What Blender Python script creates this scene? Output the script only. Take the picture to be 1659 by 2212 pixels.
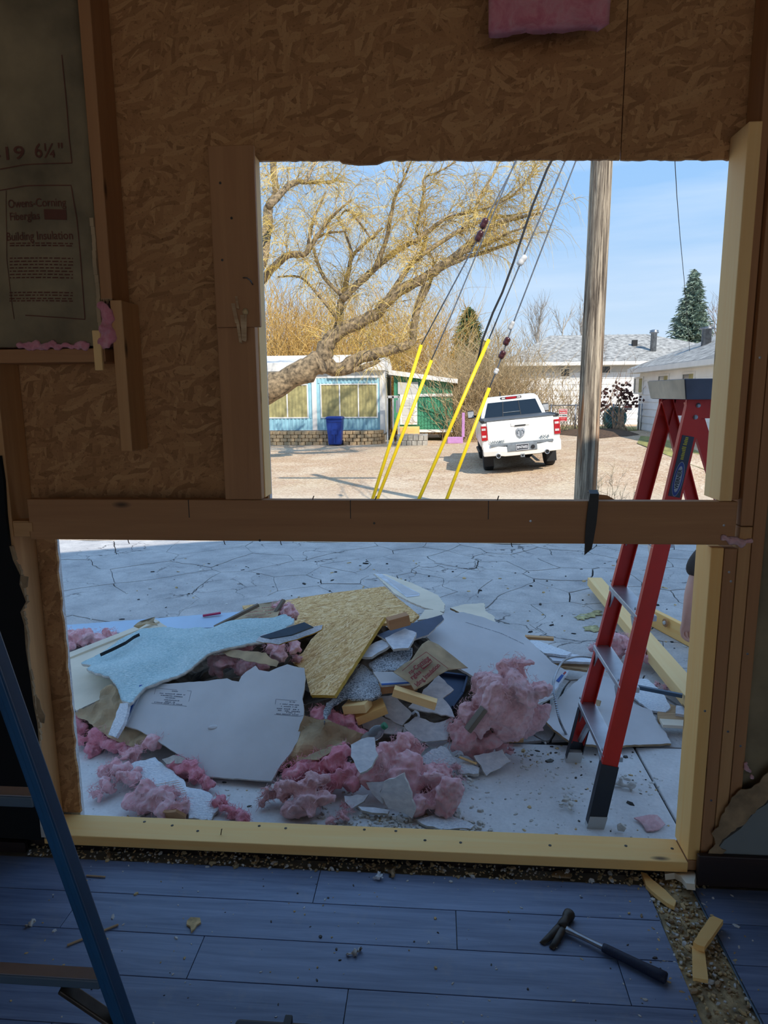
import bpy, bmesh, math, random
from mathutils import Vector, Matrix, noise, geometry
V = Vector
for o in list(bpy.data.objects): bpy.data.objects.remove(o)
SC = bpy.context.scene
COL = SC.collection
R = random.Random(7)

# ------------------------------------------------------------------ camera
IW, IH, FPX = 1659.0, 2212.0, 1450.0
CAM_H = 1.65
PITCH, YAW, ROLL = 9.9, 4.5, -0.5
RM = (Matrix.Rotation(math.radians(YAW), 3, 'Z') @ Matrix.Rotation(math.radians(90 - PITCH), 3, 'X')
      @ Matrix.Rotation(math.radians(ROLL), 3, 'Z'))
CP = V((0, 0, CAM_H))
cd = bpy.data.cameras.new('camera'); cam = bpy.data.objects.new('camera', cd); COL.objects.link(cam)
cam.matrix_world = Matrix.Translation(CP) @ RM.to_4x4()
cd.sensor_fit = 'VERTICAL'; cd.sensor_height = 32.0; cd.lens = 32.0 * FPX / IH
cd.clip_start = 0.02; cd.clip_end = 500
SC.camera = cam

# ------------------------------------------------------------------ sky, sun, exposure
SUN_EL = 41.0
SUN_H = V((0.53, -0.848, 0)).normalized()            # horizontal direction towards the sun
w = bpy.data.worlds.new('sky'); SC.world = w; w.use_nodes = True
wn = w.node_tree; wn.nodes.clear()
wo = wn.nodes.new('ShaderNodeOutputWorld'); wb = wn.nodes.new('ShaderNodeBackground')
def slin(c): return tuple((v / 255 / 12.92 if v / 255 <= .04045 else ((v / 255 + .055) / 1.055) ** 2.4) for v in c) + (1,)
tcw = wn.nodes.new('ShaderNodeTexCoord'); sxw = wn.nodes.new('ShaderNodeSeparateXYZ')
skr = wn.nodes.new('ShaderNodeValToRGB'); ce = skr.color_ramp.elements      # spring sky: pale at the horizon, clear blue above
for k_, (p_, c_) in enumerate(((0.0, (206, 222, 236)), (0.10, (184, 210, 236)), (0.24, (152, 194, 238)), (0.42, (138, 186, 240)))):
    e_ = ce[k_] if k_ < 2 else ce.new(p_); e_.position = p_; e_.color = slin(c_)
mpw = wn.nodes.new('ShaderNodeMapping')
mpw.inputs['Rotation'].default_value = (0.0, 0.16, 0.0); mpw.inputs['Scale'].default_value = (1.3, 1.3, 11)
nzw = wn.nodes.new('ShaderNodeTexNoise'); nzw.inputs['Scale'].default_value = 1.9; nzw.inputs['Detail'].default_value = 7
crw = wn.nodes.new('ShaderNodeValToRGB'); crw.color_ramp.elements[0].position = 0.45; crw.color_ramp.elements[1].position = 0.8
crw.color_ramp.elements[1].color = (0.55, 0.55, 0.55, 1)
mxw = wn.nodes.new('ShaderNodeMix'); mxw.data_type = 'RGBA'; mxw.inputs[7].default_value = slin((216, 230, 246))
L = wn.links.new
L(tcw.outputs['Generated'], mpw.inputs['Vector']); L(mpw.outputs['Vector'], nzw.inputs['Vector']); L(tcw.outputs['Generated'], sxw.inputs[0]); L(sxw.outputs['Z'], skr.inputs['Fac'])
L(nzw.outputs['Fac'], crw.inputs['Fac']); L(crw.outputs['Color'], mxw.inputs[0]); L(skr.outputs['Color'], mxw.inputs[6])
L(mxw.outputs[2], wb.inputs['Color']); L(wb.outputs['Background'], wo.inputs['Surface'])
wb.inputs['Strength'].default_value = 1.16
sd = bpy.data.lights.new('sun', 'SUN'); sd.energy = 5.2; sd.angle = math.radians(0.6); sd.color = (1.0, 0.93, 0.82)
sun = bpy.data.objects.new('sun', sd); COL.objects.link(sun); sun.location = (20, -30, 40)
sdir = V((SUN_H.x * math.cos(math.radians(SUN_EL)), SUN_H.y * math.cos(math.radians(SUN_EL)), math.sin(math.radians(SUN_EL))))
sun.rotation_euler = sdir.to_track_quat('Z', 'Y').to_euler()
vs = SC.view_settings
vs.view_transform = 'Standard'; vs.look = 'None'; vs.gamma = 1.0; vs.use_curve_mapping = False
vs.exposure = 0.0

# ------------------------------------------------------------------ pixel -> place helpers
def ray(x, y): return RM @ V(((x - IW / 2) / FPX, -(y - IH / 2) / FPX, -1))
def atY(x, y, Y): d = ray(x, y); return CP + d * ((Y - CP.y) / d.y)
def atZ(x, y, Z): d = ray(x, y); return CP + d * ((Z - CP.z) / d.z)
def sm(a, b, t):
    t = max(0, min(1, (t - a) / (b - a))); return t * t * (3 - 2 * t)
def gz(x, y):                                         # height of the street and yards outside
    return -0.15 - 0.20 * sm(8.5, 16, y) + max(0, min(0.45, (x - 1.35) * 0.096)) * sm(13, 17, y)
def atG(x, y):
    z = -0.15
    for i in range(30):
        p = atZ(x, y, z); z = z * .5 + .5 * gz(p.x, p.y)
    return p
def plane3(a):
    p = [atZ(*q) for q in a]; n = (p[1] - p[0]).cross(p[2] - p[0]).normalized()
    if n.z < 0: n = -n
    return p[0], n
def onplane(x, y, pl):
    p0, n = pl; d = ray(x, y); return CP + d * ((p0 - CP).dot(n) / d.dot(n))
CR = {1: (100, 1160, 2.765), 2: (100, 1450, 2.765), 3: (600, 1200, 2.765), 4: (550, 1500, 2.765), 5: (1100, 1150, 2.968), 6: (1100, 1500, 2.968), 7: (550, 320, 3.016), 8: (550, 700, 3.016), 9: (980, 700, 2.676)}
def cr(k, pts):
    a, b, s = CR[k]; return [(a + p[0] / s, b + p[1] / s) + tuple(p[2:]) for p in pts]

# ------------------------------------------------------------------ object helpers
def T(o, label, cat, group=None):
    o['label'] = label; o['category'] = cat
    if group: o['group'] = group
    return o
def S(o): o['kind'] = 'structure'; return o
def stuff(o): o['kind'] = 'stuff'; return o
def empty(name, loc=(0, 0, 0), parent=None):
    o = bpy.data.objects.new(name, None); COL.objects.link(o); o.location = loc; o.empty_display_size = .05
    if parent: o.parent = parent
    return o
def wmat(o):
    m = o.matrix_basis.copy()
    if o.parent: m = wmat(o.parent) @ o.matrix_parent_inverse @ m
    return m
def mesh(name, vs_, fs, mat, parent=None, smooth=False, mw=None):
    me = bpy.data.meshes.new(name); me.from_pydata([tuple(v) for v in vs_], [], fs); me.update()
    for m in (mat if isinstance(mat, (list, tuple)) else [mat]): me.materials.append(m)
    if smooth: me.shade_smooth()
    o = bpy.data.objects.new(name, me); COL.objects.link(o)
    if mw is not None: o.matrix_basis = mw
    if parent:
        o.parent = parent; o.matrix_parent_inverse = wmat(parent).inverted()
    return o
class MB:
    """collects shapes into ONE mesh (one part)"""
    def __init__(s): s.v = []; s.f = []; s.m = []
    def add(s, v, f, mi=0):
        b = len(s.v); s.v += [V(q) for q in v]; s.f += [tuple(i + b for i in q) for q in f]; s.m += [mi] * len(f); return s
    def box(s, a, b, mi=0, mw=None):
        x0, y0, z0 = a; x1, y1, z1 = b
        v = [V(q) for q in ((x0, y0, z0), (x1, y0, z0), (x1, y1, z0), (x0, y1, z0), (x0, y0, z1), (x1, y0, z1), (x1, y1, z1), (x0, y1, z1))]
        if mw is not None: v = [mw @ q for q in v]
        return s.add(v, [(0, 3, 2, 1), (4, 5, 6, 7), (0, 1, 5, 4), (1, 2, 6, 5), (2, 3, 7, 6), (3, 0, 4, 7)], mi)
    def tube(s, pts, rad, n=8, mi=0, cap=True):
        pts = [V(p) for p in pts]; k = len(pts)
        if not isinstance(rad, (list, tuple)): rad = [rad] * k
        vs_ = []; up = None
        for i, p in enumerate(pts):
            t = (pts[min(i + 1, k - 1)] - pts[max(i - 1, 0)])
            if t.length < 1e-9: t = V((0, 0, 1))
            t.normalize()
            if up is None: up = t.orthogonal().normalized()
            up = (up - t * up.dot(t))
            up = up.normalized() if up.length > 1e-6 else t.orthogonal().normalized()
            sd_ = t.cross(up)
            for j in range(n):
                a = 2 * math.pi * j / n; vs_.append(p + (up * math.cos(a) + sd_ * math.sin(a)) * rad[i])
        fs = [(i * n + j, i * n + (j + 1) % n, (i + 1) * n + (j + 1) % n, (i + 1) * n + j) for i in range(k - 1) for j in range(n)]
        if cap: fs += [tuple(reversed(range(n))), tuple(range((k - 1) * n, k * n))]
        return s.add(vs_, fs, mi)
    def lathe(s, prof, n=16, mi=0, mw=None):
        vs_ = [V((r * math.cos(2 * math.pi * j / n), r * math.sin(2 * math.pi * j / n), z)) for r, z in prof for j in range(n)]
        if mw is not None: vs_ = [mw @ q for q in vs_]
        k = len(prof); fs = [(i * n + j, i * n + (j + 1) % n, (i + 1) * n + (j + 1) % n, (i + 1) * n + j) for i in range(k - 1) for j in range(n)]
        fs += [tuple(reversed(range(n))), tuple(range((k - 1) * n, k * n))]
        return s.add(vs_, fs, mi)
    def prism(s, poly, ext, mi=0):
        n = len(poly); poly = [V(p) for p in poly]; e = V(ext)
        return s.add(poly + [p + e for p in poly], [tuple(reversed(range(n))), tuple(range(n, 2 * n))] + [(i, (i + 1) % n, n + (i + 1) % n, n + i) for i in range(n)], mi)
    def loft(s, rings, mi=0, cap=True):
        n = len(rings[0]); vs_ = [q for r_ in rings for q in r_]; k = len(rings)
        fs = [(i * n + j, i * n + (j + 1) % n, (i + 1) * n + (j + 1) % n, (i + 1) * n + j) for i in range(k - 1) for j in range(n)]
        if cap: fs += [tuple(reversed(range(n))), tuple(range((k - 1) * n, k * n))]
        return s.add(vs_, fs, mi)
    def out(s, name, mat, parent=None, smooth=False, mw=None, bev=0):
        me = bpy.data.meshes.new(name); me.from_pydata([tuple(v) for v in s.v], [], s.f)
        for m in (mat if isinstance(mat, (list, tuple)) else [mat]): me.materials.append(m)
        if any(s.m): me.polygons.foreach_set('material_index', s.m)
        bm = bmesh.new(); bm.from_mesh(me); bmesh.ops.recalc_face_normals(bm, faces=bm.faces); bm.to_mesh(me); bm.free()
        if smooth: me.shade_smooth()
        o = bpy.data.objects.new(name, me); COL.objects.link(o)
        if mw is not None: o.matrix_basis = mw
        if parent:
            o.parent = parent; o.matrix_parent_inverse = wmat(parent).inverted()
        if bev:
            b = o.modifiers.new('bevel', 'BEVEL'); b.width = bev; b.segments = 2; b.limit_method = 'ANGLE'
        return o
def frame(p, x, z):
    x = V(x).normalized(); z = V(z); z = (z - x * z.dot(x)).normalized(); y = z.cross(x)
    m = Matrix((x, y, z)).transposed().to_4x4(); m.translation = V(p); return m
def board(name, p0, p1, w_, h_, mat, parent=None, up=(0, 0, 1), bev=.002, rough=0):
    """sawn board: length p0-p1 on local X, w_ across, h_ along up; p0, p1 are the centre line"""
    p0 = V(p0); p1 = V(p1); ln = (p1 - p0).length; m = frame(p0, p1 - p0, up)
    o = MB().box((0, -w_ / 2, -h_ / 2), (ln, w_ / 2, h_ / 2)).out(name, mat, parent, mw=m, bev=bev)
    return o
def jagged(pts, step, amt, seed=0):
    """subdivide a closed 2-D outline and roughen it"""
    r_ = random.Random(seed); out = []
    n = len(pts)
    for i in range(n):
        a = V(pts[i]); b = V(pts[(i + 1) % n]); d = b - a; k = max(1, int(d.length / step)); nn = V((-d.y, d.x)).normalized() if d.length > 0 else V((0, 0))
        for j in range(k):
            o_ = 0 if j == 0 else r_.uniform(-1, 1) * amt
            out.append(a + d * (j / k) + nn * o_)
    return out
def cdt(poly, step, seed=0):
    r_ = random.Random(seed); xs = [p[0] for p in poly]; ys = [p[1] for p in poly]
    pts = [V((p[0], p[1])) for p in poly]; n = len(pts)
    def inside(x, y):
        c = False; j = n - 1
        for i in range(n):
            if (pts[i].y > y) != (pts[j].y > y) and x < (pts[j].x - pts[i].x) * (y - pts[i].y) / (pts[j].y - pts[i].y) + pts[i].x: c = not c
            j = i
        return c
    ex = []
    y = min(ys) + step / 2
    while y < max(ys):
        x = min(xs) + step / 2
        while x < max(xs):
            q = (x + r_.uniform(-.25, .25) * step, y + r_.uniform(-.25, .25) * step)
            if inside(*q): ex.append(V(q))
            x += step
        y += step
    v, e, f, *_ = geometry.delaunay_2d_cdt(pts + ex, [], [list(range(n))], 1, 1e-5)
    return v, f
def local2d(outline, anchors):
    pl = plane3(anchors); p0, n = pl
    x = V((1, 0, 0)); x = (x - n * x.dot(n)).normalized(); m = frame(p0, x, n); mi = m.inverted()
    return [V((q.x, q.y)) for q in (mi @ onplane(a, b, pl) for a, b in outline)], m
def slab(name, outline, anchors, th, mat, parent=None, jag=0.0, seed=1, edge=None, bow=0.0):
    """broken flat panel with real thickness, lying in the plane through three anchors (px, py, height)"""
    p2, m = local2d(outline, anchors)
    if jag: p2 = jagged(p2, .022, jag, seed)
    n = len(p2); b = MB()
    tp = [V((p.x, p.y, 0)) for p in p2]; bt = [V((p.x, p.y, -th)) for p in p2]
    b.add(tp + bt, [tuple(range(n)), tuple(reversed(range(n, 2 * n)))], 0)
    b.add(tp + bt, [(i, n + i, n + (i + 1) % n, (i + 1) % n) for i in range(n)], 1 if edge else 0)
    return b.out(name, [mat, edge] if edge else mat, parent, mw=m)
def sheet(name, outline, anchors, mat, th=.002, step=.02, fn=None, parent=None, jag=0.0, seed=1, smooth=True, edge=None):
    """bent or crumpled sheet: triangulated outline, displaced along its normal, with thickness"""
    p2, m = local2d(outline, anchors)
    if jag: p2 = jagged(p2, .02, jag, seed)
    v, f = cdt(p2, step, seed)
    fn = fn or (lambda x, y: 0)
    up = [V((q.x, q.y, fn(q.x, q.y))) for q in v]; n = len(up); b = MB()
    cnt = {}
    for q in f:
        for i in range(len(q)):
            e = (q[i], q[(i + 1) % len(q)]); cnt[e] = cnt.get(e, 0) + 1
    bd = [e for e in cnt if (e[1], e[0]) not in cnt]
    b.add(up + [q - V((0, 0, th)) for q in up], [tuple(q) for q in f] + [tuple(n + i for i in reversed(q)) for q in f])
    b.f += [(e[1], e[0], n + e[0], n + e[1]) for e in bd]; b.m += [1 if edge else 0] * len(bd)
    o = b.out(name, [mat, edge] if edge else mat, parent, smooth=smooth, mw=m)
    return o
def nz(x, y, s, seed=0): return noise.noise(V((x * s, y * s, seed * 3.7)))
def text_geo(s, size, bold=0.0):
    cu = bpy.data.curves.new('t', 'FONT'); cu.body = s; cu.size = size; cu.align_x = 'CENTER'; cu.align_y = 'CENTER'; cu.offset = bold; cu.resolution_u = 3
    o = bpy.data.objects.new('t', cu); COL.objects.link(o); dg = bpy.context.evaluated_depsgraph_get()
    me = bpy.data.meshes.new_from_object(o.evaluated_get(dg)); v = [q.co.copy() for q in me.vertices]; f = [tuple(p.vertices) for p in me.polygons]
    bpy.data.objects.remove(o); bpy.data.curves.remove(cu); bpy.data.meshes.remove(me); return v, f
def lettering(name, s, size, mw, mat, parent, bold=0.0, sx=1.0, fn=None, lift=.0006):
    v, f = text_geo(s, size, bold)
    v = [V((q.x * sx, q.y, lift)) for q in v]
    if fn: v = [mw @ q for q in v]; v = [V((q.x, q.y, fn(q.x, q.y) + lift)) for q in v]
    me_ = mesh(name, v, f, mat, parent, mw=None if fn else mw) if not fn else None
    return me_ if not fn else (v, f)
# ------------------------------------------------------------------ materials
def lin(c): return tuple(((v / 255) / 12.92 if v / 255 <= .04045 else ((v / 255 + .055) / 1.055) ** 2.4) for v in c[:3]) + (1,)
class NT:
    def __init__(s, name):
        s.mat = bpy.data.materials.new(name); s.mat.use_nodes = True; s.t = s.mat.node_tree
        s.b = s.t.nodes['Principled BSDF']; s.co = s.n('ShaderNodeTexCoord')
    def n(s, ty, **kw):
        k = s.t.nodes.new(ty)
        for a, v in kw.items():
            if a in k.inputs: k.inputs[a].default_value = v
            else: setattr(k, a, v)
        return k
    def l(s, a, b): s.t.links.new(a, b)
    def map(s, scale=(1, 1, 1), rot=(0, 0, 0), src=None, loc=(0, 0, 0)):
        m = s.n('ShaderNodeMapping'); m.inputs['Scale'].default_value = scale; m.inputs['Rotation'].default_value = rot; m.inputs['Location'].default_value = loc
        s.l(src or s.co.outputs['Object'], m.inputs['Vector']); return m.outputs['Vector']
    def noise(s, vec, scale, detail=5, rough=.55, dist=0):
        k = s.n('ShaderNodeTexNoise'); k.inputs['Scale'].default_value = scale; k.inputs['Detail'].default_value = detail; k.inputs['Roughness'].default_value = rough; k.inputs['Distortion'].default_value = dist
        s.l(vec, k.inputs['Vector']); return k.outputs['Fac']
    def ramp(s, fac, stops):
        k = s.n('ShaderNodeValToRGB'); e = k.color_ramp.elements
        while len(e) < len(stops): e.new(.5)
        for i, (p, c) in enumerate(stops): e[i].position = p; e[i].color = c if len(c) == 4 else lin(c)
        s.l(fac, k.inputs['Fac']); return k.outputs['Color']
    def mix(s, f, a, b, mode='MIX'):
        k = s.n('ShaderNodeMix', data_type='RGBA', blend_type=mode)
        for nm, v in (('Factor', f), ('A', a), ('B', b)):
            i = k.inputs[nm] if nm != 'Factor' else k.inputs[0]
            if nm != 'Factor': i = [q for q in k.inputs if q.name == nm and q.type == 'RGBA'][0]
            if isinstance(v, (int, float)): i.default_value = v
            elif isinstance(v, tuple): i.default_value = v if len(v) == 4 else lin(v)
            else: s.l(v, i)
        return [q for q in k.outputs if q.type == 'RGBA'][0]
    def math(s, op, a, b=0.0):
        k = s.n('ShaderNodeMath', operation=op)
        for i, v in enumerate((a, b)):
            if isinstance(v, (int, float)): k.inputs[i].default_value = v
            else: s.l(v, k.inputs[i])
        return k.outputs[0]
    def bump(s, h, strength=.3, dist=.01):
        k = s.n('ShaderNodeBump'); k.inputs['Strength'].default_value = strength; k.inputs['Distance'].default_value = dist
        s.l(h, k.inputs['Height']); s.l(k.outputs['Normal'], s.b.inputs['Normal'])
    def fin(s, col, rough=.7, metal=0, spec=None):
        if isinstance(col, tuple): s.b.inputs['Base Color'].default_value = col if len(col) == 4 else lin(col)
        else: s.l(col, s.b.inputs['Base Color'])
        s.b.inputs['Roughness'].default_value = rough; s.b.inputs['Metallic'].default_value = metal
        if spec is not None: s.b.inputs['Specular IOR Level'].default_value = spec
        return s.mat
def plain(name, c, rough=.6, metal=0, var=.12, scale=8, bump=0, bs=40, spec=None):
    t = NT(name); v = t.map(); f = t.noise(v, scale)
    c2 = tuple(max(0, q * (1 - var * 1.6)) for q in c)
    col = t.ramp(f, [(.3, lin(c2)), (.7, lin(c))])
    if bump: t.bump(t.noise(v, bs, 6), bump, .01)
    return t.fin(col, rough, metal, spec)
def wood(name, c1, c2, ax=0, knots=True, rough=.65, grain=26):
    t = NT(name); sc = [grain] * 3; sc[ax] = grain / 22
    v = t.map(tuple(sc)); f = t.noise(v, 1.0, 6, .6, .6)
    sc2 = [7] * 3; sc2[ax] = .5
    g = t.noise(t.map(tuple(sc2)), 1.0, 4, .5, 1.2)
    col = t.ramp(t.mix(.5, f, g), [(.3, c1), (.52, tuple((a + b) / 2 for a, b in zip(c1, c2))), (.7, c2)])
    if knots:
        sc3 = [9] * 3; sc3[ax] = 3.2
        k = t.n('ShaderNodeTexVoronoi'); t.l(t.map(tuple(sc3)), k.inputs['Vector']); k.inputs['Scale'].default_value = 1
        kk = t.ramp(k.outputs['Distance'], [(.05, (1, 1, 1, 1)), (.13, (0, 0, 0, 1))])
        col = t.mix(kk, col, tuple(int(q * .45) for q in c1))
    t.bump(f, .12, .004)
    return t.fin(col, rough)
def osb(name, cs, size=1.0, rough=.75, soft=.38):
    t = NT(name); base = t.map(); d = t.n('ShaderNodeTexNoise'); d.inputs['Scale'].default_value = 5; d.inputs['Detail'].default_value = 3; t.l(base, d.inputs['Vector'])
    va = t.n('ShaderNodeVectorMath', operation='MULTIPLY_ADD'); t.l(d.outputs['Color'], va.inputs[0]); va.inputs[1].default_value = (.09, .09, 0); t.l(base, va.inputs[2])
    src = va.outputs[0]; col = None; hs = None
    for i, (ang, sx, sy) in enumerate(((.1, 16, 62), (1.15, 18, 70), (-.75, 17, 66), (.55, 15, 60), (-1.35, 18, 74), (-.25, 16, 66))):
        k = t.n('ShaderNodeTexVoronoi'); k.voronoi_dimensions = '2D'
        k.inputs['Scale'].default_value = 1; k.inputs['Randomness'].default_value = 1
        rt = t.map(rot=(0, 0, ang), src=src, loc=(i * 3.1, i * 1.7, 0)); t.l(t.map((sx / size, sy / size, 1), src=rt), k.inputs['Vector'])
        sp = t.n('ShaderNodeSeparateColor'); t.l(k.outputs['Color'], sp.inputs[0])
        gr = t.noise(t.map((30 / size, 260 / size, 1), src=rt), 1, 3)
        c = t.ramp(t.math('ADD', t.math('MULTIPLY', sp.outputs[0], .75), t.math('MULTIPLY', gr, .25)), [(.1, cs[0]), (.35, cs[1]), (.62, cs[2]), (.86, cs[3])])
        sel = t.ramp(sp.outputs[1], [(.56, (0, 0, 0, 1)), (.60, (1, 1, 1, 1))])
        col = c if col is None else t.mix(sel, col, c)
        hs = sp.outputs[2] if hs is None else t.mix(sel, hs, sp.outputs[2])
    col = t.mix(soft, col, tuple(int((a_ + b_) / 2) for a_, b_ in zip(cs[1], cs[2])))
    dk = t.noise(base, 130, 2); col = t.mix(t.ramp(dk, [(.28, (.5, .5, .5, 1)), (.4, (0, 0, 0, 1))]), col, tuple(int(q * .5) for q in cs[0]))
    t.bump(hs, .35, .004)
    return t.fin(col, rough, spec=.2)
def stucco(name, c1, c2, scale=60, bump=.8, rough=.9, stops=(.35, .65)):
    t = NT(name); v = t.map((1, 1.7, 1)); f = t.noise(v, scale, 4, .6, .4); g = t.noise(t.map(), 4, 3)
    col = t.ramp(t.math('ADD', t.math('MULTIPLY', f, .75), t.math('MULTIPLY', g, .25)), [(stops[0], c1), (stops[1], c2)])
    t.bump(f, bump, .012); return t.fin(col, rough, spec=.2)
def fibre(name, c1, c2, c3, dirt=.25):
    t = NT(name); v = t.map(); f = t.noise(v, 16, 8, .7, 1.5); g = t.noise(v, 5, 4)
    col = t.ramp(f, [(.3, c1), (.5, c2), (.72, c3)])
    col = t.mix(t.ramp(g, [(.56, (0, 0, 0, 1)), (.74, (dirt, dirt, dirt, 1))]), col, tuple(int(q * .5) for q in c1))
    t.bump(t.noise(t.map((1, 1, 2.6)), 60, 9, .8, 3.5), .55, .012)
    m = t.fin(col, .95, spec=.1)
    t.b.inputs['Sheen Weight'].default_value = .4; return m
M = {}
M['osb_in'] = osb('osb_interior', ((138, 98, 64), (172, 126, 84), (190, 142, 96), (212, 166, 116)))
M['osb_out'] = osb('osb_broken', ((164, 112, 62), (210, 162, 100), (234, 190, 128), (250, 218, 168)), .62, soft=.1)
M['stud'] = wood('stud_pine', (188, 136, 84), (222, 174, 120), 0)
M['stud_old'] = wood('stud_brown', (164, 114, 72), (200, 148, 100), 0)
M['plate'] = wood('plate_pine', (255, 192, 108), (255, 216, 144), 0)
M['lumber'] = wood('fresh_lumber', (250, 198, 128), (255, 222, 158), 0)
M['split'] = wood('split_wood', (150, 112, 76), (224, 196, 156), 0, False, .8, 60)
M['greywood'] = wood('weathered_wood', (96, 86, 76), (150, 136, 118), 0, False, .85)
M['kraft'] = plain('kraft_paper', (208, 180, 140), .8, var=.2, scale=5, bump=.15, bs=30)
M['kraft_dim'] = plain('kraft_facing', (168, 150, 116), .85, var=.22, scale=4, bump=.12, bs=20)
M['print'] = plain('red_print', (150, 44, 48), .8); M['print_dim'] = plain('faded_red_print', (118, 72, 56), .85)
M['pink'] = fibre('pink_fibre', (244, 160, 168), (255, 196, 200), (255, 224, 226))
M['pink_red'] = fibre('deep_pink_fibre', (234, 124, 140), (250, 160, 174), (255, 194, 202))
M['pink_grey'] = fibre('dirty_pink_fibre', (214, 160, 162), (250, 196, 198), (255, 222, 222), .7)
M['drywall'] = plain('grey_drywall_paper', (208, 206, 206), .85, var=.06, scale=2.5, bump=.04)
M['drywall2'] = plain('beige_drywall_paper', (238, 224, 200), .85, var=.06, scale=3)
M['gyp'] = plain('gypsum_core', (226, 220, 210), .95, var=.12, scale=30, bump=.5, bs=60)
M['gypblue'] = stucco('pale_board_face', (206, 210, 218), (238, 240, 244), 22, .15, .85)
M['whitepaint'] = stucco('white_textured_paint', (214, 220, 228), (250, 252, 254), 70, .7)
M['teal'] = stucco('teal_stucco', (162, 200, 206), (224, 244, 246), 75, 1.0)
M['speck'] = stucco('speckled_stucco', (70, 82, 96), (232, 236, 242), 110, 1.0, stops=(.40, .54))
M['slate'] = plain('slate_trim', (70, 92, 112), .45, var=.1)
M['slateblue'] = plain('dark_metal_blue', (52, 66, 92), .4, .3, var=.1)
M['yellowedge'] = plain('yellow_edge', (206, 160, 52), .7)
M['bluetape'] = plain('blue_edge_tape', (44, 96, 178), .6)
M['whitetape'] = plain('white_edge_tape', (220, 226, 234), .6)
M['redtape'] = plain('red_print_tape', (186, 60, 60), .6)
M['ink'] = plain('stamp_ink', (104, 106, 118), .9)
M['palesheet'] = plain('pale_blue_sheet', (182, 208, 232), .55, var=.05, scale=2)
M['magenta'] = plain('magenta_strip', (186, 30, 84), .6)
M['black'] = plain('black_plastic', (16, 17, 20), .5)
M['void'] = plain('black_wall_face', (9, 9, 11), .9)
M['steel'] = plain('galvanised_steel', (170, 174, 180), .35, .9, var=.15)
M['alu'] = plain('aluminium', (200, 204, 210), .35, .85, var=.1)
M['rust'] = plain('dull_iron', (92, 84, 76), .5, .7, var=.3, scale=20)
M['red'] = plain('red_fibreglass', (205, 38, 22), .42, var=.06)
M['bluel'] = plain('blue_fibreglass', (26, 84, 132), .45, var=.08)
M['ladboot'] = plain('dark_ladder_boot', (44, 46, 54), .55)
M['ladcap'] = plain('grey_ladder_cap', (86, 94, 112), .55)
M['tan'] = plain('lit_tan_cap_face', (218, 200, 172), .6)  # tan colour stands in for light falling on the ladder cap's side
M['decal'] = plain('decal_grey', (52, 58, 76), .5); M['decalblue'] = plain('decal_blue', (40, 66, 140), .5); M['decalgrey'] = plain('decal_silver', (176, 180, 186), .5); M['decalyel'] = plain('decal_yellow', (190, 178, 40), .5)
M['rubber'] = plain('blue_black_rubber', (24, 32, 58), .6, bump=.2, bs=120)
M['paintwall'] = plain('grey_green_wall_paint', (142, 148, 146), .85, var=.05, scale=3)
M['torn'] = plain('torn_paper', (186, 156, 118), .9, var=.2, scale=14, bump=.4)
M['base'] = wood('dark_baseboard', (34, 22, 20), (56, 38, 32), 0, False, .5)
M['ceil'] = plain('bare_ceiling_boards', (160, 146, 128), .9, var=.03)
M['roomwall'] = plain('room_wall_paint', (228, 218, 204), .9, var=.03)
def concrete(name, c1, c2, crack=True):
    t = NT(name); v = t.map(); f = t.noise(v, 3.0, 8, .65); g = t.noise(v, 60, 4)
    col = t.ramp(t.math('ADD', t.math('MULTIPLY', f, .7), t.math('MULTIPLY', g, .3)), [(.32, c1), (.62, c2)])
    sp = t.n('ShaderNodeTexVoronoi'); sp.inputs['Scale'].default_value = 26; t.l(v, sp.inputs['Vector'])
    col = t.mix(t.ramp(sp.outputs['Distance'], [(.06, (.8, .8, .8, 1)), (.12, (0, 0, 0, 1))]), col, tuple(int(q * .75) for q in c1))
    if crack:
        d = t.n('ShaderNodeTexNoise'); d.inputs['Scale'].default_value = 4; d.inputs['Detail'].default_value = 5; t.l(v, d.inputs['Vector'])
        va = t.n('ShaderNodeVectorMath', operation='MULTIPLY_ADD'); t.l(d.outputs['Color'], va.inputs[0]); va.inputs[1].default_value = (.35, .35, 0); t.l(v, va.inputs[2])
        e = t.n('ShaderNodeTexVoronoi'); e.feature = 'DISTANCE_TO_EDGE'; e.inputs['Scale'].default_value = 2.6; t.l(va.outputs[0], e.inputs['Vector'])
        msk = t.ramp(t.noise(v, 1.1, 2), [(.5, (0, 0, 0, 1)), (.62, (.8, .8, .8, 1))])
        ck = t.ramp(e.outputs['Distance'], [(.006, (1, 1, 1, 1)), (.022, (0, 0, 0, 1))])
        col = t.mix(t.mix(1.0, ck, msk, 'MULTIPLY'), col, tuple(int(q * .35) for q in c1))
    t.bump(g, .25, .006); return t.fin(col, .85, spec=.3)
M['asphalt'] = concrete('old_asphalt', (156, 154, 154), (204, 200, 196))
M['apron'] = concrete('concrete_apron', (200, 198, 196), (230, 228, 226), False)
M['dirt'] = plain('dark_joint_dirt', (58, 56, 54), .95, var=.3, scale=30)
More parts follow.
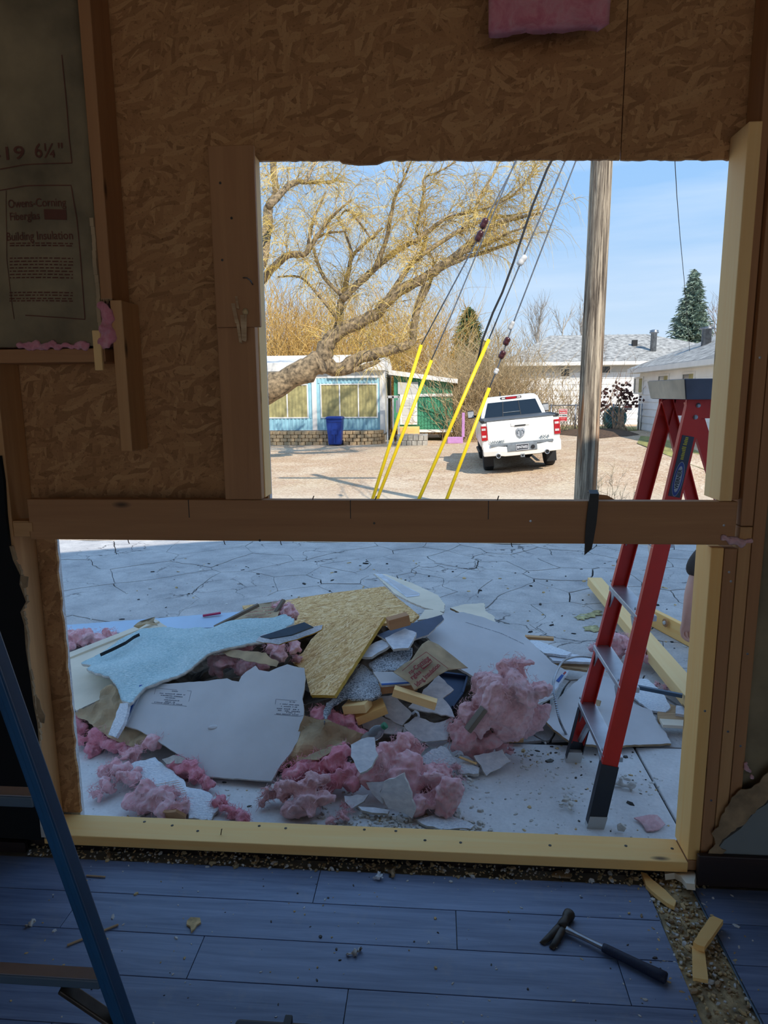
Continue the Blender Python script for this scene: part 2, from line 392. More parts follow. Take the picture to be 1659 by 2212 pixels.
def gravel():
    t = NT('gravel'); v = t.map(); f = t.noise(v, .45, 5, .6); g = t.noise(v, 9, 6, .7); h = t.noise(v, 22, 4, .7)
    col = t.ramp(f, [(.38, (204, 180, 148)), (.5, (192, 162, 132)), (.62, (214, 192, 164))])
    col = t.mix(t.ramp(g, [(.32, (.8, .8, .8, 1)), (.5, (0, 0, 0, 1))]), col, (150, 118, 92))
    col = t.mix(t.ramp(h, [(.52, (0, 0, 0, 1)), (.66, (.9, .9, .9, 1))]), col, (240, 226, 204))
    col = t.mix(t.ramp(t.noise(t.map(loc=(3, 5, 0)), 16, 3, .7), [(.34, (.75, .75, .75, 1)), (.46, (0, 0, 0, 1))]), col, (140, 112, 92))
    sp = t.n('ShaderNodeSeparateXYZ'); t.l(v, sp.inputs[0])
    near = t.ramp(t.math('ADD', t.math('MULTIPLY', sp.outputs['Y'], .05), t.math('MULTIPLY', f, .25)), [(.70, (1, 1, 1, 1)), (.86, (0, 0, 0, 1))])
    col = t.mix(near, col, t.mix(.5, (222, 206, 182), col))
    t.bump(h, .5, .03); return t.fin(col, .95, spec=.1)
M['gravel'] = gravel()
M['grass'] = plain('dry_grass', (176, 170, 96), .95, var=.3, scale=6)
M['leaf_litter'] = plain('leaf_litter', (112, 84, 58), .95, var=.4, scale=12)
def planks(name, c1, c2):
    t = NT(name); oi = t.n('ShaderNodeObjectInfo'); v0 = t.n('ShaderNodeVectorMath', operation='ADD'); t.l(t.co.outputs['Object'], v0.inputs[0])
    cx = t.n('ShaderNodeCombineXYZ'); t.l(t.math('MULTIPLY', oi.outputs['Random'], 31.0), cx.inputs[0]); t.l(t.math('MULTIPLY', oi.outputs['Random'], 17.0), cx.inputs[1]); t.l(cx.outputs[0], v0.inputs[1])
    f = t.noise(t.map((2.2, 40, 1), src=v0.outputs[0]), 1, 7, .65, .8); g = t.noise(t.map((1.2, 5, 1), src=v0.outputs[0]), 1.2, 4)
    col = t.ramp(t.math('ADD', t.math('MULTIPLY', f, .6), t.math('MULTIPLY', g, .4)), [(.32, c1), (.66, c2)])
    du = t.noise(t.map(), 7, 7, .7); col = t.mix(t.ramp(du, [(.55, (0, 0, 0, 1)), (.85, (.45, .45, .45, 1))]), col, (168, 160, 148))
    t.bump(f, .08, .003); return t.fin(col, .42)
M['plank'] = planks('blue_grey_laminate', (78, 92, 122), (134, 150, 180))
M['glue'] = plain('glue_and_sawdust', (228, 200, 150), .95, var=.35, scale=16, bump=.6, bs=50)
M['subfloor'] = plain('pale_subfloor', (158, 156, 146), .9, var=.2, scale=7)
M['crumb'] = plain('pale_crumbs', (222, 220, 214), .95, var=.1, scale=60)
M['chip'] = plain('wood_chips', (236, 202, 146), .9, var=.25, scale=40)
# outdoors
M['bark'] = plain('willow_bark', (170, 148, 116), .95, var=.4, scale=9, bump=1.0, bs=14)
M['twig_y'] = plain('yellow_twig', (236, 204, 110), .8, var=.2)
M['twig_t'] = plain('tan_twig', (228, 202, 156), .85, var=.25)
M['twig_o'] = plain('orange_twig', (240, 196, 112), .85, var=.25)
M['twig_b'] = plain('brown_twig', (200, 166, 134), .9, var=.25)
M['twig_g'] = plain('pale_grey_twig', (214, 204, 190), .9, var=.2)
M['needle'] = plain('evergreen_needles', (100, 126, 72), .8, var=.4, scale=3)
M['needle_b'] = plain('spruce_needles', (142, 164, 146), .8, var=.35, scale=3)
M['dleaf'] = plain('dark_red_leaf', (96, 62, 56), .7, var=.3)
def polewood():
    t = NT('weathered_pole'); v = t.map((26, 26, .9)); f = t.noise(v, 1, 7, .65, .7); g = t.noise(t.map((60, 60, 2.2)), 1, 5, .7)
    col = t.ramp(f, [(.34, (58, 51, 46)), (.46, (132, 118, 102)), (.62, (208, 190, 164))])
    col = t.mix(t.ramp(g, [(.36, (.8, .8, .8, 1)), (.46, (0, 0, 0, 1))]), col, (58, 46, 38))
    r_ = t.noise(t.map((5, 5, .5), loc=(2, 0, 0)), 1, 3); col = t.mix(t.ramp(r_, [(.6, (0, 0, 0, 1)), (.68, (.7, .7, .7, 1))]), col, (170, 108, 58))
    t.bump(f, .9, .03); return t.fin(col, .9, spec=.15)
M['pole'] = polewood()
M['wire'] = plain('black_cable', (26, 26, 28), .6); M['wire_g'] = plain('steel_strand', (120, 124, 130), .5, .5)
M['guard'] = plain('yellow_guard', (246, 208, 12), .45, var=.06, scale=2)
M['insul'] = plain('brown_porcelain', (74, 30, 28), .25); M['insul_w'] = plain('white_insulator', (226, 222, 216), .35)
M['sidebl'] = plain('light_blue_metal_siding', (166, 214, 228), .5, var=.05, scale=1)
M['sidegr'] = plain('green_metal_siding', (70, 150, 116), .5, var=.08, scale=1)
M['white'] = plain('white_paint', (236, 234, 228), .55, var=.04, scale=2)
M['whitesiding'] = plain('white_siding_paint', (250, 250, 248), .6, var=.05, scale=1)
M['greytrim'] = plain('grey_white_trim', (206, 206, 202), .6, var=.05, scale=1)
M['shingle'] = plain('grey_shingles', (190, 188, 182), .9, var=.3, scale=5, bump=.4, bs=8)
M['glass'] = plain('window_glass', (56, 62, 60), .12, var=.05, spec=.8)
M['curtain'] = plain('olive_curtain', (186, 176, 122), .9, var=.15, scale=3)
M['bin'] = plain('blue_bin_plastic', (28, 66, 160), .45, var=.08)
M['block'] = plain('tan_wall_block', (206, 178, 138), .9, var=.12, scale=6); M['blockg'] = plain('grey_wall_block', (190, 184, 172), .9, var=.12, scale=6)
M['soil'] = plain('garden_soil', (120, 82, 60), .95, var=.3)
M['purple'] = plain('purple_paint', (192, 140, 196), .6, var=.05)
M['carwhite'] = plain('pearl_white_paint', (240, 238, 230), .25, var=.02, scale=1, spec=.6)
M['carglass'] = plain('tinted_glass', (20, 26, 32), .06, var=.02, spec=.9)
M['cargrey'] = plain('grey_bumper_trim', (128, 136, 142), .5); M['carblack'] = plain('black_trim', (22, 23, 26), .6); M['tyre'] = plain('tyre_rubber', (40, 40, 42), .85, bump=.3)
M['lamp_red'] = plain('red_tail_lamp', (190, 24, 30), .2, spec=.7); M['lamp_clear'] = plain('clear_lamp', (226, 216, 212), .2)
M['chrome'] = plain('chrome', (205, 208, 212), .15, .95, var=.03); M['tonneau'] = plain('grey_tonneau_cover', (84, 88, 92), .6)
M['platebl'] = plain('plate_face', (60, 64, 72), .5); M['platewh'] = plain('plate_letters', (230, 232, 236), .5)
M['signred'] = plain('sign_red', (206, 44, 50), .5); M['signwhite'] = plain('sign_white', (240, 238, 234), .5)
M['skin'] = plain('skin', (222, 172, 150), .55, var=.06); M['shirt'] = plain('charcoal_cloth', (70, 62, 56), .9, bump=.2); M['jeans'] = plain('dark_denim', (52, 60, 84), .9); M['hair'] = plain('brown_hair', (62, 46, 36), .8); M['boot'] = plain('brown_boot', (84, 62, 44), .7)
def clear():
    t = NT('clear_plastic'); t.b.inputs['Transmission Weight'].default_value = .85; t.b.inputs['IOR'].default_value = 1.2; return t.fin((220, 230, 236), .12)
M['clear'] = clear(); M['capgreen'] = plain('green_cap', (30, 130, 84), .4)
M['lightbulb'] = plain('lamp_shade_metal', (180, 180, 176), .5)
M['stain'] = plain('yellow_paint_stain', (214, 206, 150), .9, var=.3, scale=20); M['fill'] = plain('shade_dark_debris', (104, 84, 66), .95, var=.4, scale=9, bump=.5); M['turq'] = plain('turquoise_plastic', (110, 176, 168), .5)  # debris colour darkened to imitate shade between the rubble pieces
# ------------------------------------------------------------------ building shell
W0, B0 = 2.13, 2.255                                  # room face of the studs, room face of the sheathing
def wm(): return frame((0, B0, 0), (1, 0, 0), (0, -1, 0))     # local x = X, local y = Z, local z towards the room
def rake(x): return (4.43 + .356 * (x + 1.69)) if x < 7 else (4.43 + .356 * 8.69 - .356 * (x - 7))
fac = S(empty('wall_facade'))
def facpiece(pts):
    b = MB(); b.prism([(x, B0 + .013, z) for x, z in pts], (0, .03, 0)); b.out('facade_panel', M['whitepaint'], fac)
facpiece([(-7, -.2), (-1.372, -.2), (-1.372, rake(-1.372) - .2), (-7, rake(-7) - .2)])
facpiece([(-1.372, 1.178), (-.575, 1.178), (-.575, rake(-.575) - .2), (-1.372, rake(-1.372) - .2)])
facpiece([(-.575, 2.395), (.93, 2.38), (.93, rake(.93) - .2), (-.575, rake(-.575) - .2)])
facpiece([(.93, -.2), (20, -.2), (20, rake(20) - .2), (7, rake(7) - .2), (.93, rake(.93) - .2)])
roof = S(empty('roof'))
MB().prism([(-7.6, 2.9, rake(-7.6)), (7, 2.9, rake(7)), (20.6, 2.9, rake(20.6)), (20.6, 2.9, rake(20.6) - .2), (7, 2.9, rake(7) - .2), (-7.6, 2.9, rake(-7.6) - .2)], (0, -11, 0)).out('roof_deck', M['shingle'], roof)
side = S(empty('wall_outer'))
MB().box((-7, -8, -.2), (-6.9, B0, rake(-7) - .2)).out('side_wall', M['whitepaint'], side)
MB().box((19.9, -8, -.2), (20, B0, rake(20) - .2)).out('side_wall', M['whitepaint'], side)
# the room
XL, XR, YB, ZC = -2.9, 3.6, -4.6, 2.95
S(MB().box((XL - .1, YB - .1, ZC), (XR + .1, B0, ZC + .1)).out('ceiling', M['ceil']))
S(MB().box((XL - .1, YB, -.05), (XL, B0, ZC)).out('wall_left', M['roomwall']))
S(MB().box((XR, YB, -.05), (XR + .1, B0, ZC)).out('wall_right', M['roomwall']))
wb_ = S(empty('wall_back'))  # wide unseen doorway added in this wall to let daylight into the room
for a, b in (((XL, 0), (-2.2, ZC)), ((2.9, 0), (XR, ZC)), ((-2.2, 2.75), (2.9, ZC))):
    MB().box((a[0], YB - .1, a[1]), (b[0], YB, b[1])).out('wall_panel', M['roomwall'], wb_)

# ------------------------------------------------------------------ front wall, stripped to studs and sheathing
wf = S(empty('wall_front'))
def osbpiece(pts, seed, jag_from=None):
    p2 = [V(p) for p in pts]; n = len(p2); b = MB(); b.prism([(p.x, p.y, 0) for p in p2], (0, 0, -.012))
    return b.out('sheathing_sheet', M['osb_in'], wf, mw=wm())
def rag(a, b, n, amt, seed):
    r_ = random.Random(seed); return [(a[0] + (b[0] - a[0]) * i / n, a[1] + (b[1] - a[1]) * i / n + (r_.uniform(-amt, amt) if 0 < i < n else 0)) for i in range(n + 1)]
def ragx(a, b, n, amt, seed):
    r_ = random.Random(seed); return [(a[0] + (b[0] - a[0]) * i / n + (r_.uniform(-amt, amt) if 0 < i < n else 0), a[1] + (b[1] - a[1]) * i / n) for i in range(n + 1)]
osbpiece([(XL, 0.03)] + ragx((-1.362, .072), (-1.362, 1.177), 30, .004, 3) + [(-.5785, 1.177), (-.5785, ZC), (XL, ZC)], 1)
hang = [(-.31, 2.379), (-.30, 2.371), (-.25, 2.364), (-.19, 2.364), (-.165, 2.373)]
osbpiece(rag((-.578, 2.387), (-.32, 2.379), 20, .0015, 1) + hang + rag((-.155, 2.374), (.555, 2.352), 60, .002, 2) + [(.555, ZC), (-.578, ZC)], 2)
osbpiece(rag((.558, 2.352), (.925, 2.340), 30, .002, 4) + [(.925, .03), (XR, .03), (XR, ZC), (.558, ZC)], 3)
def vstud(x0, x1, z0, z1, mat, y0=W0, y1=B0, name='stud', lean=0):
    return board(name, ((x0 + x1) / 2, (y0 + y1) / 2, z0), ((x0 + x1) / 2 + lean, (y0 + y1) / 2, z1), x1 - x0, y1 - y0, mat, wf, up=(0, -1, 0), bev=.003)
def hboard(x0, x1, z0, z1, mat, y0=W0, y1=B0, name='plate'):
    return board(name, (x0, (y0 + y1) / 2, (z0 + z1) / 2), (x1, (y0 + y1) / 2, (z0 + z1) / 2), y1 - y0, z1 - z0, mat, wf, bev=.003)
vstud(-1.06, -1.022, 1.955, ZC, M['stud_old'])
lo = vstud(-1.031, -.993, 1.475, 1.952, M['stud'])
vstud(-1.47, -1.432, .075, ZC, M['stud'])
hboard(-1.43, -1.062, 1.762, 1.806, M['stud_old'], W0 + .004, name='blocking')
bs_ = vstud(-1.092, -1.065, 1.735, 1.86, M['lumber'], W0 - .012, W0 + .002, 'splinter')
# broken end of the upper-left stud
sp_ = MB()
for i in range(9):
    x = -1.06 + i * .0042; sp_.add([(x, W0, 1.958), (x + .004, W0, 1.958), (x + .002, W0 + .002, 1.958 - R.uniform(.008, .034)), (x + .002, W0 + .012, 1.958)], [(0, 1, 2), (1, 3, 2), (3, 0, 2), (0, 3, 1)])
sp_.out('splintered_end', M['split'], wf)
hboard(-1.372, .932, 1.177, 1.315, M['stud_old'], W0, W0 + .038, 'rail_beam')
MB().box((-1.432, W0 + .002, 1.185), (-1.374, W0 + .05, 1.24)).out('blocking', M['stud'], wf, bev=.003)
MB().box((-1.425, W0 - .003, 1.205), (-1.36, W0 + .0, 1.235)).out('splinter', M['stud'], wf)
# boards beside the window opening
vstud(-.690, -.568, 1.316, 1.93, M['stud_old'], W0, W0 + .038, 'window_board')
vstud(-.684, -.545, 1.861, 2.385, M['stud_old'], W0 - .021, W0 - .001, 'window_board')
vstud(-.606, -.565, 1.317, 2.387, M['lumber'], W0 + .039, B0, 'stud')
# splintered knot and bent nail on the board
for px, py, qx, qy, wd in ((503, 655, 512, 700, .012), (512, 690, 520, 742, .009), (523, 680, 527, 738, .013), (531, 670, 530, 735, .006), (510, 640, 514, 668, .008)):
    a = atY(px, py, W0 - .024); b = atY(qx, qy, W0 - .030)
    m_ = MB(); m_.add([a + V((-wd / 2, 0, 0)), a + V((wd / 2, .002, 0)), b + V((wd / 2, 0, 0)), b + V((-wd / 2, 0, .004)), a + V((0, .012, 0)), b + V((0, .012, 0))],
                      [(0, 1, 2, 3), (0, 4, 1), (3, 2, 5), (0, 3, 5, 4), (1, 4, 5, 2)]); m_.out('splinter', M['split'], wf)
kp = atY(530, 673, W0 - .026); m_ = MB()
m_.lathe([(.001, -.01), (.008, -.008), (.0095, 0), (.006, .008), (.001, .01)], 7, mw=Matrix.Translation(kp)); m_.out('broken_knot', M['chip'], wf)
def nail(pts, r=.0018, mat='rust'):
    return MB().tube(pts, r, 6).out('nail', M[mat], wf, smooth=True)
q = lambda x, y, d=.024: atY(x, y, W0 - d)
nail([q(525, 600, .03), q(533, 600, .034), q(541, 606, .034), q(546, 615, .023)], .002, 'steel')
# right-hand studs
vstud(.876, .914, 1.316, 2.402, M['lumber'])
vstud(.863, .902, .074, 1.168, M['plate'])
vstud(.904, .943, .074, 1.166, M['stud_old'])
vstud(.945, .983, .074, 1.235, M['stud']); vstud(.945, .983, 1.238, ZC, M['stud_old'])
vstud(.985, 1.022, .074, ZC, M['stud_old'])
vstud(.918, .943, 1.318, ZC, M['stud_old'], W0 + .02, B0)
hboard(-1.43, .862, .034, .072, M['plate'], W0 - .012, B0 - .012, 'bottom_plate')
hboard(.864, XR, .034, .072, M['stud_old'], W0, B0 - .012, 'bottom_plate')
hboard(XL, .95, -.01, .033, M['base'], W0 + .018, B0, 'sill_plate')
# nails and screws standing in the plates
for px, py, h in ((477, 1795, .022), (675, 1078, .012), (810, 1078, .012), (1074, 1078, .014)):
    p = atZ(px, py + 8, .072) if py > 1500 else V((atY(px, 1082, W0 + .015).x, W0 + .015, 1.313))
    nail([p, p + V((.004, 0, h)), p + V((.006, 0, h + .001))], .0018)
for px, py in ((276, 1168), (483, 1168), (605, 1168), (1104, 1171)):
    p = V((atY(px, 1168, W0 + .015).x, W0 + .015, 1.18)); nail([p, p - V((-.003, 0, .016)), p - V((-.006, 0, .018))], .0015)
for px, py in ((312, 1775), (372, 1783), (427, 1795), (560, 1784), (617, 1789), (787, 1792), (855, 1795), (918, 1815), (995, 1820), (1188, 1826), (1352, 1827), (1452, 1833)):
    p = atZ(px, py, .0725); MB().lathe([(.0055, -.002), (.0055, .0006), (.0035, .001)], 8, mw=Matrix.Translation(p)).out('nail', M['rust'], wf)
for x, z in ((.922, 1.09), (.925, .30), (.882, .62), (.96, 1.75), (1.0, 1.60), (1.0, .82), (.895, 1.24), (.93, 1.06), (1.004, .5), (.96, .55), (-.65, 2.28), (-.62, 2.18), (-.655, 2.06), (-.58, 1.18), (-.2, 1.24), (.3, 1.25)):
    MB().lathe([(.004, -.004), (.004, .0008), (.002, .001)], 8, mw=frame((x, (W0 - .021 if z > 1.9 and x < 0 else W0), z), (1, 0, 0), (0, -1, 0))).out('nail', M['steel'] if x > 0 else M['rust'], wf)
# saw kerfs across the beam
for px in (408, 757, 1055):
    p = atY(px, 1100, W0); MB().box((p.x - .0012, W0 - .0008, 1.255), (p.x + .0012, W0 + .001, 1.315)).out('saw_cut', M['black'], wf)
# black wall face at the left with a torn edge
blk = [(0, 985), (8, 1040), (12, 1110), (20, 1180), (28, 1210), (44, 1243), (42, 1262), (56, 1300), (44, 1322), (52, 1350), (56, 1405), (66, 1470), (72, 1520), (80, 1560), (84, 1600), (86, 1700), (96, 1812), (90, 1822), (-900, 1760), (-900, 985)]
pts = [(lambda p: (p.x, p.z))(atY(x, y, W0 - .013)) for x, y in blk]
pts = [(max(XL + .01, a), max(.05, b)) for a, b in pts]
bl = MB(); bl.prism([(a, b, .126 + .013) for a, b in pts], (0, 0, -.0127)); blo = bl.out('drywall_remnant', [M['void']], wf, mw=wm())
# bare gypsum and paper along the torn edge, and the exposed strip below
ed = MB(); r_ = random.Random(5)
for i in range(3, 16):
    a = V(pts[i]); b = V(pts[i + 1])
    for k in range(3):
        u = a.lerp(b, k / 3); v_ = a.lerp(b, (k + 1) / 3); w1, w2 = r_.uniform(.002, .012), r_.uniform(.002, .012)
        ed.prism([(u.x, u.y, .127), (u.x + w1, u.y, .127), (v_.x + w2, v_.y, .127), (v_.x, v_.y, .127)], (0, 0, .011))
ed.out('torn_edge', M['torn'], wf, mw=wm())
for pl, mt in (([(45, 1243), (62, 1246), (60, 1268), (50, 1272)], 'torn'), ([(78, 1502), (86, 1512), (90, 1530), (98, 1545), (96, 1562), (88, 1560), (80, 1540)], 'torn'), ([(75, 1690), (90, 1700), (92, 1740), (100, 1760), (102, 1808), (90, 1808), (84, 1750)], 'gyp')):
    c_ = [atY(x, y, W0 - .014) for x, y in pl]; MB().prism(c_, (0, -.002, 0)).out('torn_paper', M[mt], wf)
# grey painted drywall left standing at the lower right
def rp(pl, y): return [atY(a, b, y) for a, b in pl]
gr = [(1700, 1690), (1655, 1738), (1632, 1752), (1600, 1790), (1565, 1815), (1550, 1835), (1542, 1872), (1542, 1900), (1700, 1915)]
g2 = rp(gr, W0 - .013); x9 = XR
MB().prism(g2[:-1] + [V((XR, W0 - .013, .03)), V((XR, W0 - .013, g2[0].z))], (0, .012, 0)).out('drywall_remnant', M['paintwall'], wf)
tr = jagged([V(p) for p in [(1700, 1630), (1662, 1662), (1640, 1690), (1622, 1702), (1600, 1704), (1580, 1722), (1566, 1745), (1552, 1785), (1537, 1800), (1545, 1822), (1532, 1836), (1528, 1856), (1545, 1850), (1568, 1836), (1552, 1826), (1560, 1812), (1600, 1784), (1634, 1748), (1700, 1686)]], 8, 3, 4)
t2 = MB().prism(rp([(p.x, p.y) for p in tr], W0 - .0145), (0, -.003, 0)).out('torn_paper', M['torn'], wf)
# baseboard and a scrap of drywall beside it
bb = S(MB().box((.886, W0 - .032, .0), (XR, W0 - .014, .115)).out('baseboard_right', M['base'], bev=.004))
S(MB().box((XL, W0 - .02, 0), (-1.50, W0 - .004, .04)).out('trim_1', M['base']))

# ------------------------------------------------------------------ floor of laminate planks
fl = S(empty('floor'))
MB().box((XL, YB - .1, -.05), (XR, B0, -.0085)).out('subfloor', M['subfloor'], fl)
pk = {}
def plank(x0, x1, y0, y1):
    g = .0011
    o = MB().box((0, 0, -.008), (x1 - x0 - 2 * g, y1 - y0 - 2 * g, 0)).out('plank', M['plank'], fl, mw=Matrix.Translation((x0 + g, y0 + g, 0)), bev=.0012)
r_ = random.Random(11); yy = 2.092; k = 0
while yy > .2:
    w_ = .157; x = -2.9 + (k * .47) % 1.25 - 1.25
    while x < .72:
        a, b = max(XL, x), min(x + 1.25, .718 - .012 * (2.1 - yy))
        if b - a > .02: plank(a, b, yy - w_, yy)
        x += 1.25
    x = .872
    while x < XR:
        xe = x + (.35 + (k * .37) % .9 if x == .872 else 1.25); plank(x, min(xe, XR), yy - w_, yy); x = xe
    yy -= w_; k += 1
MB().box((XL, YB, -.008), (XR, yy, 0)).out('plank_field', M['plank'], fl)
MB().tube([(.868, 2.09, .001), (.866, 1.4, .001)], .0035, 6).out('edge_strip', M['slate'], fl)

# ------------------------------------------------------------------ ground outside
gv = MB(); xs = [-45, -30, -20] + [i * .8 for i in range(-18, 24)] + [24, 34, 50]; ys = [-30, -10, 0, 2, 4, 6, 8] + [8 + i * .8 for i in range(1, 34)] + [42, 55, 80, 120]
vs_ = [(x, y, gz(x, y) - (.032 if y < 8.2 else 0)) for y in ys for x in xs]; nx = len(xs)
S(mesh('gravel_street', vs_, [(j * nx + i, j * nx + i + 1, (j + 1) * nx + i + 1, (j + 1) * nx + i) for j in range(len(ys) - 1) for i in range(nx - 1)], M['gravel'], smooth=True))
pave = S(empty('pavement'))
MB().box((-7, 2.1, -.30), (9, 8.15, -.166)).out('joint_dirt', M['dirt'], pave)
def clip(poly, p, n):
    out = []
    for i in range(len(poly)):
        a, b = poly[i], poly[(i + 1) % len(poly)]; da, db = (a - p).dot(n), (b - p).dot(n)
        if da <= 0: out.append(a)
        if (da < 0) != (db < 0) and abs(da - db) > 1e-9: out.append(a.lerp(b, da / (da - db)))
    return out
r_ = random.Random(21); sites = []
while len(sites) < 205:
    p = V((r_.uniform(-6, 6), r_.uniform(3.3, 8.1)))
    md = .26 if (p.x > -1.5 and p.y > 4.5) else .55
    if all((p - q_).length > md for q_ in sites): sites.append(p)
    elif r_.random() < .01: sites.append(p)
def warp(p):
    a = noise.noise_vector(V((p.x * 1.6, p.y * 1.6, 3))); b = noise.noise_vector(V((p.x * 9, p.y * 9, 8)))
    return V((p.x + a.x * .09 + b.x * .014, p.y + a.y * .09 + b.y * .014))
for s_ in sites:
    poly = [V((-6.5, 3.32)), V((6.5, 3.32)), V((6.5, 8.1)), V((-6.5, 8.1))]
    for t_ in sites:
        if t_ is s_ or (t_ - s_).length > 3: continue
        d = (t_ - s_); poly = clip(poly, s_ + d / 2 - d.normalized() * (.0018 + .0055 * (.5 + .5 * math.sin((s_.x + t_.x) * 41.3 + (s_.y + t_.y) * 67.7))), d.normalized())
        if len(poly) < 3: break
    if len(poly) < 3: continue
    pp = []
    for i in range(len(poly)):
        a, b = poly[i], poly[(i + 1) % len(poly)]; kk = max(1, int((b - a).length / .05))
        for j in range(kk): pp.append(warp(a.lerp(b, j / kk)))
    pp = [V((p.x, max(3.30, p.y))) for p in pp]
    z = -.15 + r_.uniform(-.004, .002)
    MB().prism([(p.x, p.y, z - .02) for p in pp], (0, 0, .02)).out('asphalt_piece', M['asphalt'], pave)
for x0, x1 in ((-7, -2.2), (-2.19, 1.02), (1.03, 9)):
    MB().box((x0, 2.29, -.19), (x1, 3.29, -.15)).out('concrete_slab', M['apron'], pave, bev=.006)
MB().box((-7, 2.2, -.3), (9, 2.288, -.152)).out('foundation_edge', M['apron'], pave)
# ------------------------------------------------------------------ street, yards and houses beyond
def atX(x, y, X): d = ray(x, y); return CP + d * ((X - CP.x) / d.x)
def twig(b, p, d, ln, r0, k, wig, droop, rr, n=3):
    """one wandering shoot; returns its points"""
    pts = [V(p)]; d = V(d).normalized(); st = ln / k
    for i in range(k):
        d = (d + V((rr.uniform(-wig, wig), rr.uniform(-wig, wig), rr.uniform(-wig, wig) - droop))).normalized()
        pts.append(pts[-1] + d * st)
    b.tube(pts, [r0 * (1 - .75 * i / k) for i in range(k + 1)], n, cap=False); return pts
# ---- large willow
wt = empty('willow_tree', atG(520, 962) + V((0, -6, 0)))
T(wt, 'large bare willow with thick leaning limb and yellow drooping twigs, before the blue house', 'tree')
YT = 20.6
limbs = [
 [(440, 975, 40), (480, 915, 34), (540, 868, 29), (600, 833, 27), (660, 800, 26), (693, 780, 24)],
 [(693, 780, 20), (709, 742, 17), (735, 714, 14), (782, 695, 13), (815, 675, 12), (848, 640, 11), (908, 605, 10), (938, 586, 9), (991, 549, 8), (1027, 516, 7), (1067, 486, 5), (1120, 470, 4), (1168, 460, 2)],
 [(690, 785, 19), (736, 796, 16), (782, 771, 14), (832, 760, 12), (865, 750, 10), (890, 740, 8), (893, 714, 7), (901, 668, 7), (921, 610, 7)],
 [(736, 800, 11), (780, 795, 8), (820, 778, 5)],
 [(722, 724, 11), (734, 690, 11), (736, 655, 10), (742, 642, 9), (752, 590, 6), (762, 552, 5), (790, 525, 4), (827, 492, 3)],
 [(738, 648, 10), (782, 605, 9), (812, 578, 8), (868, 535, 7), (908, 515, 6), (941, 486, 5), (981, 466, 4), (1040, 452, 3), (1100, 420, 2)],
 [(812, 578, 8), (832, 525, 6), (842, 479, 5), (852, 430, 4), (870, 390, 3), (890, 345, 2)],
 [(548, 640, 16), (566, 565, 15), (577, 486, 14), (580, 446, 12), (596, 419, 9), (590, 360, 8), (588, 320, 7)],
 [(580, 446, 10), (616, 408, 8), (640, 393, 7), (670, 394, 5), (716, 394, 3), (728, 385, 2)],
 [(660, 394, 5), (676, 360, 4), (690, 330, 4)],
 [(548, 625, 14), (586, 582, 11), (623, 552, 9), (659, 549, 8), (683, 512, 6), (716, 469, 4), (759, 431, 2)],
 [(664, 545, 6), (676, 480, 4), (704, 414, 2)], [(680, 515, 5), (710, 503, 3), (748, 500, 2)],
 [(820, 672, 9), (880, 582, 7), (909, 549, 6), (920, 510, 5), (900, 500, 4), (910, 446, 4), (916, 413, 4), (915, 386, 3), (945, 372, 2), (985, 350, 1.5)],
 [(900, 560, 6), (978, 506, 6), (1021, 486, 5), (1060, 470, 4), (1100, 466, 2.5), (1165, 452, 1.5)],
 [(938, 588, 8), (1008, 555, 6), (1047, 545, 5), (1100, 526, 4), (1118, 518, 2)],
 [(991, 549, 6), (1047, 530, 5), (1095, 505, 3), (1145, 487, 2)],
 [(1024, 492, 4), (1031, 436, 4), (1057, 393, 3), (1077, 353, 2.5), (1090, 320, 2)],
 [(1040, 452, 4), (1095, 430, 3), (1125, 405, 2.5), (1150, 370, 2), (1165, 345, 1.2)],
 [(742, 642, 6), (700, 600, 5), (684, 560, 4), (676, 535, 3)], [(730, 690, 5), (690, 640, 4), (650, 600, 3), (600, 598, 2)],
 [(762, 552, 4), (745, 500, 3), (728, 470, 2)], [(732, 470, 2), (755, 455, 3), (800, 512, 3), (812, 510, 2)],
 [(906, 660, 5), (930, 610, 4), (935, 560, 3), (905, 520, 2)]]
tr_ = empty('trunk', (0, 0, 0)); bpy.data.objects.remove(tr_)
tb = MB(); rr = random.Random(3); samples = []
for li, lm in enumerate(limbs):
    yo = YT + (0 if li < 4 else rr.uniform(-1.2, 1.6))
    if li in (7, 8, 9): yo = YT + 2.5
    P = []; Rr = []
    for i, (x, y, r) in enumerate(lm):
        yy = YT - 1.0 + i * .05 if li == 0 else YT + (yo - YT) * min(1, i / 3)
        P.append(atY(x, y, yy)); Rr.append(max(.008, r * (1.0 if li < 3 else .78) / FPX * yy))
    if li == 0: P.insert(0, V((P[0].x - .6, P[0].y, gz(P[0].x, P[0].y) - .1))); Rr.insert(0, .75)
    if li == 7: P.insert(0, V((P[0].x - .2, P[0].y, gz(0, 24) - .1))); Rr.insert(0, .4)
    # smooth and roughen
    Q = []; QR = []
    for i in range(len(P) - 1):
        for k in range(4):
            t_ = k / 4; a = P[max(i - 1, 0)]; b_ = P[i]; c_ = P[i + 1]; d_ = P[min(i + 2, len(P) - 1)]
            Q.append(.5 * ((2 * b_) + (c_ - a) * t_ + (2 * a - 5 * b_ + 4 * c_ - d_) * t_ ** 2 + (-a + 3 * b_ - 3 * c_ + d_) * t_ ** 3) + V([rr.uniform(-1, 1) * Rr[i] * .13 for _ in range(3)])); QR.append((Rr[i] + (Rr[i + 1] - Rr[i]) * t_) * rr.uniform(.9, 1.1))
    Q.append(P[-1]); QR.append(Rr[-1]); tb.tube(Q, QR, 10 if QR[0] > .1 else 7)
    if li > 0:
        for i in range(3, len(Q) - 1): samples.append((Q[i], (Q[i + 1] - Q[i]).normalized(), QR[i]))
tb.out('limbs', M['bark'], wt, smooth=True)
b1 = MB(); b2 = MB(); tips = []
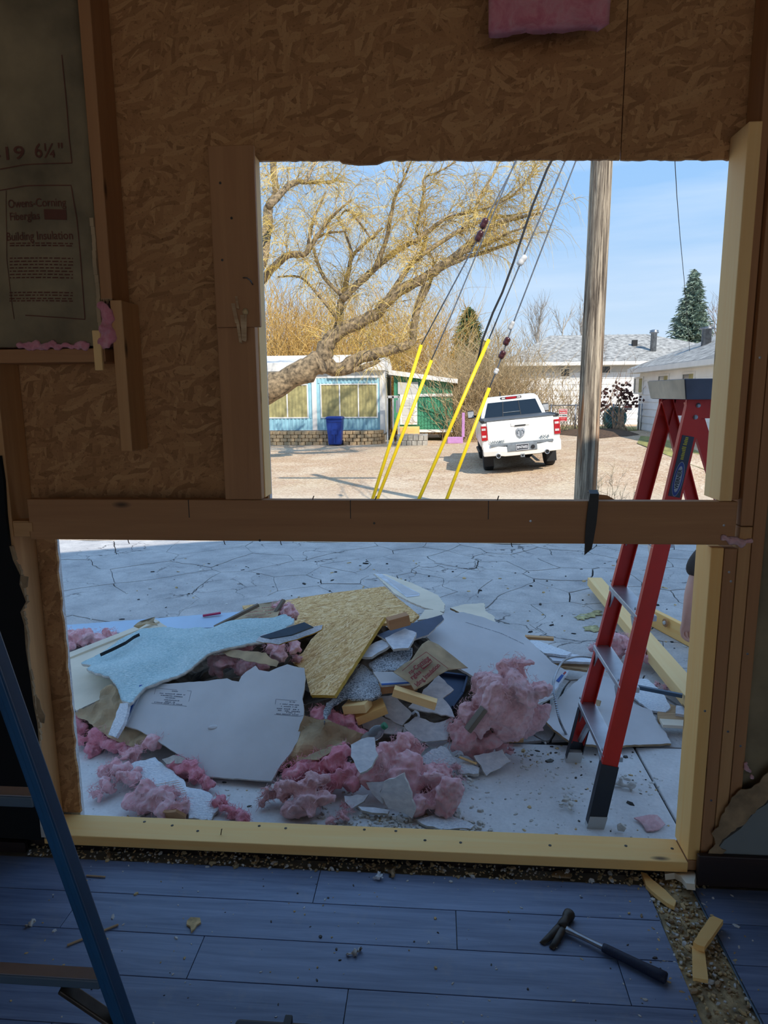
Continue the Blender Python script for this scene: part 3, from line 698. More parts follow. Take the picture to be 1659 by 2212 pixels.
for i in range(430):
    p, d, r = rr.choice(samples); d = (d * .5 + V((rr.uniform(-1, 1), rr.uniform(-.8, .8), rr.uniform(-.15, 1.1)))).normalized()
    q_ = twig(b1, p, d, rr.uniform(.5, 1.9), min(.016, r * .5), 7, .35, -.03, rr, 4); tips += [(a, b - a) for a, b in zip(q_[2:], q_[3:])]
b1.out('branches', M['twig_t'], wt)
for i in range(8000):
    p, d = rr.choice(tips) if rr.random() < .8 else rr.choice(samples)[:2]
    dr = rr.uniform(.0, .35); u = rr.random()
    twig(b2, p, d.normalized() + V((rr.uniform(-1, 1), rr.uniform(-1, 1), rr.uniform(-.6, .7))), rr.uniform(.3, .9) if u < .7 else rr.uniform(.8, 1.6), .0062, 5, .3, dr if u < .7 else .45, rr)
stuff(b2.out('twigs', M['twig_y'], wt))
# ---- bare thickets and trees
def thicket(name, label, x0, x1, Y, top, n, mat, seed, r0=.014, dy=1.5, sh=7, wig=.22, spread=.35, zb=None, group=None, droop=-.02, cat='shrub'):
    rr = random.Random(seed); a = atY(x0, 900, Y).x; b_ = atY(x1, 900, Y).x; t_ = empty(name, ((a + b_) / 2, Y, gz((a + b_) / 2, Y)))
    s_ = MB(); w_ = MB()
    for i in range(n):
        x = rr.uniform(a, b_); y = Y + rr.uniform(-dy, dy); z = zb if zb is not None else gz(x, y)
        u = (x - a) / (b_ - a); h = (top(u) - z) * rr.uniform(.55, 1.05)
        ln = math.hypot(h, .3 * h); P = twig(s_, (x, y, z), (rr.uniform(-spread, spread), rr.uniform(-spread, spread), 1), ln, r0, 7, wig, droop, rr, 3)
        for k in range(sh):
            j = rr.randint(1, 6); q_ = P[j].lerp(P[j + 1], rr.random()); twig(w_, q_, (P[j + 1] - P[j]).normalized() + V((rr.uniform(-1, 1), rr.uniform(-1, 1), rr.uniform(-.2, .6))), ln * rr.uniform(.1, .32), r0 * .6, 4, .3, 0, rr)
    s_.out('stems', mat, t_); stuff(w_.out('twigs', mat, t_)); T(t_, label, cat, group); return t_
Zt = lambda py, Y: atY(829, py, Y).z
thicket('willow_thicket', 'dense golden bare tree crown rising behind the blue house roof', 545, 800, 34, lambda u: Zt(600 + 40 * u, 34), 560, M['twig_o'], 31, .022, 2.0, 8, .25)
thicket('brown_thicket', 'brownish bare brush behind the blue house at its left end', 545, 700, 37, lambda u: Zt(630, 37), 160, M['twig_b'], 33, .025, 1.2, 8)
thicket('yellow_tree', 'golden yellow twiggy tree behind the green shed', 790, 985, 36, lambda u: Zt(690 - 60 * math.sin(u * 3.1), 36), 460, M['twig_o'], 32, .02, 1.6, 8)
thicket('tan_hedge', 'tall tan leafless hedge between the green shed and white truck', 955, 1125, 30.5, lambda u: Zt(745 + 15 * math.sin(u * 9), 30.5), 620, M['twig_t'], 34, .016, 1.2, 9, .22, .5)
thicket('tan_bush', 'loose bare bush in front of the white house behind the truck', 1120, 1250, 30.0, lambda u: Zt(770 + 30 * u, 30), 110, M['twig_t'], 35, .014, .7, 9, .25, .6)
thicket('reddish_bush', 'thin reddish bare bush to the right of the utility pole', 1270, 1335, 29.3, lambda u: Zt(775, 29.3), 26, M['twig_b'], 36, .014, .4, 8, .25, .6)
thicket('roadside_shrub', 'small leafless shrub at the foot of the utility pole', 1292, 1366, 9.5, lambda u: Zt(1000 + 50 * abs(u - .4), 9.5), 26, M['twig_t'], 37, .005, .3, 9, .3, .7)
thicket('dry_stems', 'low dry stems in front of the tan hedge by the purple post', 985, 1045, 28.6, lambda u: Zt(880, 28.6), 60, M['twig_t'], 38, .010, .5, 6)
def baretree(name, label, px, top, Y, spread, n, mat, seed, h0=.3):
    rr = random.Random(seed); p = atY(px, 800, Y); z0 = -.3; zt = Zt(top, Y); t_ = empty(name, (p.x, Y, z0)); b = MB(); w_ = MB()
    P = twig(b, (p.x, Y, z0), (0, 0, 1), (zt - z0) * .92, .12, 9, .08, 0, rr, 6)
    for i in range(n):
        j = rr.randint(int(9 * h0), 8); q_ = P[j].lerp(P[j + 1], rr.random()); a = rr.uniform(0, 6.28)
        Q = twig(b, q_, (math.cos(a) * spread, math.sin(a) * spread, 1), (zt - q_.z) * rr.uniform(.5, 1.0) + .5, .03, 6, .18, 0, rr, 3)
        for k in range(7): m = rr.randint(1, 5); twig(w_, Q[m], (Q[m + 1] - Q[m]).normalized() + V((rr.uniform(-.8, .8), rr.uniform(-.8, .8), rr.uniform(0, .5))), rr.uniform(.5, 1.6), .014, 4, .25, 0, rr)
    b.out('trunk', mat, t_); stuff(w_.out('twigs', mat, t_)); T(t_, label, 'tree')
baretree('bare_tree', 'slender bare grey tree above the left end of the white house roof', 1150, 668, 52, .35, 34, M['twig_g'], 51)
baretree('bare_tree', 'thin open bare tree with few branches just left of the utility pole', 1192, 672, 46, .6, 9, M['twig_g'], 52)
baretree('bare_tree', 'pale bare tree half hidden behind the utility pole', 1252, 664, 54, .4, 26, M['twig_g'], 53)
baretree('bare_tree', 'pinkish bare tree at the right edge behind the spruce', 1556, 650, 60, .5, 40, M['twig_b'], 54)
baretree('bare_tree', 'greyish bare tree over the tan hedge left of the truck', 1080, 735, 44, .5, 24, M['twig_t'], 55)
def conifer(name, label, px, top, bot, Y, rad, mat, seed, n=420):
    rr = random.Random(seed); x = atY(px, 750, Y).x; zt = Zt(top, Y); zb = Zt(bot, Y); t_ = empty(name, (x, Y, -.3)); tk = MB(); tk.tube([(x, Y, -.3), (x, Y, zt)], [.18, .02], 6); tk.out('trunk', M['bark'], t_)
    b = MB()
    for i in range(n):
        u = (i + rr.random()) / n; z = zt - (zt - zb) * u ** .8; a = rr.uniform(0, 6.283); ln = rad * (u ** .75) * rr.uniform(.65, 1.08) + .12
        d = V((math.cos(a), math.sin(a), 0)); P = [V((x, Y, z))]
        for k in range(1, 5): P.append(V((x, Y, z)) + d * ln * k / 4 + V((0, 0, -.28 * ln * math.sin(k / 4 * 2.0) + .10 * ln * (k == 4))))
        b.tube(P, [.09, .16, .15, .11, .02], 4, cap=False)
        for k in range(7):
            q_ = P[rr.randint(1, 4)]; twig(b, q_, d + V((rr.uniform(-1, 1), rr.uniform(-1, 1), rr.uniform(-.5, .25))), rr.uniform(.18, .42), .05, 2, .2, .1, rr)
    stuff(b.out('foliage', mat, t_)); T(t_, label, 'tree')
conifer('spruce_tree', 'tall blue-green spruce rising behind the white house roof', 1490, 598, 745, 58, 1.75, M['needle_b'], 61, 520)
conifer('evergreen_tree', 'dark green round evergreen behind the golden tree and hedge', 1012, 668, 800, 44, 1.6, M['needle'], 62, 420)

# ---- blue mobile home
HY = 28.3
def hp(k, x, y, Y=HY): a, b = cr(k, [(x, y)])[0]; p = atY(a, b, Y); return p.x, p.z
mh = empty('mobile_home', (-6, HY, -.3)); T(mh, 'light blue ribbed mobile home with white roof edge and curtained windows', 'house')
X1 = hp(8, 835, 500)[0]; X0 = -16.0; zbase = .05; zt = hp(8, 500, 262)[1]
def ribs(b, x0, x1, z0, z1, y, pitch, dep):
    n = int((x1 - x0) / pitch)
    for i in range(n): b.box((x0 + i * pitch, y - dep, z0), (x0 + i * pitch + pitch * .5, y, z1))
zw0, zw1 = hp(8, 600, 612)[1], hp(8, 600, 388)[1]; zmid = hp(8, 600, 352)[1]; zs = hp(8, 600, 690)[1]
b = MB(); b.box((X0, HY, zs), (X1, HY + 4.2, zmid)); ribs(b, X0, X1 - .12, zs, zw0 - .02, HY, .16, .03); ribs(b, X0, X1 - .12, zw1 + .03, zmid, HY, .16, .03)
xa = hp(8, 350, 500)[0]; xb = hp(8, 430, 500)[0]; ribs(b, xa + .05, xb - .05, zw0, zw1, HY, .16, .03); ribs(b, hp(8, 803, 500)[0] + .03, X1 - .12, zw0, zw1, HY, .16, .03); ribs(b, X0, -8.8, zw0, zw1, HY, .16, .03)
b.out('siding', M['sidebl'], mh)
MB().box((X0, HY - .02, zmid), (X1, HY + 4.2, zt - .28)).out('upper_band', M['greytrim'], mh)
MB().box((X0, HY - .25, zt - .28), (X1 + .12, HY + 4.4, zt + .08)).out('fascia', M['white'], mh, bev=.02)
MB().prism([(X0, HY - .2, zt + .08), (X0, HY + 2.2, zt + .5), (X0, HY + 4.3, zt + .08)], (X1 - X0 + .1, 0, 0)).out('roof', M['white'], mh)
MB().box((X0, HY - .03, zbase), (X1, HY + .1, zs)).out('base_trim', M['white'], mh)
MB().box((X0, HY + .06, -.4), (X1, HY + 4.1, zbase)).out('skirting', M['blockg'], mh)
MB().box((X1 - .12, HY - .05, zbase), (X1 + .10, HY + .08, zt - .25)).out('corner_post', M['white'], mh)
MB().box((hp(8, 375, 500)[0], HY - .05, zbase), (hp(8, 405, 500)[0], HY + .02, zmid)).out('seam_post', M['white'], mh)
MB().box((hp(8, 470, 0)[0], HY - .12, zmid), (hp(8, 800, 0)[0], HY - .02, zmid + .09)).out('awning_rail', M['white'], mh)
b = MB(); b.box((X1 + .02, HY, zbase), (X1 + .08, HY + 4.2, zt - .28))
for i in range(9): b.box((X1 + .07, HY, zmid + .05 + i * .08), (X1 + .10, HY + 4.2, zmid + .10 + i * .08))
b.out('end_wall', M['greytrim'], mh)
def window(par, x0, x1, z0, z1, y, n, cur=True, fr=.05):
    f = MB(); f.box((x0, y - .05, z0), (x1, y, z0 + fr)); f.box((x0, y - .05, z1 - fr), (x1, y, z1))
    for i in range(n + 1): x = x0 + (x1 - x0 - fr) * i / n; f.box((x, y - .05, z0 + fr), (x + fr, y, z1 - fr))
    wo_ = f.out('window', M['white'], par)
    for i in range(n):
        a = x0 + (x1 - x0 - fr) * i / n + fr; c_ = x0 + (x1 - x0 - fr) * (i + 1) / n
        if cur:
            m = 24; P = [(a + (c_ - a) * j / m, y - .022 + .012 * math.sin(j * 1.5 + i)) for j in range(m + 1)]
            vs_ = [(p[0], p[1], z0 + fr) for p in P] + [(p[0], p[1], z1 - fr) for p in P]
            mesh('curtain', vs_, [(j, j + 1, m + 2 + j, m + 1 + j) for j in range(m)], M['curtain'], wo_, True)
        else: MB().box((a, y - .02, z0 + fr), (c_, y - .01, z1 - fr)).out('pane', M['glass'], wo_)
    return wo_
window(mh, xb, hp(8, 803, 500)[0], zw0, zw1, HY, 3); window(mh, hp(8, -55, 500)[0], xa, zw0, zw1, HY, 3)
# porch rail at the end of the home
pr = empty('porch_rail', (X1 + .5, HY - .6, -.3)); T(pr, 'small white porch rail with a pale panel at the end of the blue home', 'railing')
b = MB(); xa_, xb_ = hp(8, 872, 500)[0], hp(8, 945, 500)[0]
for x in (xa_, xb_, (xa_ + xb_) / 2): MB().box((x - .03, HY - .7, -.35), (x + .03, HY - .64, hp(8, 900, 470)[1])).out('post', M['white'], pr)
MB().box((xa_, HY - .70, hp(8, 900, 482)[1]), (xb_, HY - .64, hp(8, 900, 466)[1])).out('top_rail', M['white'], pr)
MB().box((xa_ + .35, HY - .68, hp(8, 900, 575)[1]), (xb_, HY - .66, hp(8, 900, 495)[1])).out('panel', M['greytrim'], pr)
# block wall before the home, blocks laid one by one
gw = empty('garden_wall', (-6, 27.2, -.35)); T(gw, 'low tan block retaining wall in front of the blue mobile home', 'wall')
path_ = [V((-16 + i * .3, 27.35, 0)) for i in range(int((X1 + 16 - .6) / .3))]; c0 = path_[-1]
for i in range(7): a = i * .2618; path_.append(c0 + V((math.sin(a) * 1.1, 1.1 - math.cos(a) * 1.1, 0)))
bm_ = MB().box((-.138, -.12, 0), (.138, .12, .135)).out('wall_block', M['block'], gw, bev=.015); me_ = bm_.data; first = True
for c in range(4):
    for i in range(len(path_) - 1):
        a, b_ = path_[i], path_[i + 1]; t_ = .5 if c % 2 else 0
        p = a.lerp(b_, t_); z = -.36 + c * .145; m = frame((p.x, p.y, z), b_ - a, (0, 0, 1))
        if p.x < -9.5: continue
        o = bm_ if first else bpy.data.objects.new('wall_block', me_)
        if not first:
            COL.objects.link(o); o.parent = gw; o.matrix_parent_inverse = wmat(gw).inverted(); md = o.modifiers.new('bevel', 'BEVEL'); md.width = .015
        o.matrix_basis = m; first = False
stuff(T(MB().prism([(-16, 27.49, .19), (X1 - .7, 27.49, .19), (X1 - .3, 27.8, .19), (X1 - .3, 28.22, .2), (-16, 28.22, .2)], (0, 0, -.3)).out('garden_soil', M['soil']), 'reddish garden soil behind the tan block wall', 'soil'))
# bin
bp = atG(725, 962); bn = empty('wheelie_bin', bp); T(bn, 'blue wheeled rubbish bin standing before the tan block wall', 'bin')
m = Matrix.Translation(bp)
def rect(w_, d, z, ox=0, oy=0): return [V((ox - w_ / 2, oy - d / 2, z)), V((ox + w_ / 2, oy - d / 2, z)), V((ox + w_ / 2, oy + d / 2, z)), V((ox - w_ / 2, oy + d / 2, z))]
MB().loft([rect(.50, .50, .04), rect(.58, .58, .6), rect(.64, .68, 1.06)]).out('body', M['bin'], bn, mw=m, bev=.03)
MB().loft([rect(.68, .74, 1.06), rect(.68, .74, 1.12), rect(.56, .6, 1.17)]).out('lid', M['bin'], bn, mw=m, bev=.02)
MB().box((-.30, -.35, .95), (.30, -.30, 1.0)).out('front_rib', M['bin'], bn, mw=m); MB().box((-.03, -.315, .1), (.03, -.27, .62)).out('front_rib', M['bin'], bn, mw=m); MB().box((-.12, -.32, .45), (.12, -.28, .62)).out('front_plate', M['bin'], bn, mw=m)
MB().tube([(-.3, .36, 1.08), (.3, .36, 1.08)], .02).out('handle', M['bin'], bn, mw=m)
for s_ in (-1, 1): MB().tube([(s_ * .24, .22, .1), (s_ * .30, .22, .1)], .1, 14).out('wheel', M['tyre'], bn, mw=m)
# green shed
SY = 29.5; sh = empty('garden_shed', (0, SY, -.3)); T(sh, 'green ribbed metal shed with white door and sloping white roof', 'shed')
def sp(x, y): return hp(8, x, y, SY)
xs0, xs1 = max(sp(905, 0)[0], X1 + .16), sp(1295, 0)[0]
b = MB(); zq0 = sp(1100, 690)[1]; zq1 = sp(1100, 480)[1]; zr0, zr1 = sp(930, 330)[1], sp(1290, 385)[1]
b.prism([(xs0, SY, zq0), (xs1, SY, zq0), (xs1, SY, zr1), (xs0, SY, zr0)], (0, 2.5, 0)); ribs(b, sp(1066, 0)[0], xs1, zq0, zq1, SY, .14, .03)
n_ = int((xs1 - xs0) / .14)
for i in range(n_): x = xs0 + i * .14; b.box((x, SY - .03, sp(1000, 465)[1]), (x + .07, SY, zr0 + (zr1 - zr0) * i / n_ - .06))
b.out('siding', M['sidegr'], sh)
MB().box((sp(1060, 0)[0], SY - .05, sp(0, 482)[1]), (xs1, SY, sp(0, 464)[1])).out('band', M['white'], sh)
MB().prism([(xs0 - .2, SY - .3, zr0), (xs1 + .2, SY - .3, zr1 - .02), (xs1 + .2, SY - .3, zr1 + .16), (xs0 - .2, SY - .3, zr0 + .2)], (0, 3, 0)).out('roof', M['white'], sh)
d_ = MB().box((sp(945, 0)[0], SY - .06, sp(0, 660)[1]), (sp(1060, 0)[0], SY - .01, sp(0, 465)[1])).out('door', M['white'], sh)
for q0, q1 in ((500, 540), (550, 600), (610, 650)): MB().box((sp(962, 0)[0], SY - .075, sp(0, q1)[1]), (sp(1040, 0)[0], SY - .06, sp(0, q0)[1])).out('door_panel', M['greytrim'], d_)
MB().box((sp(932, 0)[0], SY - .07, sp(0, 465)[1]), (sp(1066, 0)[0], SY - .01, sp(0, 388)[1])).out('transom_panel', M['greytrim'], sh)
MB().box((sp(1066, 0)[0], SY - .06, zq0 - .1), (xs1, SY + .02, zq0 + .02)).out('base_trim', M['white'], sh)
a, b_ = sp(1070, 530), sp(1215, 585); board('brace', (a[0], SY - .05, a[1]), (b_[0], SY - .05, b_[1]), .04, .1, M['sidegr'], sh)
MB().box((sp(935, 0)[0], SY - .9, -.3), (sp(1075, 0)[0], SY - .05, sp(0, 672)[1])).out('step', M['plate'], sh)
# grey raised bed
rb = empty('raised_bed', (0, 27.4, -.3)); T(rb, 'grey concrete block raised bed in front of the shed door', 'planter')
bx0, bx1, byr = hp(8, 918, 0, 26.8)[0], hp(8, 1128, 0, 26.8)[0], 26.8
bk = None
for c in range(2):
    for i in range(6):
        for s_ in (0, 1):
            w_ = (bx1 - bx0) / 6; x = bx0 + w_ * (i + (.25 if c else 0)); o = MB().box((x + .008, byr + s_ * 1.1, -.36 + c * .21), (min(bx1, x + w_ - .008), byr + .2 + s_ * 1.1, -.16 + c * .21)).out('wall_block', M['blockg'], rb, bev=.012)
for s_ in (bx0, bx1 - .2): MB().box((s_, byr + .2, -.36), (s_ + .2, byr + 1.1, .05)).out('wall_block', M['blockg'], rb, bev=.012)
MB().box((bx0 + .2, byr + .2, -.36), (bx1 - .2, byr + 1.1, .01)).out('soil_fill', M['soil'], rb)
pp = atG(990, 958); pb = empty('purple_planter', pp); T(pb, 'purple painted box with upright purple post beside the truck shadow', 'planter')
m = Matrix.Translation(pp); wq = (hp(8, 1355, 0, pp.y)[0] - hp(8, 1250, 0, pp.y)[0])
MB().box((-wq * .7, 0, 0), (wq * .3, .3, .26)).out('box', M['purple'], pb, mw=m, bev=.02)
MB().box((wq * .22, .05, .26), (wq * .40, .2, 1.25)).out('post', M['purple'], pb, mw=m, bev=.01)

# ---- white houses on the right
ha = empty('white_house', (9.5, 22, 0)); T(ha, 'near white sided house with small windows, right of the pole behind the red ladder', 'house')
XH = 8.55; za, zb_ = -.15, 2.42
for i in range(9):
    z = za + i * (zb_ - za) / 9; h = (zb_ - za) / 9
    MB().add([(XH, 16, z), (XH, 29.6, z), (XH - .03, 29.6, z), (XH - .03, 16, z), (XH, 16, z + h), (XH, 29.6, z + h), (XH - .006, 29.6, z + h), (XH - .006, 16, z + h)], [(0, 3, 2, 1), (4, 5, 6, 7), (0, 4, 7, 3), (3, 7, 6, 2), (2, 6, 5, 1), (1, 5, 4, 0)]).out('siding_course', M['whitesiding'], ha)
MB().box((XH, 16, za - .2), (XH + 8, 29.6, zb_ + .05)).out('wall_core', M['whitesiding'], ha)
MB().box((XH - .45, 15.6, zb_ + .02), (XH + 8.4, 30.0, zb_ + .22)).out('eave', M['white'], ha, bev=.02)
ex, ey0, ey1 = XH - .45, 15.6, 30.0; rz = zb_ + .22; rid = 1.9
MB().add([(ex, ey0, rz), (ex, ey1, rz), (ex + 8.8, ey1, rz), (ex + 8.8, ey0, rz), (ex + 4.4, ey0 + 4.4, rz + rid), (ex + 4.4, ey1 - 4.4, rz + rid)], [(0, 1, 5, 4), (1, 2, 5), (2, 3, 4, 5), (3, 0, 4), (0, 3, 2, 1)]).out('roof', M['shingle'], ha)
def wx(x0, y0, x1, y1):
    a = atX(*cr(9, [(x0, y0)])[0], XH); b_ = atX(*cr(9, [(x1, y1)])[0], XH); f = MB(); y_0, y_1 = sorted((a.y, b_.y)); z0, z1 = sorted((a.z, b_.z))
    for q0, q1 in (((y_0, z0), (y_1, z0 + .07)), ((y_0, z1 - .07), (y_1, z1)), ((y_0, z0 + .07), (y_0 + .1, z1 - .07)), ((y_1 - .1, z0 + .07), (y_1, z1 - .07))): f.box((XH - .06, q0[0], q0[1]), (XH, q1[0], q1[1]))
    o = f.out('window', M['white'], ha); MB().box((XH - .035, y_0 + .1, z0 + .07), (XH - .03, y_1 - .1, z1 - .07)).out('pane', M['glass'], o); MB().box((XH - .045, y_0 + .1, z0 + .07), (XH - .035, (y_0 * .55 + y_1 * .45), z1 - .07)).out('curtain', M['curtain'], o)
wx(1050, 308, 1098, 405); wx(1188, 292, 1245, 412); wx(1328, 280, 1395, 400)
def flue(par, px, y0, y1, Y, r):
    a, b_ = atY(px, y1, Y), atY(px, y0, Y); h = b_.z - a.z; MB().lathe([(r, -.3), (r, h * .86), (r * 1.5, h * .87), (r * 1.5, h * .92), (r * 1.15, h * .93), (r * 1.5, h * .96), (r * .6, h)], 14, mw=Matrix.Translation(a)).out('flue_pipe', M['steel'], par, smooth=True)
flue(ha, 1525, 706, 745, 26, .17)
hb = empty('white_house', (8, 36, 0)); T(hb, 'farther white sided house with wide grey hipped roof behind the truck', 'house')
YB2 = 34.5; hx0, hx1 = atY(1105, 850, YB2).x, 16.0; hz1 = atY(1200, 790, YB2).z
for i in range(10):
    z = -.2 + i * (hz1 - .35 + .2) / 10; h = (hz1 - .15) / 10; MB().add([(hx0, YB2, z), (hx1, YB2, z), (hx1, YB2 - .03, z), (hx0, YB2 - .03, z), (hx0, YB2, z + h), (hx1, YB2, z + h), (hx1, YB2 - .006, z + h), (hx0, YB2 - .006, z + h)], [(0, 3, 2, 1), (4, 5, 6, 7), (0, 4, 7, 3), (3, 7, 6, 2), (2, 6, 5, 1), (1, 5, 4, 0)]).out('siding_course', M['whitesiding'], hb)
MB().box((hx0, YB2, -.4), (hx1, YB2 + 9, hz1)).out('wall_core', M['greytrim'], hb)
MB().box((hx0 - .5, YB2 - .6, hz1 - .02), (hx1 + .5, YB2 + 9.5, hz1 + .16)).out('eave', M['white'], hb, bev=.02)
zr = atY(1290, 722, YB2 + 4).z; rz = hz1 + .16
MB().add([(hx0 - .5, YB2 - .6, rz), (hx1 + .5, YB2 - .6, rz), (hx1 + .5, YB2 + 9.5, rz), (hx0 - .5, YB2 + 9.5, rz), (atY(1190, 735, YB2 + 4).x, YB2 + 4.4, zr), (atY(1400, 730, YB2 + 4).x, YB2 + 4.4, zr)], [(0, 1, 5, 4), (1, 2, 5), (2, 3, 4, 5), (3, 0, 4), (3, 2, 1, 0)]).out('roof', M['shingle'], hb)
window(hb, atY(1238, 0, YB2).x, atY(1262, 0, YB2).x, atY(1250, 815, YB2).z, atY(1250, 795, YB2).z, YB2 - .03, 1, False); window(hb, atY(1330, 0, YB2).x, atY(1358, 0, YB2).x, atY(1250, 808, YB2).z, atY(1250, 790, YB2).z, YB2 - .03, 1, False)
flue(hb, 1410, 712, 770, 35.6, .15)
a = atY(1372, 745, 36.5); MB().box((a.x - .12, a.y, a.z - .2), (a.x + .12, a.y + .25, a.z + .25)).out('roof_vent', M['carblack'], hb)
# chain-link fence, signs and yard things
fx0, fx1, FY = atY(1185, 900, 29).x, XH - .1, 29.0; fe = empty('chain_link_fence', (6, FY, 0)); T(fe, 'grey chain link fence with gate between the truck and the near white house', 'fence')
zf = lambda x: gz(x, FY)
fz = 1.15
for px in (1190, 1243, 1324, 1380, 1386): x = atY(px, 900, FY).x; MB().tube([(x, FY, zf(x) - .1), (x, FY, fz + .05)], .03, 8).out('post', M['steel'], fe, smooth=True)
MB().tube([(fx0, FY, fz), (fx1, FY, fz)], .022, 8).out('top_rail', M['steel'], fe, smooth=True)
b = MB(); n_ = 34; hF = fz + .15
for i in range(-9, n_):
    for s_ in (0, 1):
        x = fx0 + (fx1 - fx0) * i / n_; x2 = x + hF * .75; xa_, xb_ = (x, x2) if s_ == 0 else (x2, x); za_, zb2 = -.12, fz
        q0, q1 = V((xa_, FY, za_)), V((xb_, FY, zb2))
        lo_, hi_ = min(q0.x, q1.x), max(q0.x, q1.x)
        if lo_ < fx0 or hi_ > fx1: continue
        b.tube([q0, q1], .008, 3, cap=False)
b.out('wire_mesh', M['steel'], fe)
def sign(name, label, x0, y0, x1, y1, Y, rows):
    a, b_ = atY(*cr(9, [(x0, y0)])[0], Y), atY(*cr(9, [(x1, y1)])[0], Y); w_, h = b_.x - a.x, a.z - b_.z; c = V(((a.x + b_.x) / 2, Y, b_.z)); so = empty(name, c); T(so, label, 'sign')
    MB().box((-w_ / 2, 0, 0), (w_ / 2, .01, h)).out('board', M['signwhite'], so, mw=Matrix.Translation(c))
    for z0, z1, col, txts, tc in rows:
        if col: MB().box((-w_ / 2 * .96, -.004, h * z0), (w_ / 2 * .96, 0, h * z1)).out('colour_band', M[col], so, mw=Matrix.Translation(c))
        for k, s_ in enumerate(txts):
            hh = h * (z1 - z0) / len(txts); zz = h * z1 - hh * (k + .5); v, f = text_geo(s_, hh * .8, .002); mw_ = max(q_.x for q_ in v) * 2; sx = min(1, w_ * .86 / mw_)
            mesh('lettering', [(q_.x * sx, -.007, q_.y + zz) for q_ in v], f, M[tc], so, mw=Matrix.Translation(c))
sign('fence_sign', 'red and white private property no parking sign on the fence beside the truck', 610, 490, 655, 562, 28.9, [(.60, .97, 'signred', ['PRIVATE', 'PROPERTY'], 'signwhite'), (.36, .58, None, ['NO PARKING'], 'carblack'), (.03, .34, 'signred', ['----------', '-------'], 'signwhite')])
sign('fence_sign', 'small white sign with red band near the gate of the fence', 985, 472, 1030, 498, 28.9, [(.55, .95, 'signred', ['--------'], 'signwhite'), (.05, .45, None, ['-------'], 'carblack')])
p = atY(*cr(9, [(930, 545)])[0], 29.8); tq = T(MB().lathe([(.30, -.28), (.46, -.22), (.5, 0), (.46, .22), (.40, .26), (.42, .20), (.44, 0), (.28, -.24)], 20, mw=frame(p, (1, 0, 0), (0, -1, .5))).out('plastic_tub', M['turq'], None, True), 'turquoise round plastic tub leaning behind the chain link fence', 'tub')
db = empty('dark_leaf_bush', (6.9, 28.6, 0)); rr = random.Random(71); b = MB(); lf = MB()
for px, py in ((945, 380), (985, 370), (1010, 400), (960, 430), (890, 400), (880, 470), (1040, 450), (1000, 440), (850, 480)):
    q1 = atY(*cr(9, [(px, py)])[0], 28.4); q0 = V((atY(1340, 930, 28.4).x + rr.uniform(-.3, .3), 28.4, gz(7, 28))); md = (q0 + q1) / 2 + V((rr.uniform(-.25, .25), 0, .1)); b.tube([q0, md, q1], [.035, .022, .01], 5)
    for k in range(16):
        c = q1 + V((rr.gauss(0, .14), rr.gauss(0, .12), rr.gauss(0, .15))); u = V((rr.uniform(-1, 1), rr.uniform(-1, 1), rr.uniform(-1, 1))).normalized() * .09; v_ = u.cross(V((.3, 1, .2))).normalized() * .055
        lf.add([c - u, c + v_, c + u, c - v_], [(0, 1, 2, 3)])
b.out('stems', M['twig_b'], db); stuff(lf.out('leaves', M['dleaf'], db)); T(db, 'shrub with clumps of dark withered leaves beside the fence gate', 'shrub')
def mound(name, label, pts, Y, h, mat, cat):
    P = [atG(*q_) for q_ in cr(9, pts)]; c = sum(P, V()) / len(P); n = len(P); vs_ = [q_ + V((0, 0, .01)) for q_ in P] + [c + (q_ - c) * .6 + V((0, 0, h)) for q_ in P] + [c + V((0, 0, h * 1.1))]
    o = mesh(name, vs_, [(i, (i + 1) % n, n + (i + 1) % n, n + i) for i in range(n)] + [(n + i, n + (i + 1) % n, 2 * n) for i in range(n)], mat, smooth=True); stuff(T(o, label, cat))
mound('leaf_litter', 'brown fallen leaves heaped along the fence behind the truck', [(612, 640), (700, 648), (850, 660), (1000, 650), (1075, 640), (1000, 615), (850, 610), (700, 612), (620, 618)], 27, .12, M['leaf_litter'], 'leaf litter')
mound('grass_strip', 'dry green grass strip along the foot of the near white house', [(1060, 690), (1180, 735), (1300, 790), (1500, 860), (1520, 780), (1300, 690), (1180, 655), (1080, 648)], 22, .04, M['grass'], 'grass')
mound('lawn_patch', 'green lawn patch behind the chain link fence', [(612, 612), (720, 618), (900, 620), (1060, 618), (1060, 596), (900, 592), (720, 592), (620, 592)], 30, .05, M['grass'], 'grass')
# ------------------------------------------------------------------ utility pole, guys and wires
po = empty('utility_pole', (1.915, 8.8, -.2)); T(po, 'weathered grey wooden utility pole standing behind the beam', 'utility pole')
p0, p1 = atY(1260, 1150, 8.8), atY(1301, 330, 8.8); d = (p1 - p0) / (p1.z - p0.z); rr = random.Random(9)
N, K = 28, 60; vs_ = []
for k in range(K + 1):
    z = -.25 + 8.25 * k / K; c = p0 + d * (z - p0.z)
    for j in range(N):
        a = 2 * math.pi * j / N; r = (.142 - .0035 * z) * (1 + .05 * noise.noise(V((math.cos(a) * 4, math.sin(a) * 4, z * .35))) - .10 * max(0, noise.noise(V((math.cos(a) * 9, math.sin(a) * 9, z * .5))) - .12))
        vs_.append((c.x + r * math.cos(a), c.y + r * math.sin(a), z))
mesh('pole_shaft', vs_, [(k * N + j, k * N + (j + 1) % N, (k + 1) * N + (j + 1) % N, (k + 1) * N + j) for k in range(K) for j in range(N)] + [tuple(range(K * N, K * N + N))], M['pole'], po, True)
ptop = p0 + d * (7.9 - p0.z)
MB().box((ptop.x - 1.2, ptop.y - .06, 7.2), (ptop.x + 1.2, ptop.y + .06, 7.34)).out('crossarm', M['greywood'], po)
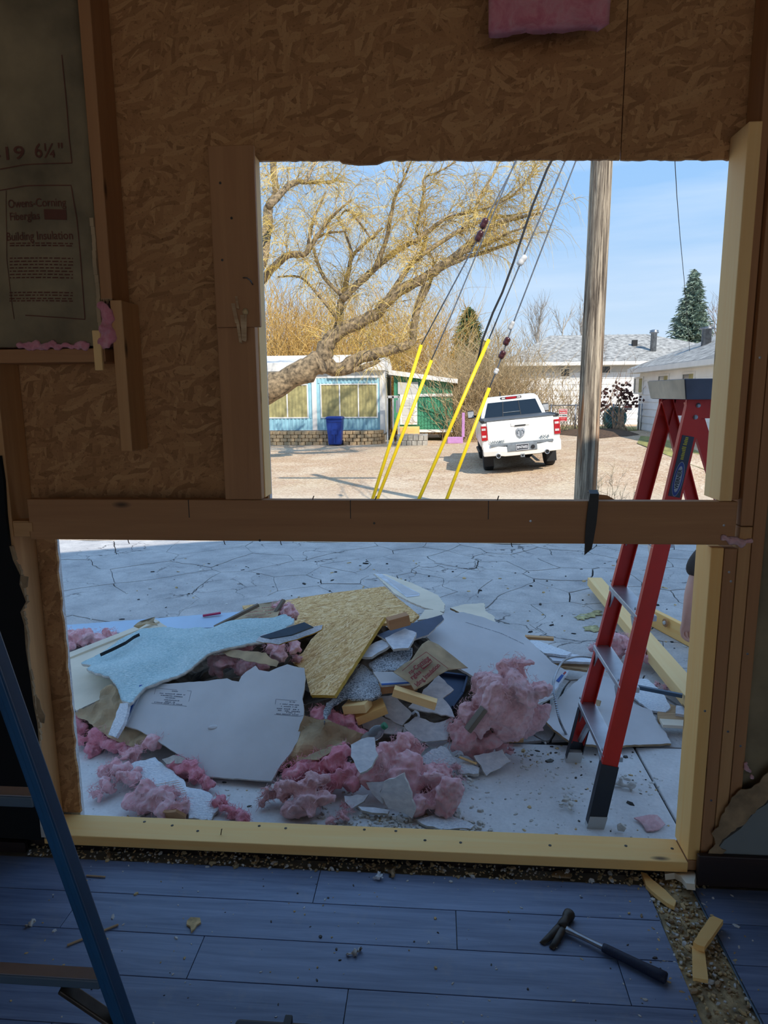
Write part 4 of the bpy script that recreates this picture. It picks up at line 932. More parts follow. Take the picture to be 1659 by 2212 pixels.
def guyset(name, label, gx0, gy0, gx1, gy1, Y, ext, wpts, mat, ins=()):
    """yellow guard on an anchored guy wire; ext continues the guard line to the ground"""
    a, b = atY(gx0, gy0, Y), atY(gx1, gy1, Y); g = b + (b - a) * ((b.z + .15) / (a.z - b.z)); t_ = empty(name, g); T(t_, label, 'guy wire')
    MB().tube([g + (a - g) * .02, a], .0235, 10).out('yellow_guard', M['guard'], t_, True)
    P = [a] + [atY(x, y, Y) for x, y in wpts]; e = P[-1] + (P[-1] - P[-2]).normalized() * 2.6; MB().tube(P + [e], .009 if mat == 'wire_g' else .014, 5).out('wire', M[mat], t_, True)
    for x, y, x2, y2, r, im in ins: MB().loft([[V(q_) for q_ in ring] for ring in insring(atY(x, y, Y), atY(x2, y2, Y), r)]).out('insulator', M[im], t_, True)
def insring(a, b, r):
    d = (b - a); u = d.normalized().orthogonal().normalized(); v_ = d.normalized().cross(u); out = []
    for t_, s_ in ((0, .4), (.06, .8), (.2, .95), (.42, 1), (.5, .9), (.58, 1), (.8, .95), (.94, .8), (1, .4)):
        out.append([a + d * t_ + (u * math.cos(q_ * .785) + v_ * math.sin(q_ * .785)) * r * s_ for q_ in range(8)])
    return out
guyset('guy_wire', 'leftmost yellow guy wire guard in front of the shed door', 910, 745, 805, 1078, 9.0, 0, [(1036, 510), (1045, 487), (1060, 455), (1120, 340)], 'wire_g', ((1029, 522, 1041, 499, .045, 'insul'), (1040, 494, 1051, 472, .045, 'insul')))
guyset('guy_wire', 'second yellow guy wire guard from the left, its lower end meeting the leftmost', 932, 778, 815, 1078, 9.25, 0, [(975, 680), (1100, 380)], 'wire_g')
guyset('guy_wire', 'tallest thick yellow guy wire guard with black cable, left of the truck', 1056, 733, 905, 1078, 8.7, 0, [(1128, 560), (1222, 345)], 'wire_g', ((1120, 573, 1136, 552, .04, 'insul_w'),))
guyset('guy_wire', 'shortest yellow guy wire guard crossing the left side of the truck', 1057, 838, 965, 1078, 8.95, 0, [(1073, 800), (1088, 760), (1108, 700), (1245, 345)], 'wire_g', ((1080, 775, 1089, 758, .04, 'insul'), (1090, 746, 1099, 729, .04, 'insul'), (1100, 712, 1109, 694, .03, 'insul_w'), (1069, 808, 1075, 796, .03, 'insul_w')))
cb = [atY(x, y, 8.75) for x, y in ((1042, 735), (1065, 675), (1085, 632), (1108, 570), (1130, 505), (1150, 445), (1168, 400), (1182, 365), (1198, 335), (1240, 220), (1290, 60))]
T(MB().tube([atY(1030, 790, 8.72)] + cb, .014, 6).out('black_cable', M['wire'], None, True), 'wavy black cable running down beside the guy wires', 'cable')
T(MB().tube([V((2.5, 8.0, 9.0)), atY(1457, 330, 14), atY(1462, 420, 15.5), atY(1469, 510, 17.5), atY(1478, 606, 20), atY(1490, 760, 26)], .008, 5).out('service_wire', M['wire'], None, True), 'single thin wire hanging down in front of the spruce', 'wire')

# ------------------------------------------------------------------ white pickup truck
tw = atG(1056, 1016); trk = empty('pickup_truck', tw)
trk.rotation_mode = 'XYZ'; trk.rotation_euler = (0, math.radians(-5.5), math.radians(-1.5))
TM = Matrix.Translation(tw) @ Matrix.Rotation(math.radians(-1.5), 4, 'Z') @ Matrix.Rotation(math.radians(-5.5), 4, 'Y') @ Matrix.Diagonal((.94, .94, .965, 1)) @ Matrix.Translation((.84, -1.25, 0))
T(trk, 'white crew cab pickup truck seen from behind, parked on the gravel', 'truck')
def tp(b, name, mat, par=None, smooth=False, bev=0): return b.out(name, mat, par or trk, smooth, TM, bev)
def arch(cy, r=.50, z0=.60):
    a0 = math.asin((z0 - .42) / r); return [(cy + r * math.cos(a), .42 + r * math.sin(a)) for a in [math.pi - a0 - (math.pi - 2 * a0) * i / 12 for i in range(13)]]
out_ = [(.06, .60)] + arch(1.25) + arch(4.85) + [(5.85, .60), (5.88, 1.0), (5.70, 1.22), (4.45, 1.34), (1.98, 1.36), (1.96, 1.40), (.06, 1.40)]
out_ = [(.06, .60)] + arch(1.25) + arch(4.85) + [(5.85, .60), (5.88, 1.0), (5.70, 1.22), (4.45, 1.34), (.06, 1.36)]
tp(MB().prism([(-1.0, y, z) for y, z in out_], (2.0, 0, 0)), 'body', M['carwhite'], bev=.05)
# cab
def ring(y0, y1, hw, z): return [V((-hw, y0, z)), V((hw, y0, z)), V((hw, y1, z)), V((-hw, y1, z))]
cabr = [ring(1.98, 4.45, .94, 1.33), ring(2.06, 4.25, .90, 1.5), ring(2.28, 3.75, .77, 1.86), ring(2.42, 3.62, .68, 1.95)]
tp(MB().loft(cabr), 'cab', M['carwhite'], bev=.05)
def rq(u, z):                                             # point on the rear glass, u in -1..1
    t_ = (z - 1.33) / (1.86 - 1.33); return V((u * (.90 - .16 * t_), 1.985 + .29 * t_ - .012 - .02, z))
rw = MB(); rw.add([rq(-.93, 1.40), rq(.93, 1.40), rq(.90, 1.80), rq(-.90, 1.80)] + [q_ + V((0, .02, 0)) for q_ in (rq(-.93, 1.40), rq(.93, 1.40), rq(.90, 1.80), rq(-.90, 1.80))], [(0, 1, 2, 3), (4, 7, 6, 5), (0, 4, 5, 1), (1, 5, 6, 2), (2, 6, 7, 3), (3, 7, 4, 0)])
rwo = tp(rw, 'rear_window', M['carglass'])
for u in (-.33, .25): tp(MB().tube([rq(u, 1.40) - V((0, .012, 0)), rq(u, 1.80) - V((0, .012, 0))], .012, 4), 'divider', M['carblack'], rwo)
tp(MB().tube([rq(-.33, 1.50) - V((0, .012, 0)), rq(.25, 1.50) - V((0, .012, 0))], .012, 4), 'divider', M['cargrey'], rwo)
for s_ in (-1, 1):
    g = MB(); ps = [(s_ * .955, 2.15, 1.38), (s_ * .955, 4.15, 1.38), (s_ * .815, 3.72, 1.80), (s_ * .815, 2.38, 1.80)]; g.prism(ps, (-s_ * .03, 0, 0)); tp(g, 'side_window', M['carglass'])
b3 = MB().box((-.30, 2.27, 1.855), (.30, 2.40, 1.925)); b3o = tp(b3, 'high_brake_light', M['carblack'], bev=.015)
tp(MB().box((-.15, 2.25, 1.865), (.15, 2.28, 1.915)), 'lens', M['lamp_red'], b3o)
for s_ in (-1, 1): tp(MB().box((s_ * .22 - .05, 2.255, 1.87), (s_ * .22 + .05, 2.28, 1.91)), 'lens', M['lamp_clear'], b3o)
tp(MB().tube([(-.25, 3.2, 1.94), (-.25, 3.12, 2.08)], .015, 6), 'antenna', M['carblack'])
# tailgate, lamps, bumper
tg = tp(MB().loft([[V((-.84, .05, z)), V((.84, .05, z)), V((.84, .10, z)), V((-.84, .10, z))] for z in (.78, .8)] + [[V((-.85, y, z)), V((.85, y, z)), V((.85, .10, z)), V((-.85, .10, z))] for y, z in ((.035, .95), (.02, 1.15), (.02, 1.34), (.05, 1.385))]), 'tailgate', M['carwhite'], bev=.012)
tp(MB().box((-.24, .0, 1.20), (.24, .03, 1.29)), 'handle', M['carwhite'], tg, bev=.02); tp(MB().box((-.14, -.004, 1.195), (.14, .02, 1.225)), 'handle_recess', M['carblack'], tg)
# horned-head shield emblem
em = MB(); em.prism([(x * .8, -.002, z * .8 + 1.03) for x, z in ((-.14, .10), (-.09, .15), (0, .13), (.09, .15), (.14, .10), (.145, 0), (.10, -.10), (0, -.16), (-.10, -.10), (-.145, 0))], (0, .02, 0)); emo = tp(em, 'emblem', M['decalgrey'], tg, bev=.008)
e2 = MB()
for s_ in (-1, 1): e2.tube([(s_ * .02, -.006, 1.08), (s_ * .056, -.010, 1.094), (s_ * .084, -.010, 1.054), (s_ * .076, -.008, 1.006), (s_ * .052, -.006, 1.0)], [.010, .014, .013, .010, .004], 6)
e2.prism([(x, -.008, z + 1.03) for x, z in ((-.03, .05), (.03, .05), (.022, -.06), (0, -.11), (-.022, -.06))], (0, .01, 0)); tp(e2, 'horned_head', M['cargrey'], emo)
def tlett(s_, x, z, size, mat, y, par, name='lettering', sx=1.3):
    v, f = text_geo(s_, size, .002); mesh(name, [(q_.x * sx + x, y, q_.y + z) for q_ in v], f, M[mat], par, mw=TM)
tlett('LARAMIE', -.62, .845, .075, 'cargrey', .016, tg); tlett('4X4', .60, .87, .095, 'cargrey', .012, tg, sx=1.5)
tp(MB().box((-.92, .03, 1.355), (.92, 1.98, 1.40)), 'tonneau_cover', M['tonneau'], bev=.015)
for s_ in (-1, 1): tp(MB().box((s_ * .955 - .045, .03, 1.35), (s_ * .955 + .045, 1.98, 1.41)), 'bed_rail_cap', M['carblack'], bev=.01)
for s_ in (-1, 1):
    x0, x1 = sorted((s_ * .86, s_ * 1.012)); lo_ = tp(MB().box((x0, .02, .90), (x1, .22, 1.27)), 'tail_light', M['lamp_red'], bev=.012)
    for z in (.98, 1.16): tp(MB().box((x0 + .02, .012, z), (x1 - .03, .03, z + .055)), 'clear_lens', M['lamp_clear'], lo_)
bm2 = MB(); prof = [(-.14, .50), (-.17, .62), (-.16, .74), (-.02, .78), (.05, .70), (.05, .50)]
bm2.loft([[V((x, y + .10 * abs(x) ** 6, z + lift)) for y, z in prof] for x, lift in ((-1.0, .02), (-.98, 0), (-.62, 0), (-.45, -.03), (.45, -.03), (.62, 0), (.98, 0), (1.0, .02))]); bpo = tp(bm2, 'rear_bumper', M['carwhite'], bev=.02)
tp(MB().box((-.80, -.155, .74), (.80, .03, .795)), 'step_pad', M['cargrey'], bpo); tp(MB().box((-.38, -.185, .58), (.38, -.13, .76)), 'plate_recess', M['cargrey'], bpo, bev=.01)
lp = tp(MB().box((-.16, -.2, .60), (.16, -.18, .755)), 'licence_plate', M['platebl'], bpo); tlett('BN7602', 0, .675, .085, 'platewh', -.203, lp, sx=.95)
for b0, b1 in (((-.16, -.203, .60), (.16, -.2, .61)), ((-.16, -.203, .745), (.16, -.2, .755)), ((-.16, -.203, .61), (-.15, -.2, .745)), ((.15, -.203, .61), (.16, -.2, .745))): tp(MB().box(b0, b1), 'plate_rim', M['platewh'], lp)
tp(MB().lathe([(.05, 0), (.05, .02), (.03, .022)], 14, mw=frame((.27, -.185, .66), (1, 0, 0), (0, -1, 0))), 'socket', M['carblack'], bpo)
for s_ in (-1, 1): tp(MB().lathe([(.06, 0), (.062, .14), (.048, .14), (.048, .02)], 18, mw=frame((s_ * .62, -.05, .50), (1, 0, 0), (0, -1, 0))), 'exhaust_tip', M['chrome'], smooth=True); tp(MB().lathe([(.047, 0), (.047, .125)], 18, mw=frame((s_ * .62, -.05, .50), (1, 0, 0), (0, -1, 0))), 'exhaust_bore', M['carblack'])
tp(MB().box((-.05, -.16, .42), (.05, .05, .50)), 'hitch_receiver', M['cargrey']); tp(MB().box((-.025, -.165, .44), (.025, -.15, .48)), 'hitch_opening', M['carblack'])
tp(MB().box((-.9, .4, .42), (.9, 5.5, .62)), 'chassis', M['carblack'])
tp(MB().tube([(-.7, 1.25, .42), (.7, 1.25, .42)], .09, 8), 'rear_axle', M['carblack']); tp(MB().lathe([(.02, -.2), (.16, -.1), (.16, .1), (.02, .2)], 10, mw=frame((.25, 1.2, .42), (1, 0, 0), (0, 1, 0))), 'differential', M['carblack'])
for x in (-.84, .84):
    for y in (1.25, 4.85):
        m = TM @ frame((x, y, .42), (0, 1, 0), (1, 0, 0)); o = MB().lathe([(.24, -.135), (.36, -.14), (.41, -.11), (.42, -.06), (.42, .06), (.41, .11), (.36, .14), (.24, .135)], 26).out('wheel', M['tyre'], trk, mw=m)
        MB().lathe([(.05, -.10), (.22, -.11), (.24, -.13), (.24, .13), (.22, .11), (.05, .10)], 18).out('rim', M['alu'], o, mw=m)
    tp(MB().box((x - .13, .72, .16), (x + .13, .735, .60)), 'mud_flap', M['carblack'])
for s_ in (-1, 1):
    x0, x1 = sorted((s_ * 1.0, s_ * 1.26)); mo = tp(MB().box((x0 + (.06 if s_ > 0 else 0), 3.78, 1.36), (x1 - (0 if s_ > 0 else .06), 3.88, 1.60)), 'mirror', M['carblack'], bev=.03); tp(MB().box((s_ * 1.16 - .09, 3.77, 1.39), (s_ * 1.16 + .09, 3.78, 1.57)), 'mirror_glass', M['decalgrey'], mo); tp(MB().box((min(s_ * .93, s_ * 1.06), 3.82, 1.38), (max(s_ * .93, s_ * 1.06), 3.88, 1.44)), 'mirror_arm', M['carblack'], mo)
    tp(MB().tube([(s_ * 1.02, 2.1, .42), (s_ * 1.02, 4.3, .42)], .045, 8), 'side_step', M['carblack'])
# ------------------------------------------------------------------ rubble pile outside the opening
tex = {}
def cloud(sz, dep=3):
    if sz not in tex: 
        t_ = bpy.data.textures.new('fluff', 'CLOUDS' if sz > 0 else 'MUSGRAVE'); t_.noise_scale = abs(sz); tex[sz] = t_
        if sz > 0: t_.noise_depth = dep
        if sz < 0: t_.musgrave_type = 'RIDGED_MULTIFRACTAL'; t_.octaves = 4; t_.noise_intensity = .5
    return tex[sz]
def fluff(name, label, blobs, mat, cat='insulation', group=None, vox=.007, seed=1, parent=None):
    """torn glass-fibre wad: overlapping lumps fused into one surface and roughened"""
    rr = random.Random(seed); bm = bmesh.new(); cs = [atZ(x, y, z) for x, y, z, r in blobs]; org = sum(cs, V()) / len(cs)
    for c, (x, y, z, r) in zip(cs, blobs):
        for k in range(4):
            o_ = V((rr.uniform(-1, 1), rr.uniform(-1, 1), rr.uniform(-.6, .6))) * r * .6; s_ = r * rr.uniform(.6, 1.0)
            sc = V((rr.uniform(.8, 1.7), rr.uniform(.6, 1.2), rr.uniform(.4, .85)))
            m = Matrix.Translation(c + o_ - org) @ Matrix.Rotation(rr.uniform(0, 6), 4, (rr.random(), rr.random(), rr.random() + .1)) @ Matrix.Diagonal((s_ * sc.x, s_ * sc.y, s_ * sc.z, 1))
            bmesh.ops.create_icosphere(bm, subdivisions=2, radius=1, matrix=m)
    gzv = -.149 - org.z
    for v in bm.verts: v.co.z = max(v.co.z, gzv)
    me = bpy.data.meshes.new(name); bm.to_mesh(me); bm.free(); me.materials.append(mat); o = bpy.data.objects.new(name, me); COL.objects.link(o); o.location = org
    r_ = o.modifiers.new('fuse', 'REMESH'); r_.mode = 'VOXEL'; r_.voxel_size = vox; r_.use_smooth_shade = True
    for sz, st in ((.11, .045), (-.06, .022), (.014, .006)):
        d_ = o.modifiers.new('rough', 'DISPLACE'); d_.texture = cloud(sz); d_.strength = st; d_.mid_level = .5; d_.texture_coords = 'LOCAL'
    if mat in (M['pink'], M['pink_red'], M['pink_grey']):
        fb = MB()
        for c, (x, y, z, r) in zip(cs, blobs):
            for k in range(int(26 + r * 700)):
                d_ = V((rr.gauss(0, 1), rr.gauss(0, 1), abs(rr.gauss(0, .8)))).normalized(); p = c + d_ * r * rr.uniform(.7, 1.15); tg = (d_.cross(V((rr.gauss(0, 1), rr.gauss(0, 1), rr.gauss(0, 1)))).normalized() + d_ * rr.uniform(-.1, .7)).normalized()
                P = [p]
                for j in range(3): tg = (tg + V((rr.gauss(0, .35), rr.gauss(0, .35), rr.gauss(0, .3) - .1))).normalized(); P.append(P[-1] + tg * rr.uniform(.005, .014))
                if min(q_.z for q_ in P) > -.15 and max((q_ - c).length for q_ in P) < r * 1.6 + .02: fb.tube(P, [.0009, .0011, .0009, .0004], 3, cap=False)
        stuff(fb.out('loose_fibres', mat, o))
    if parent: o.parent = parent; o.matrix_parent_inverse = wmat(parent).inverted(); return o
    return T(o, label, cat, group) if label else o
def lift(anch, dz): return [(a, b, c + dz) for a, b, c in anch]
def SL(k, pts): return cr(k, pts) if k else pts
def bd(name, label, a, b, w_, h, mat, up=(0, 0, 1), cat='wood', group=None, bev=.002):
    o = board(name, atZ(*a), atZ(*b), w_, h, mat, None, up, bev); return T(o, label, cat, group)
def glyphrow(b, anch, a, c, h, n, seed, off=.0006):
    """a row of small unreadable printed marks between two points of a plane"""
    pl = plane3(anch); p, q_ = onplane(*a, pl), onplane(*c, pl); nrm = pl[1]; x = (q_ - p); ln = x.length; x.normalize(); y = nrm.cross(x); rr = random.Random(seed); t_ = 0
    while t_ < ln:
        w_ = ln / n * rr.uniform(.35, .9)
        if rr.random() > .14: o_ = p + x * t_ + nrm * off; hh = h * rr.uniform(.7, 1); b.add([o_, o_ + x * w_, o_ + x * w_ + y * hh, o_ + y * hh], [(0, 1, 2, 3)])
        t_ += w_ + ln / n * .25
def strip(b, anch, pts, wd, off=.0006):
    pl = plane3(anch); P = [onplane(*q_, pl) + pl[1] * off for q_ in pts]
    for p, q_ in zip(P, P[1:]):
        x = (q_ - p).normalized(); y = pl[1].cross(x) * wd / 2; b.add([p - y, q_ - y, q_ + y, p + y], [(0, 1, 2, 3)])
def ptext(name, s_, a, c, anch, mat, parent, size=None, fn=None, off=.0012):
    """lettering on a plane, centred between two pixels and running from one to the other"""
    pl = plane3(anch); p, q_ = onplane(*a, pl), onplane(*c, pl); v, f = text_geo(s_, 1.0, .028); wd = max(k.x for k in v) - min(k.x for k in v); sc = (q_ - p).length / wd
    sy = (size or sc); m = frame((p + q_) / 2 + pl[1] * off, q_ - p, pl[1])
    return mesh(name, [m @ V((k.x * sc, k.y * sy, 0)) for k in v], f, M[mat] if isinstance(mat, str) else mat, parent)

# loose fill low under everything, coloured dark to paint the shade in the gaps
hp_ = [(160, 1545), (185, 1620), (330, 1600), (480, 1668), (640, 1672), (760, 1650), (960, 1600), (1140, 1592), (1190, 1510), (1180, 1440), (960, 1390), (760, 1370), (520, 1370), (300, 1430)]
def heapf(x, y): return .05 + .09 * nz(x, y, 5, 3) + .05 * nz(x, y, 14, 5)
stuff(T(sheet('debris_fill', hp_, [(160, 1545, -.14), (1190, 1510, -.14), (640, 1672, -.14)], M['fill'], .02, .035, heapf, None, .01, 4, False), 'brown paper scraps under the rubble pile, coloured dark to paint its gap shade', 'debris'))
T(slab('plastic_sheet', [(128, 1351), (330, 1336), (520, 1321), (592, 1316), (604, 1330), (540, 1350), (320, 1364), (138, 1372)], [(128, 1351, -.10), (592, 1316, -.06), (320, 1364, -.09)], .012, M['palesheet'], None, .004), 'long pale blue sheet lying flat at the far left of the pile', 'panel')
bd('magenta_strip', 'short magenta strip lying on the pale blue sheet', (438, 1330, -.06), (477, 1324, -.05), .03, .012, M['magenta'], cat='scrap')
fluff('insulation_wad', 'pink insulation wad under the pale blue sheet at far left', [(150, 1378, -.08, .06), (180, 1380, -.08, .07), (215, 1378, -.08, .07), (240, 1372, -.09, .05), (150, 1395, -.1, .05)], M['pink'], seed=2)
A = [(143, 1412, .0), (335, 1338, .10), (165, 1535, .0)]
dl = T(slab('drywall_sheet', [(120, 1421), (143, 1412), (250, 1372), (335, 1337), (430, 1400), (260, 1490), (165, 1535), (130, 1500)], A, .0127, M['drywall2'], None, .002, 3, M['gyp']), 'beige drywall board sticking out under the teal sheet at left', 'drywall')
slab('edge_strip', [(143, 1412), (335, 1337), (344, 1342), (150, 1420)], lift(A, .012), .012, M['drywall2'], dl)
kb = sheet('kraft_paper', SL(1, [(520, 530), (560, 500), (650, 478), (640, 500), (665, 522), (600, 530)]), [(300, 1345, .16), (335, 1335, .17), (320, 1352, .16)], M['kraft'], .002, .02, lambda x, y: .03 * nz(x, y, 20, 2)); T(kb, 'curled brown paper scrap on the edge of the beige board', 'paper')
# teal stucco sheet
A = [(176, 1433, .10), (636, 1335, .34), (275, 1512, .13)]
TE = SL(1, [(208, 756), (290, 690), (370, 640), (470, 582), (560, 545), (700, 525), (890, 530), (1010, 545), (1120, 520), (1200, 505), (1330, 488), (1425, 473), (1482, 492), (1475, 522), (1380, 560), (1280, 602), (1050, 672), (960, 705), (900, 737), (820, 790), (720, 842), (650, 870), (590, 882), (530, 932), (495, 978), (440, 952), (418, 890), (380, 850), (300, 842), (244, 802), (272, 772)])
teal = T(sheet('stucco_sheet', TE, A, M['teal'], .016, .018, lambda x, y: .05 * nz(x, y, 3, 7) + .012 * nz(x, y, 9, 2), None, .005, 6, True, M['gyp']), 'curved teal textured stucco sheet on the left of the pile', 'stucco sheet')
b = MB(); pl = plane3(A)
for (x0, y0), (x1, y1) in zip(SL(1, [(330, 722), (400, 690), (480, 650), (530, 615)]), SL(1, [(400, 690), (480, 650), (530, 615), (562, 600)])):
    p, q_ = onplane(x0, y0, pl), onplane(x1, y1, pl); b.prism([p + pl[1] * .03 + V((0, -.0025, 0)), q_ + pl[1] * .03 + V((0, -.002, 0)), q_ + pl[1] * .03 + V((0, .002, 0)), p + pl[1] * .03 + V((0, .0025, 0))], pl[1] * -.02)
b.out('crack', M['carblack'], teal)
# kraft and pink behind the teal sheet
A = [(485, 1350, .22), (620, 1300, .30), (600, 1345, .28)]
kp_ = T(sheet('kraft_paper', SL(1, [(1000, 540), (1120, 480), (1270, 402), (1420, 372), (1380, 470), (1340, 500), (1200, 505), (1090, 530)]), A, M['kraft'], .002, .02, lambda x, y: .012 * nz(x, y, 12, 2)), 'folded brown insulation paper with red print behind the teal sheet', 'paper')
b = MB()
for i in range(4): glyphrow(b, lift(A, .012), SL(1, [(1180 + i * 8, 492 - i * 19)])[0], SL(1, [(1330 + i * 12, 478 - i * 20)])[0], .012, 14, i)
b.out('print', M['print'], kp_)
for i, (a, c) in enumerate((((1005, 540), (1268, 405)), ((1345, 490), (1420, 375)))):
    p, q_ = SL(1, [a, c]); bd('lath_strip', ('dark wooden lath sloping up behind the teal sheet', 'short upright lath leaning on the printed brown paper')[i], (p[0], p[1], .24), (q_[0], q_[1], .34), .025, .02, M['greywood'])
fluff('insulation_wad', 'pink insulation tuft behind the short upright lath', [(612, 1318, .26, .06), (625, 1328, .26, .05), (600, 1310, .28, .04)], M['pink'], seed=3)
# OSB panels
A = [(523, 1310, .05), (831, 1267, .16), (890, 1340, .22)]
T(slab('osb_panel', SL(3, [(-212, 300), (0, 274), (160, 248), (300, 226), (470, 205), (640, 184), (700, 240), (845, 355), (800, 395), (640, 405), (300, 430), (0, 440), (-150, 400)]), A, .018, M['osb_out'], None, .003, 7), 'large strand board panel lying at the back of the pile', 'board')
A = [(831, 1332, .40), (723, 1502, .20), (640, 1431, .10)]
T(slab('osb_panel', SL(3, [(640, 366), (490, 600), (338, 836), (262, 832), (196, 834), (160, 690), (90, 640), (120, 600), (150, 580), (200, 500), (290, 412), (380, 385), (500, 372)]), A, .018, M['osb_out'], None, .0015, 8, M['yellowedge']), 'triangular strand board panel with yellow edge in the middle of the pile', 'board')
# slate trim on foam
A = [(560, 1388, .30), (695, 1351, .40), (606, 1392, .30)]
tf = T(slab('foam_trim', SL(1, [(1250, 622), (1285, 585), (1540, 545), (1652, 524), (1645, 552), (1500, 610), (1390, 642)]), A, .014, M['whitepaint'], None, .003, 2, M['yellowedge']), 'white foam strip with yellow underside and slate trim, beside the teal sheet', 'trim')
slab('slate_trim', SL(1, [(1275, 594), (1540, 508), (1592, 535), (1460, 585), (1330, 606)]), lift(A, .022), .02, M['slate'], tf)
fluff('insulation_wad', 'pink insulation torn open under the slate trim', [(500, 1395, .2, .05), (530, 1400, .2, .05), (490, 1425, .15, .06), (520, 1440, .12, .06), (560, 1440, .12, .05), (600, 1410, .2, .05), (630, 1400, .2, .04), (470, 1440, .1, .05), (585, 1400, .22, .04), (640, 1425, .12, .03)], M['pink'], seed=4)
T(slab('paper_sheet', SL(1, [(1050, 690), (1090, 672), (1310, 690), (1330, 715), (1390, 745), (1375, 775), (1230, 745), (1100, 715)]), [(480, 1410, .22), (575, 1410, .24), (600, 1438, .2)], .003, M['kraft'], None, .004), 'flat brown paper strip over pink insulation beneath the teal sheet', 'paper')
# back drywall pieces
A = [(808, 1239, .10), (955, 1290, .24), (853, 1283, .2)]
d1 = T(slab('drywall_piece', SL(3, [(575, 108), (640, 110), (800, 163), (960, 238), (975, 262), (998, 290), (992, 337), (880, 312), (790, 275), (700, 228)]), A, .0127, M['drywall2'], None, .003, 9, M['gyp']), 'pale drywall wedge pointing up at the top of the pile', 'drywall')
slab('corner_tape', SL(3, [(580, 108), (622, 110), (848, 226), (845, 240), (770, 248)]), lift(A, .006), .006, M['whitetape'], d1)
slab('corner_tape', SL(3, [(625, 118), (640, 122), (840, 228), (770, 238)]), lift(A, .008), .004, M['drywall'], d1)
T(slab('drywall_piece', SL(3, [(1030, 312), (1120, 290), (1235, 284), (1240, 330), (1290, 362), (1305, 398), (1100, 348)]), [(972, 1312, .2), (1047, 1303, .16), (1070, 1343, .18)], .0127, M['drywall2'], None, .005, 10, M['torn']), 'torn beige drywall piece behind the big grey sheet on the right', 'drywall')
T(slab('drywall_piece', SL(3, [(835, 385), (880, 322), (960, 325), (990, 348), (930, 372)]), [(902, 1340, .3), (918, 1316, .3), (958, 1326, .31)], .0127, M['drywall2'], None, .003, 11, M['gyp']), 'small beige drywall corner below the pale wedge', 'drywall')
bd('wood_block', 'dark brown wood block on the strand board near the slate panel', (838, 1348, .40), (882, 1336, .42), .06, .06, M['stud_old'], cat='wood')
T(slab('broken_slate_sheet', SL(3, [(595, 472), (700, 432), (850, 390), (980, 354), (993, 380), (900, 472), (800, 505), (640, 500)]), [(817, 1372, .33), (954, 1328, .36), (860, 1380, .32)], .01, M['slateblue'], None, .001, 1, M['gyp']), 'dark slate blue sheet wedged below the big grey drywall', 'sheet metal')
# large grey drywall on the right
A = [(956, 1325, .31), (1222, 1447, .05), (920, 1374, .27)]
dr = T(slab('drywall_sheet', SL(3, [(885, 482), (940, 410), (985, 345), (1110, 338), (1240, 372), (1450, 458), (1560, 560), (1640, 640), (1722, 685), (1700, 740), (1650, 842), (1560, 885), (1440, 850), (1200, 740), (1060, 660), (960, 560)]), A, .0127, M['drywall'], None, .003, 12, M['gyp']), 'large plain grey drywall sheet on the right of the pile', 'drywall')
b = MB(); glyphrow(b, A, SL(3, [(1115, 398)])[0], SL(3, [(1330, 465)])[0], .006, 26, 4); glyphrow(b, A, SL(3, [(1335, 467)])[0], SL(3, [(1480, 535)])[0], .006, 18, 5); b.out('print', M['ink'], dr)
A2 = [(1150, 1512, -.02), (1190, 1488, .05), (1228, 1452, .06)]
et = T(slab('edge_tape', SL(5, [(150, 1075), (268, 1000), (355, 888), (382, 888), (300, 1005), (205, 1095), (190, 1120)]), lift([(1150, 1512, .0), (1222, 1449, .08), (1165, 1527, -.01)], .01), .012, M['whitetape'], None, .002), 'white printed edge tape along the corner of the big grey drywall', 'tape')
slab('blue_label', SL(5, [(300, 950), (335, 910), (350, 915), (318, 960)]), lift([(1150, 1512, .0), (1222, 1449, .08), (1165, 1527, -.01)], .012), .002, M['bluetape'], et); slab('red_label', SL(5, [(345, 905), (358, 890), (366, 896), (352, 912)]), lift([(1150, 1512, .0), (1222, 1449, .08), (1165, 1527, -.01)], .012), .002, M['redtape'], et)
# pale broken board pieces in the middle
A = [(781, 1417, .26), (875, 1357, .35), (884, 1400, .3)]
for i, (pts, lb) in enumerate((([(498, 602), (560, 530), (640, 492), (690, 500), (665, 540), (560, 605)], 'pale broken board piece left of the slate panel'), ([(640, 492), (760, 434), (828, 460), (806, 510), (780, 552), (690, 560), (665, 530)], 'cracked pale board piece in front of the slate panel'))):
    T(slab('board_piece', SL(3, pts), lift(A, .01 * i), .016, M['gypblue'], None, .004, 20 + i, M['gyp']), lb, 'drywall')
A = [(781, 1430, .22), (890, 1401, .27), (825, 1500, .16)]
T(sheet('stucco_piece', SL(3, [(540, 642), (620, 600), (690, 572), (805, 555), (795, 600), (770, 650), (700, 692), (580, 700)]), A, M['speck'], .012, .02, lambda x, y: .012 * nz(x, y, 8, 2), None, .005, 5, True), 'speckled white stucco piece beside the printed brown bag', 'stucco piece')
T(sheet('stucco_piece', SL(3, [(500, 640), (570, 692), (600, 760), (622, 830), (560, 862), (470, 864), (400, 862), (330, 895), (300, 950), (276, 1008), (272, 950), (290, 880), (345, 845), (420, 760)]), lift(A, -.01), M['speck'], .012, .02, lambda x, y: .02 * nz(x, y, 6, 4), None, .006, 6, True), 'speckled white stucco piece hanging over the wood blocks', 'stucco piece')
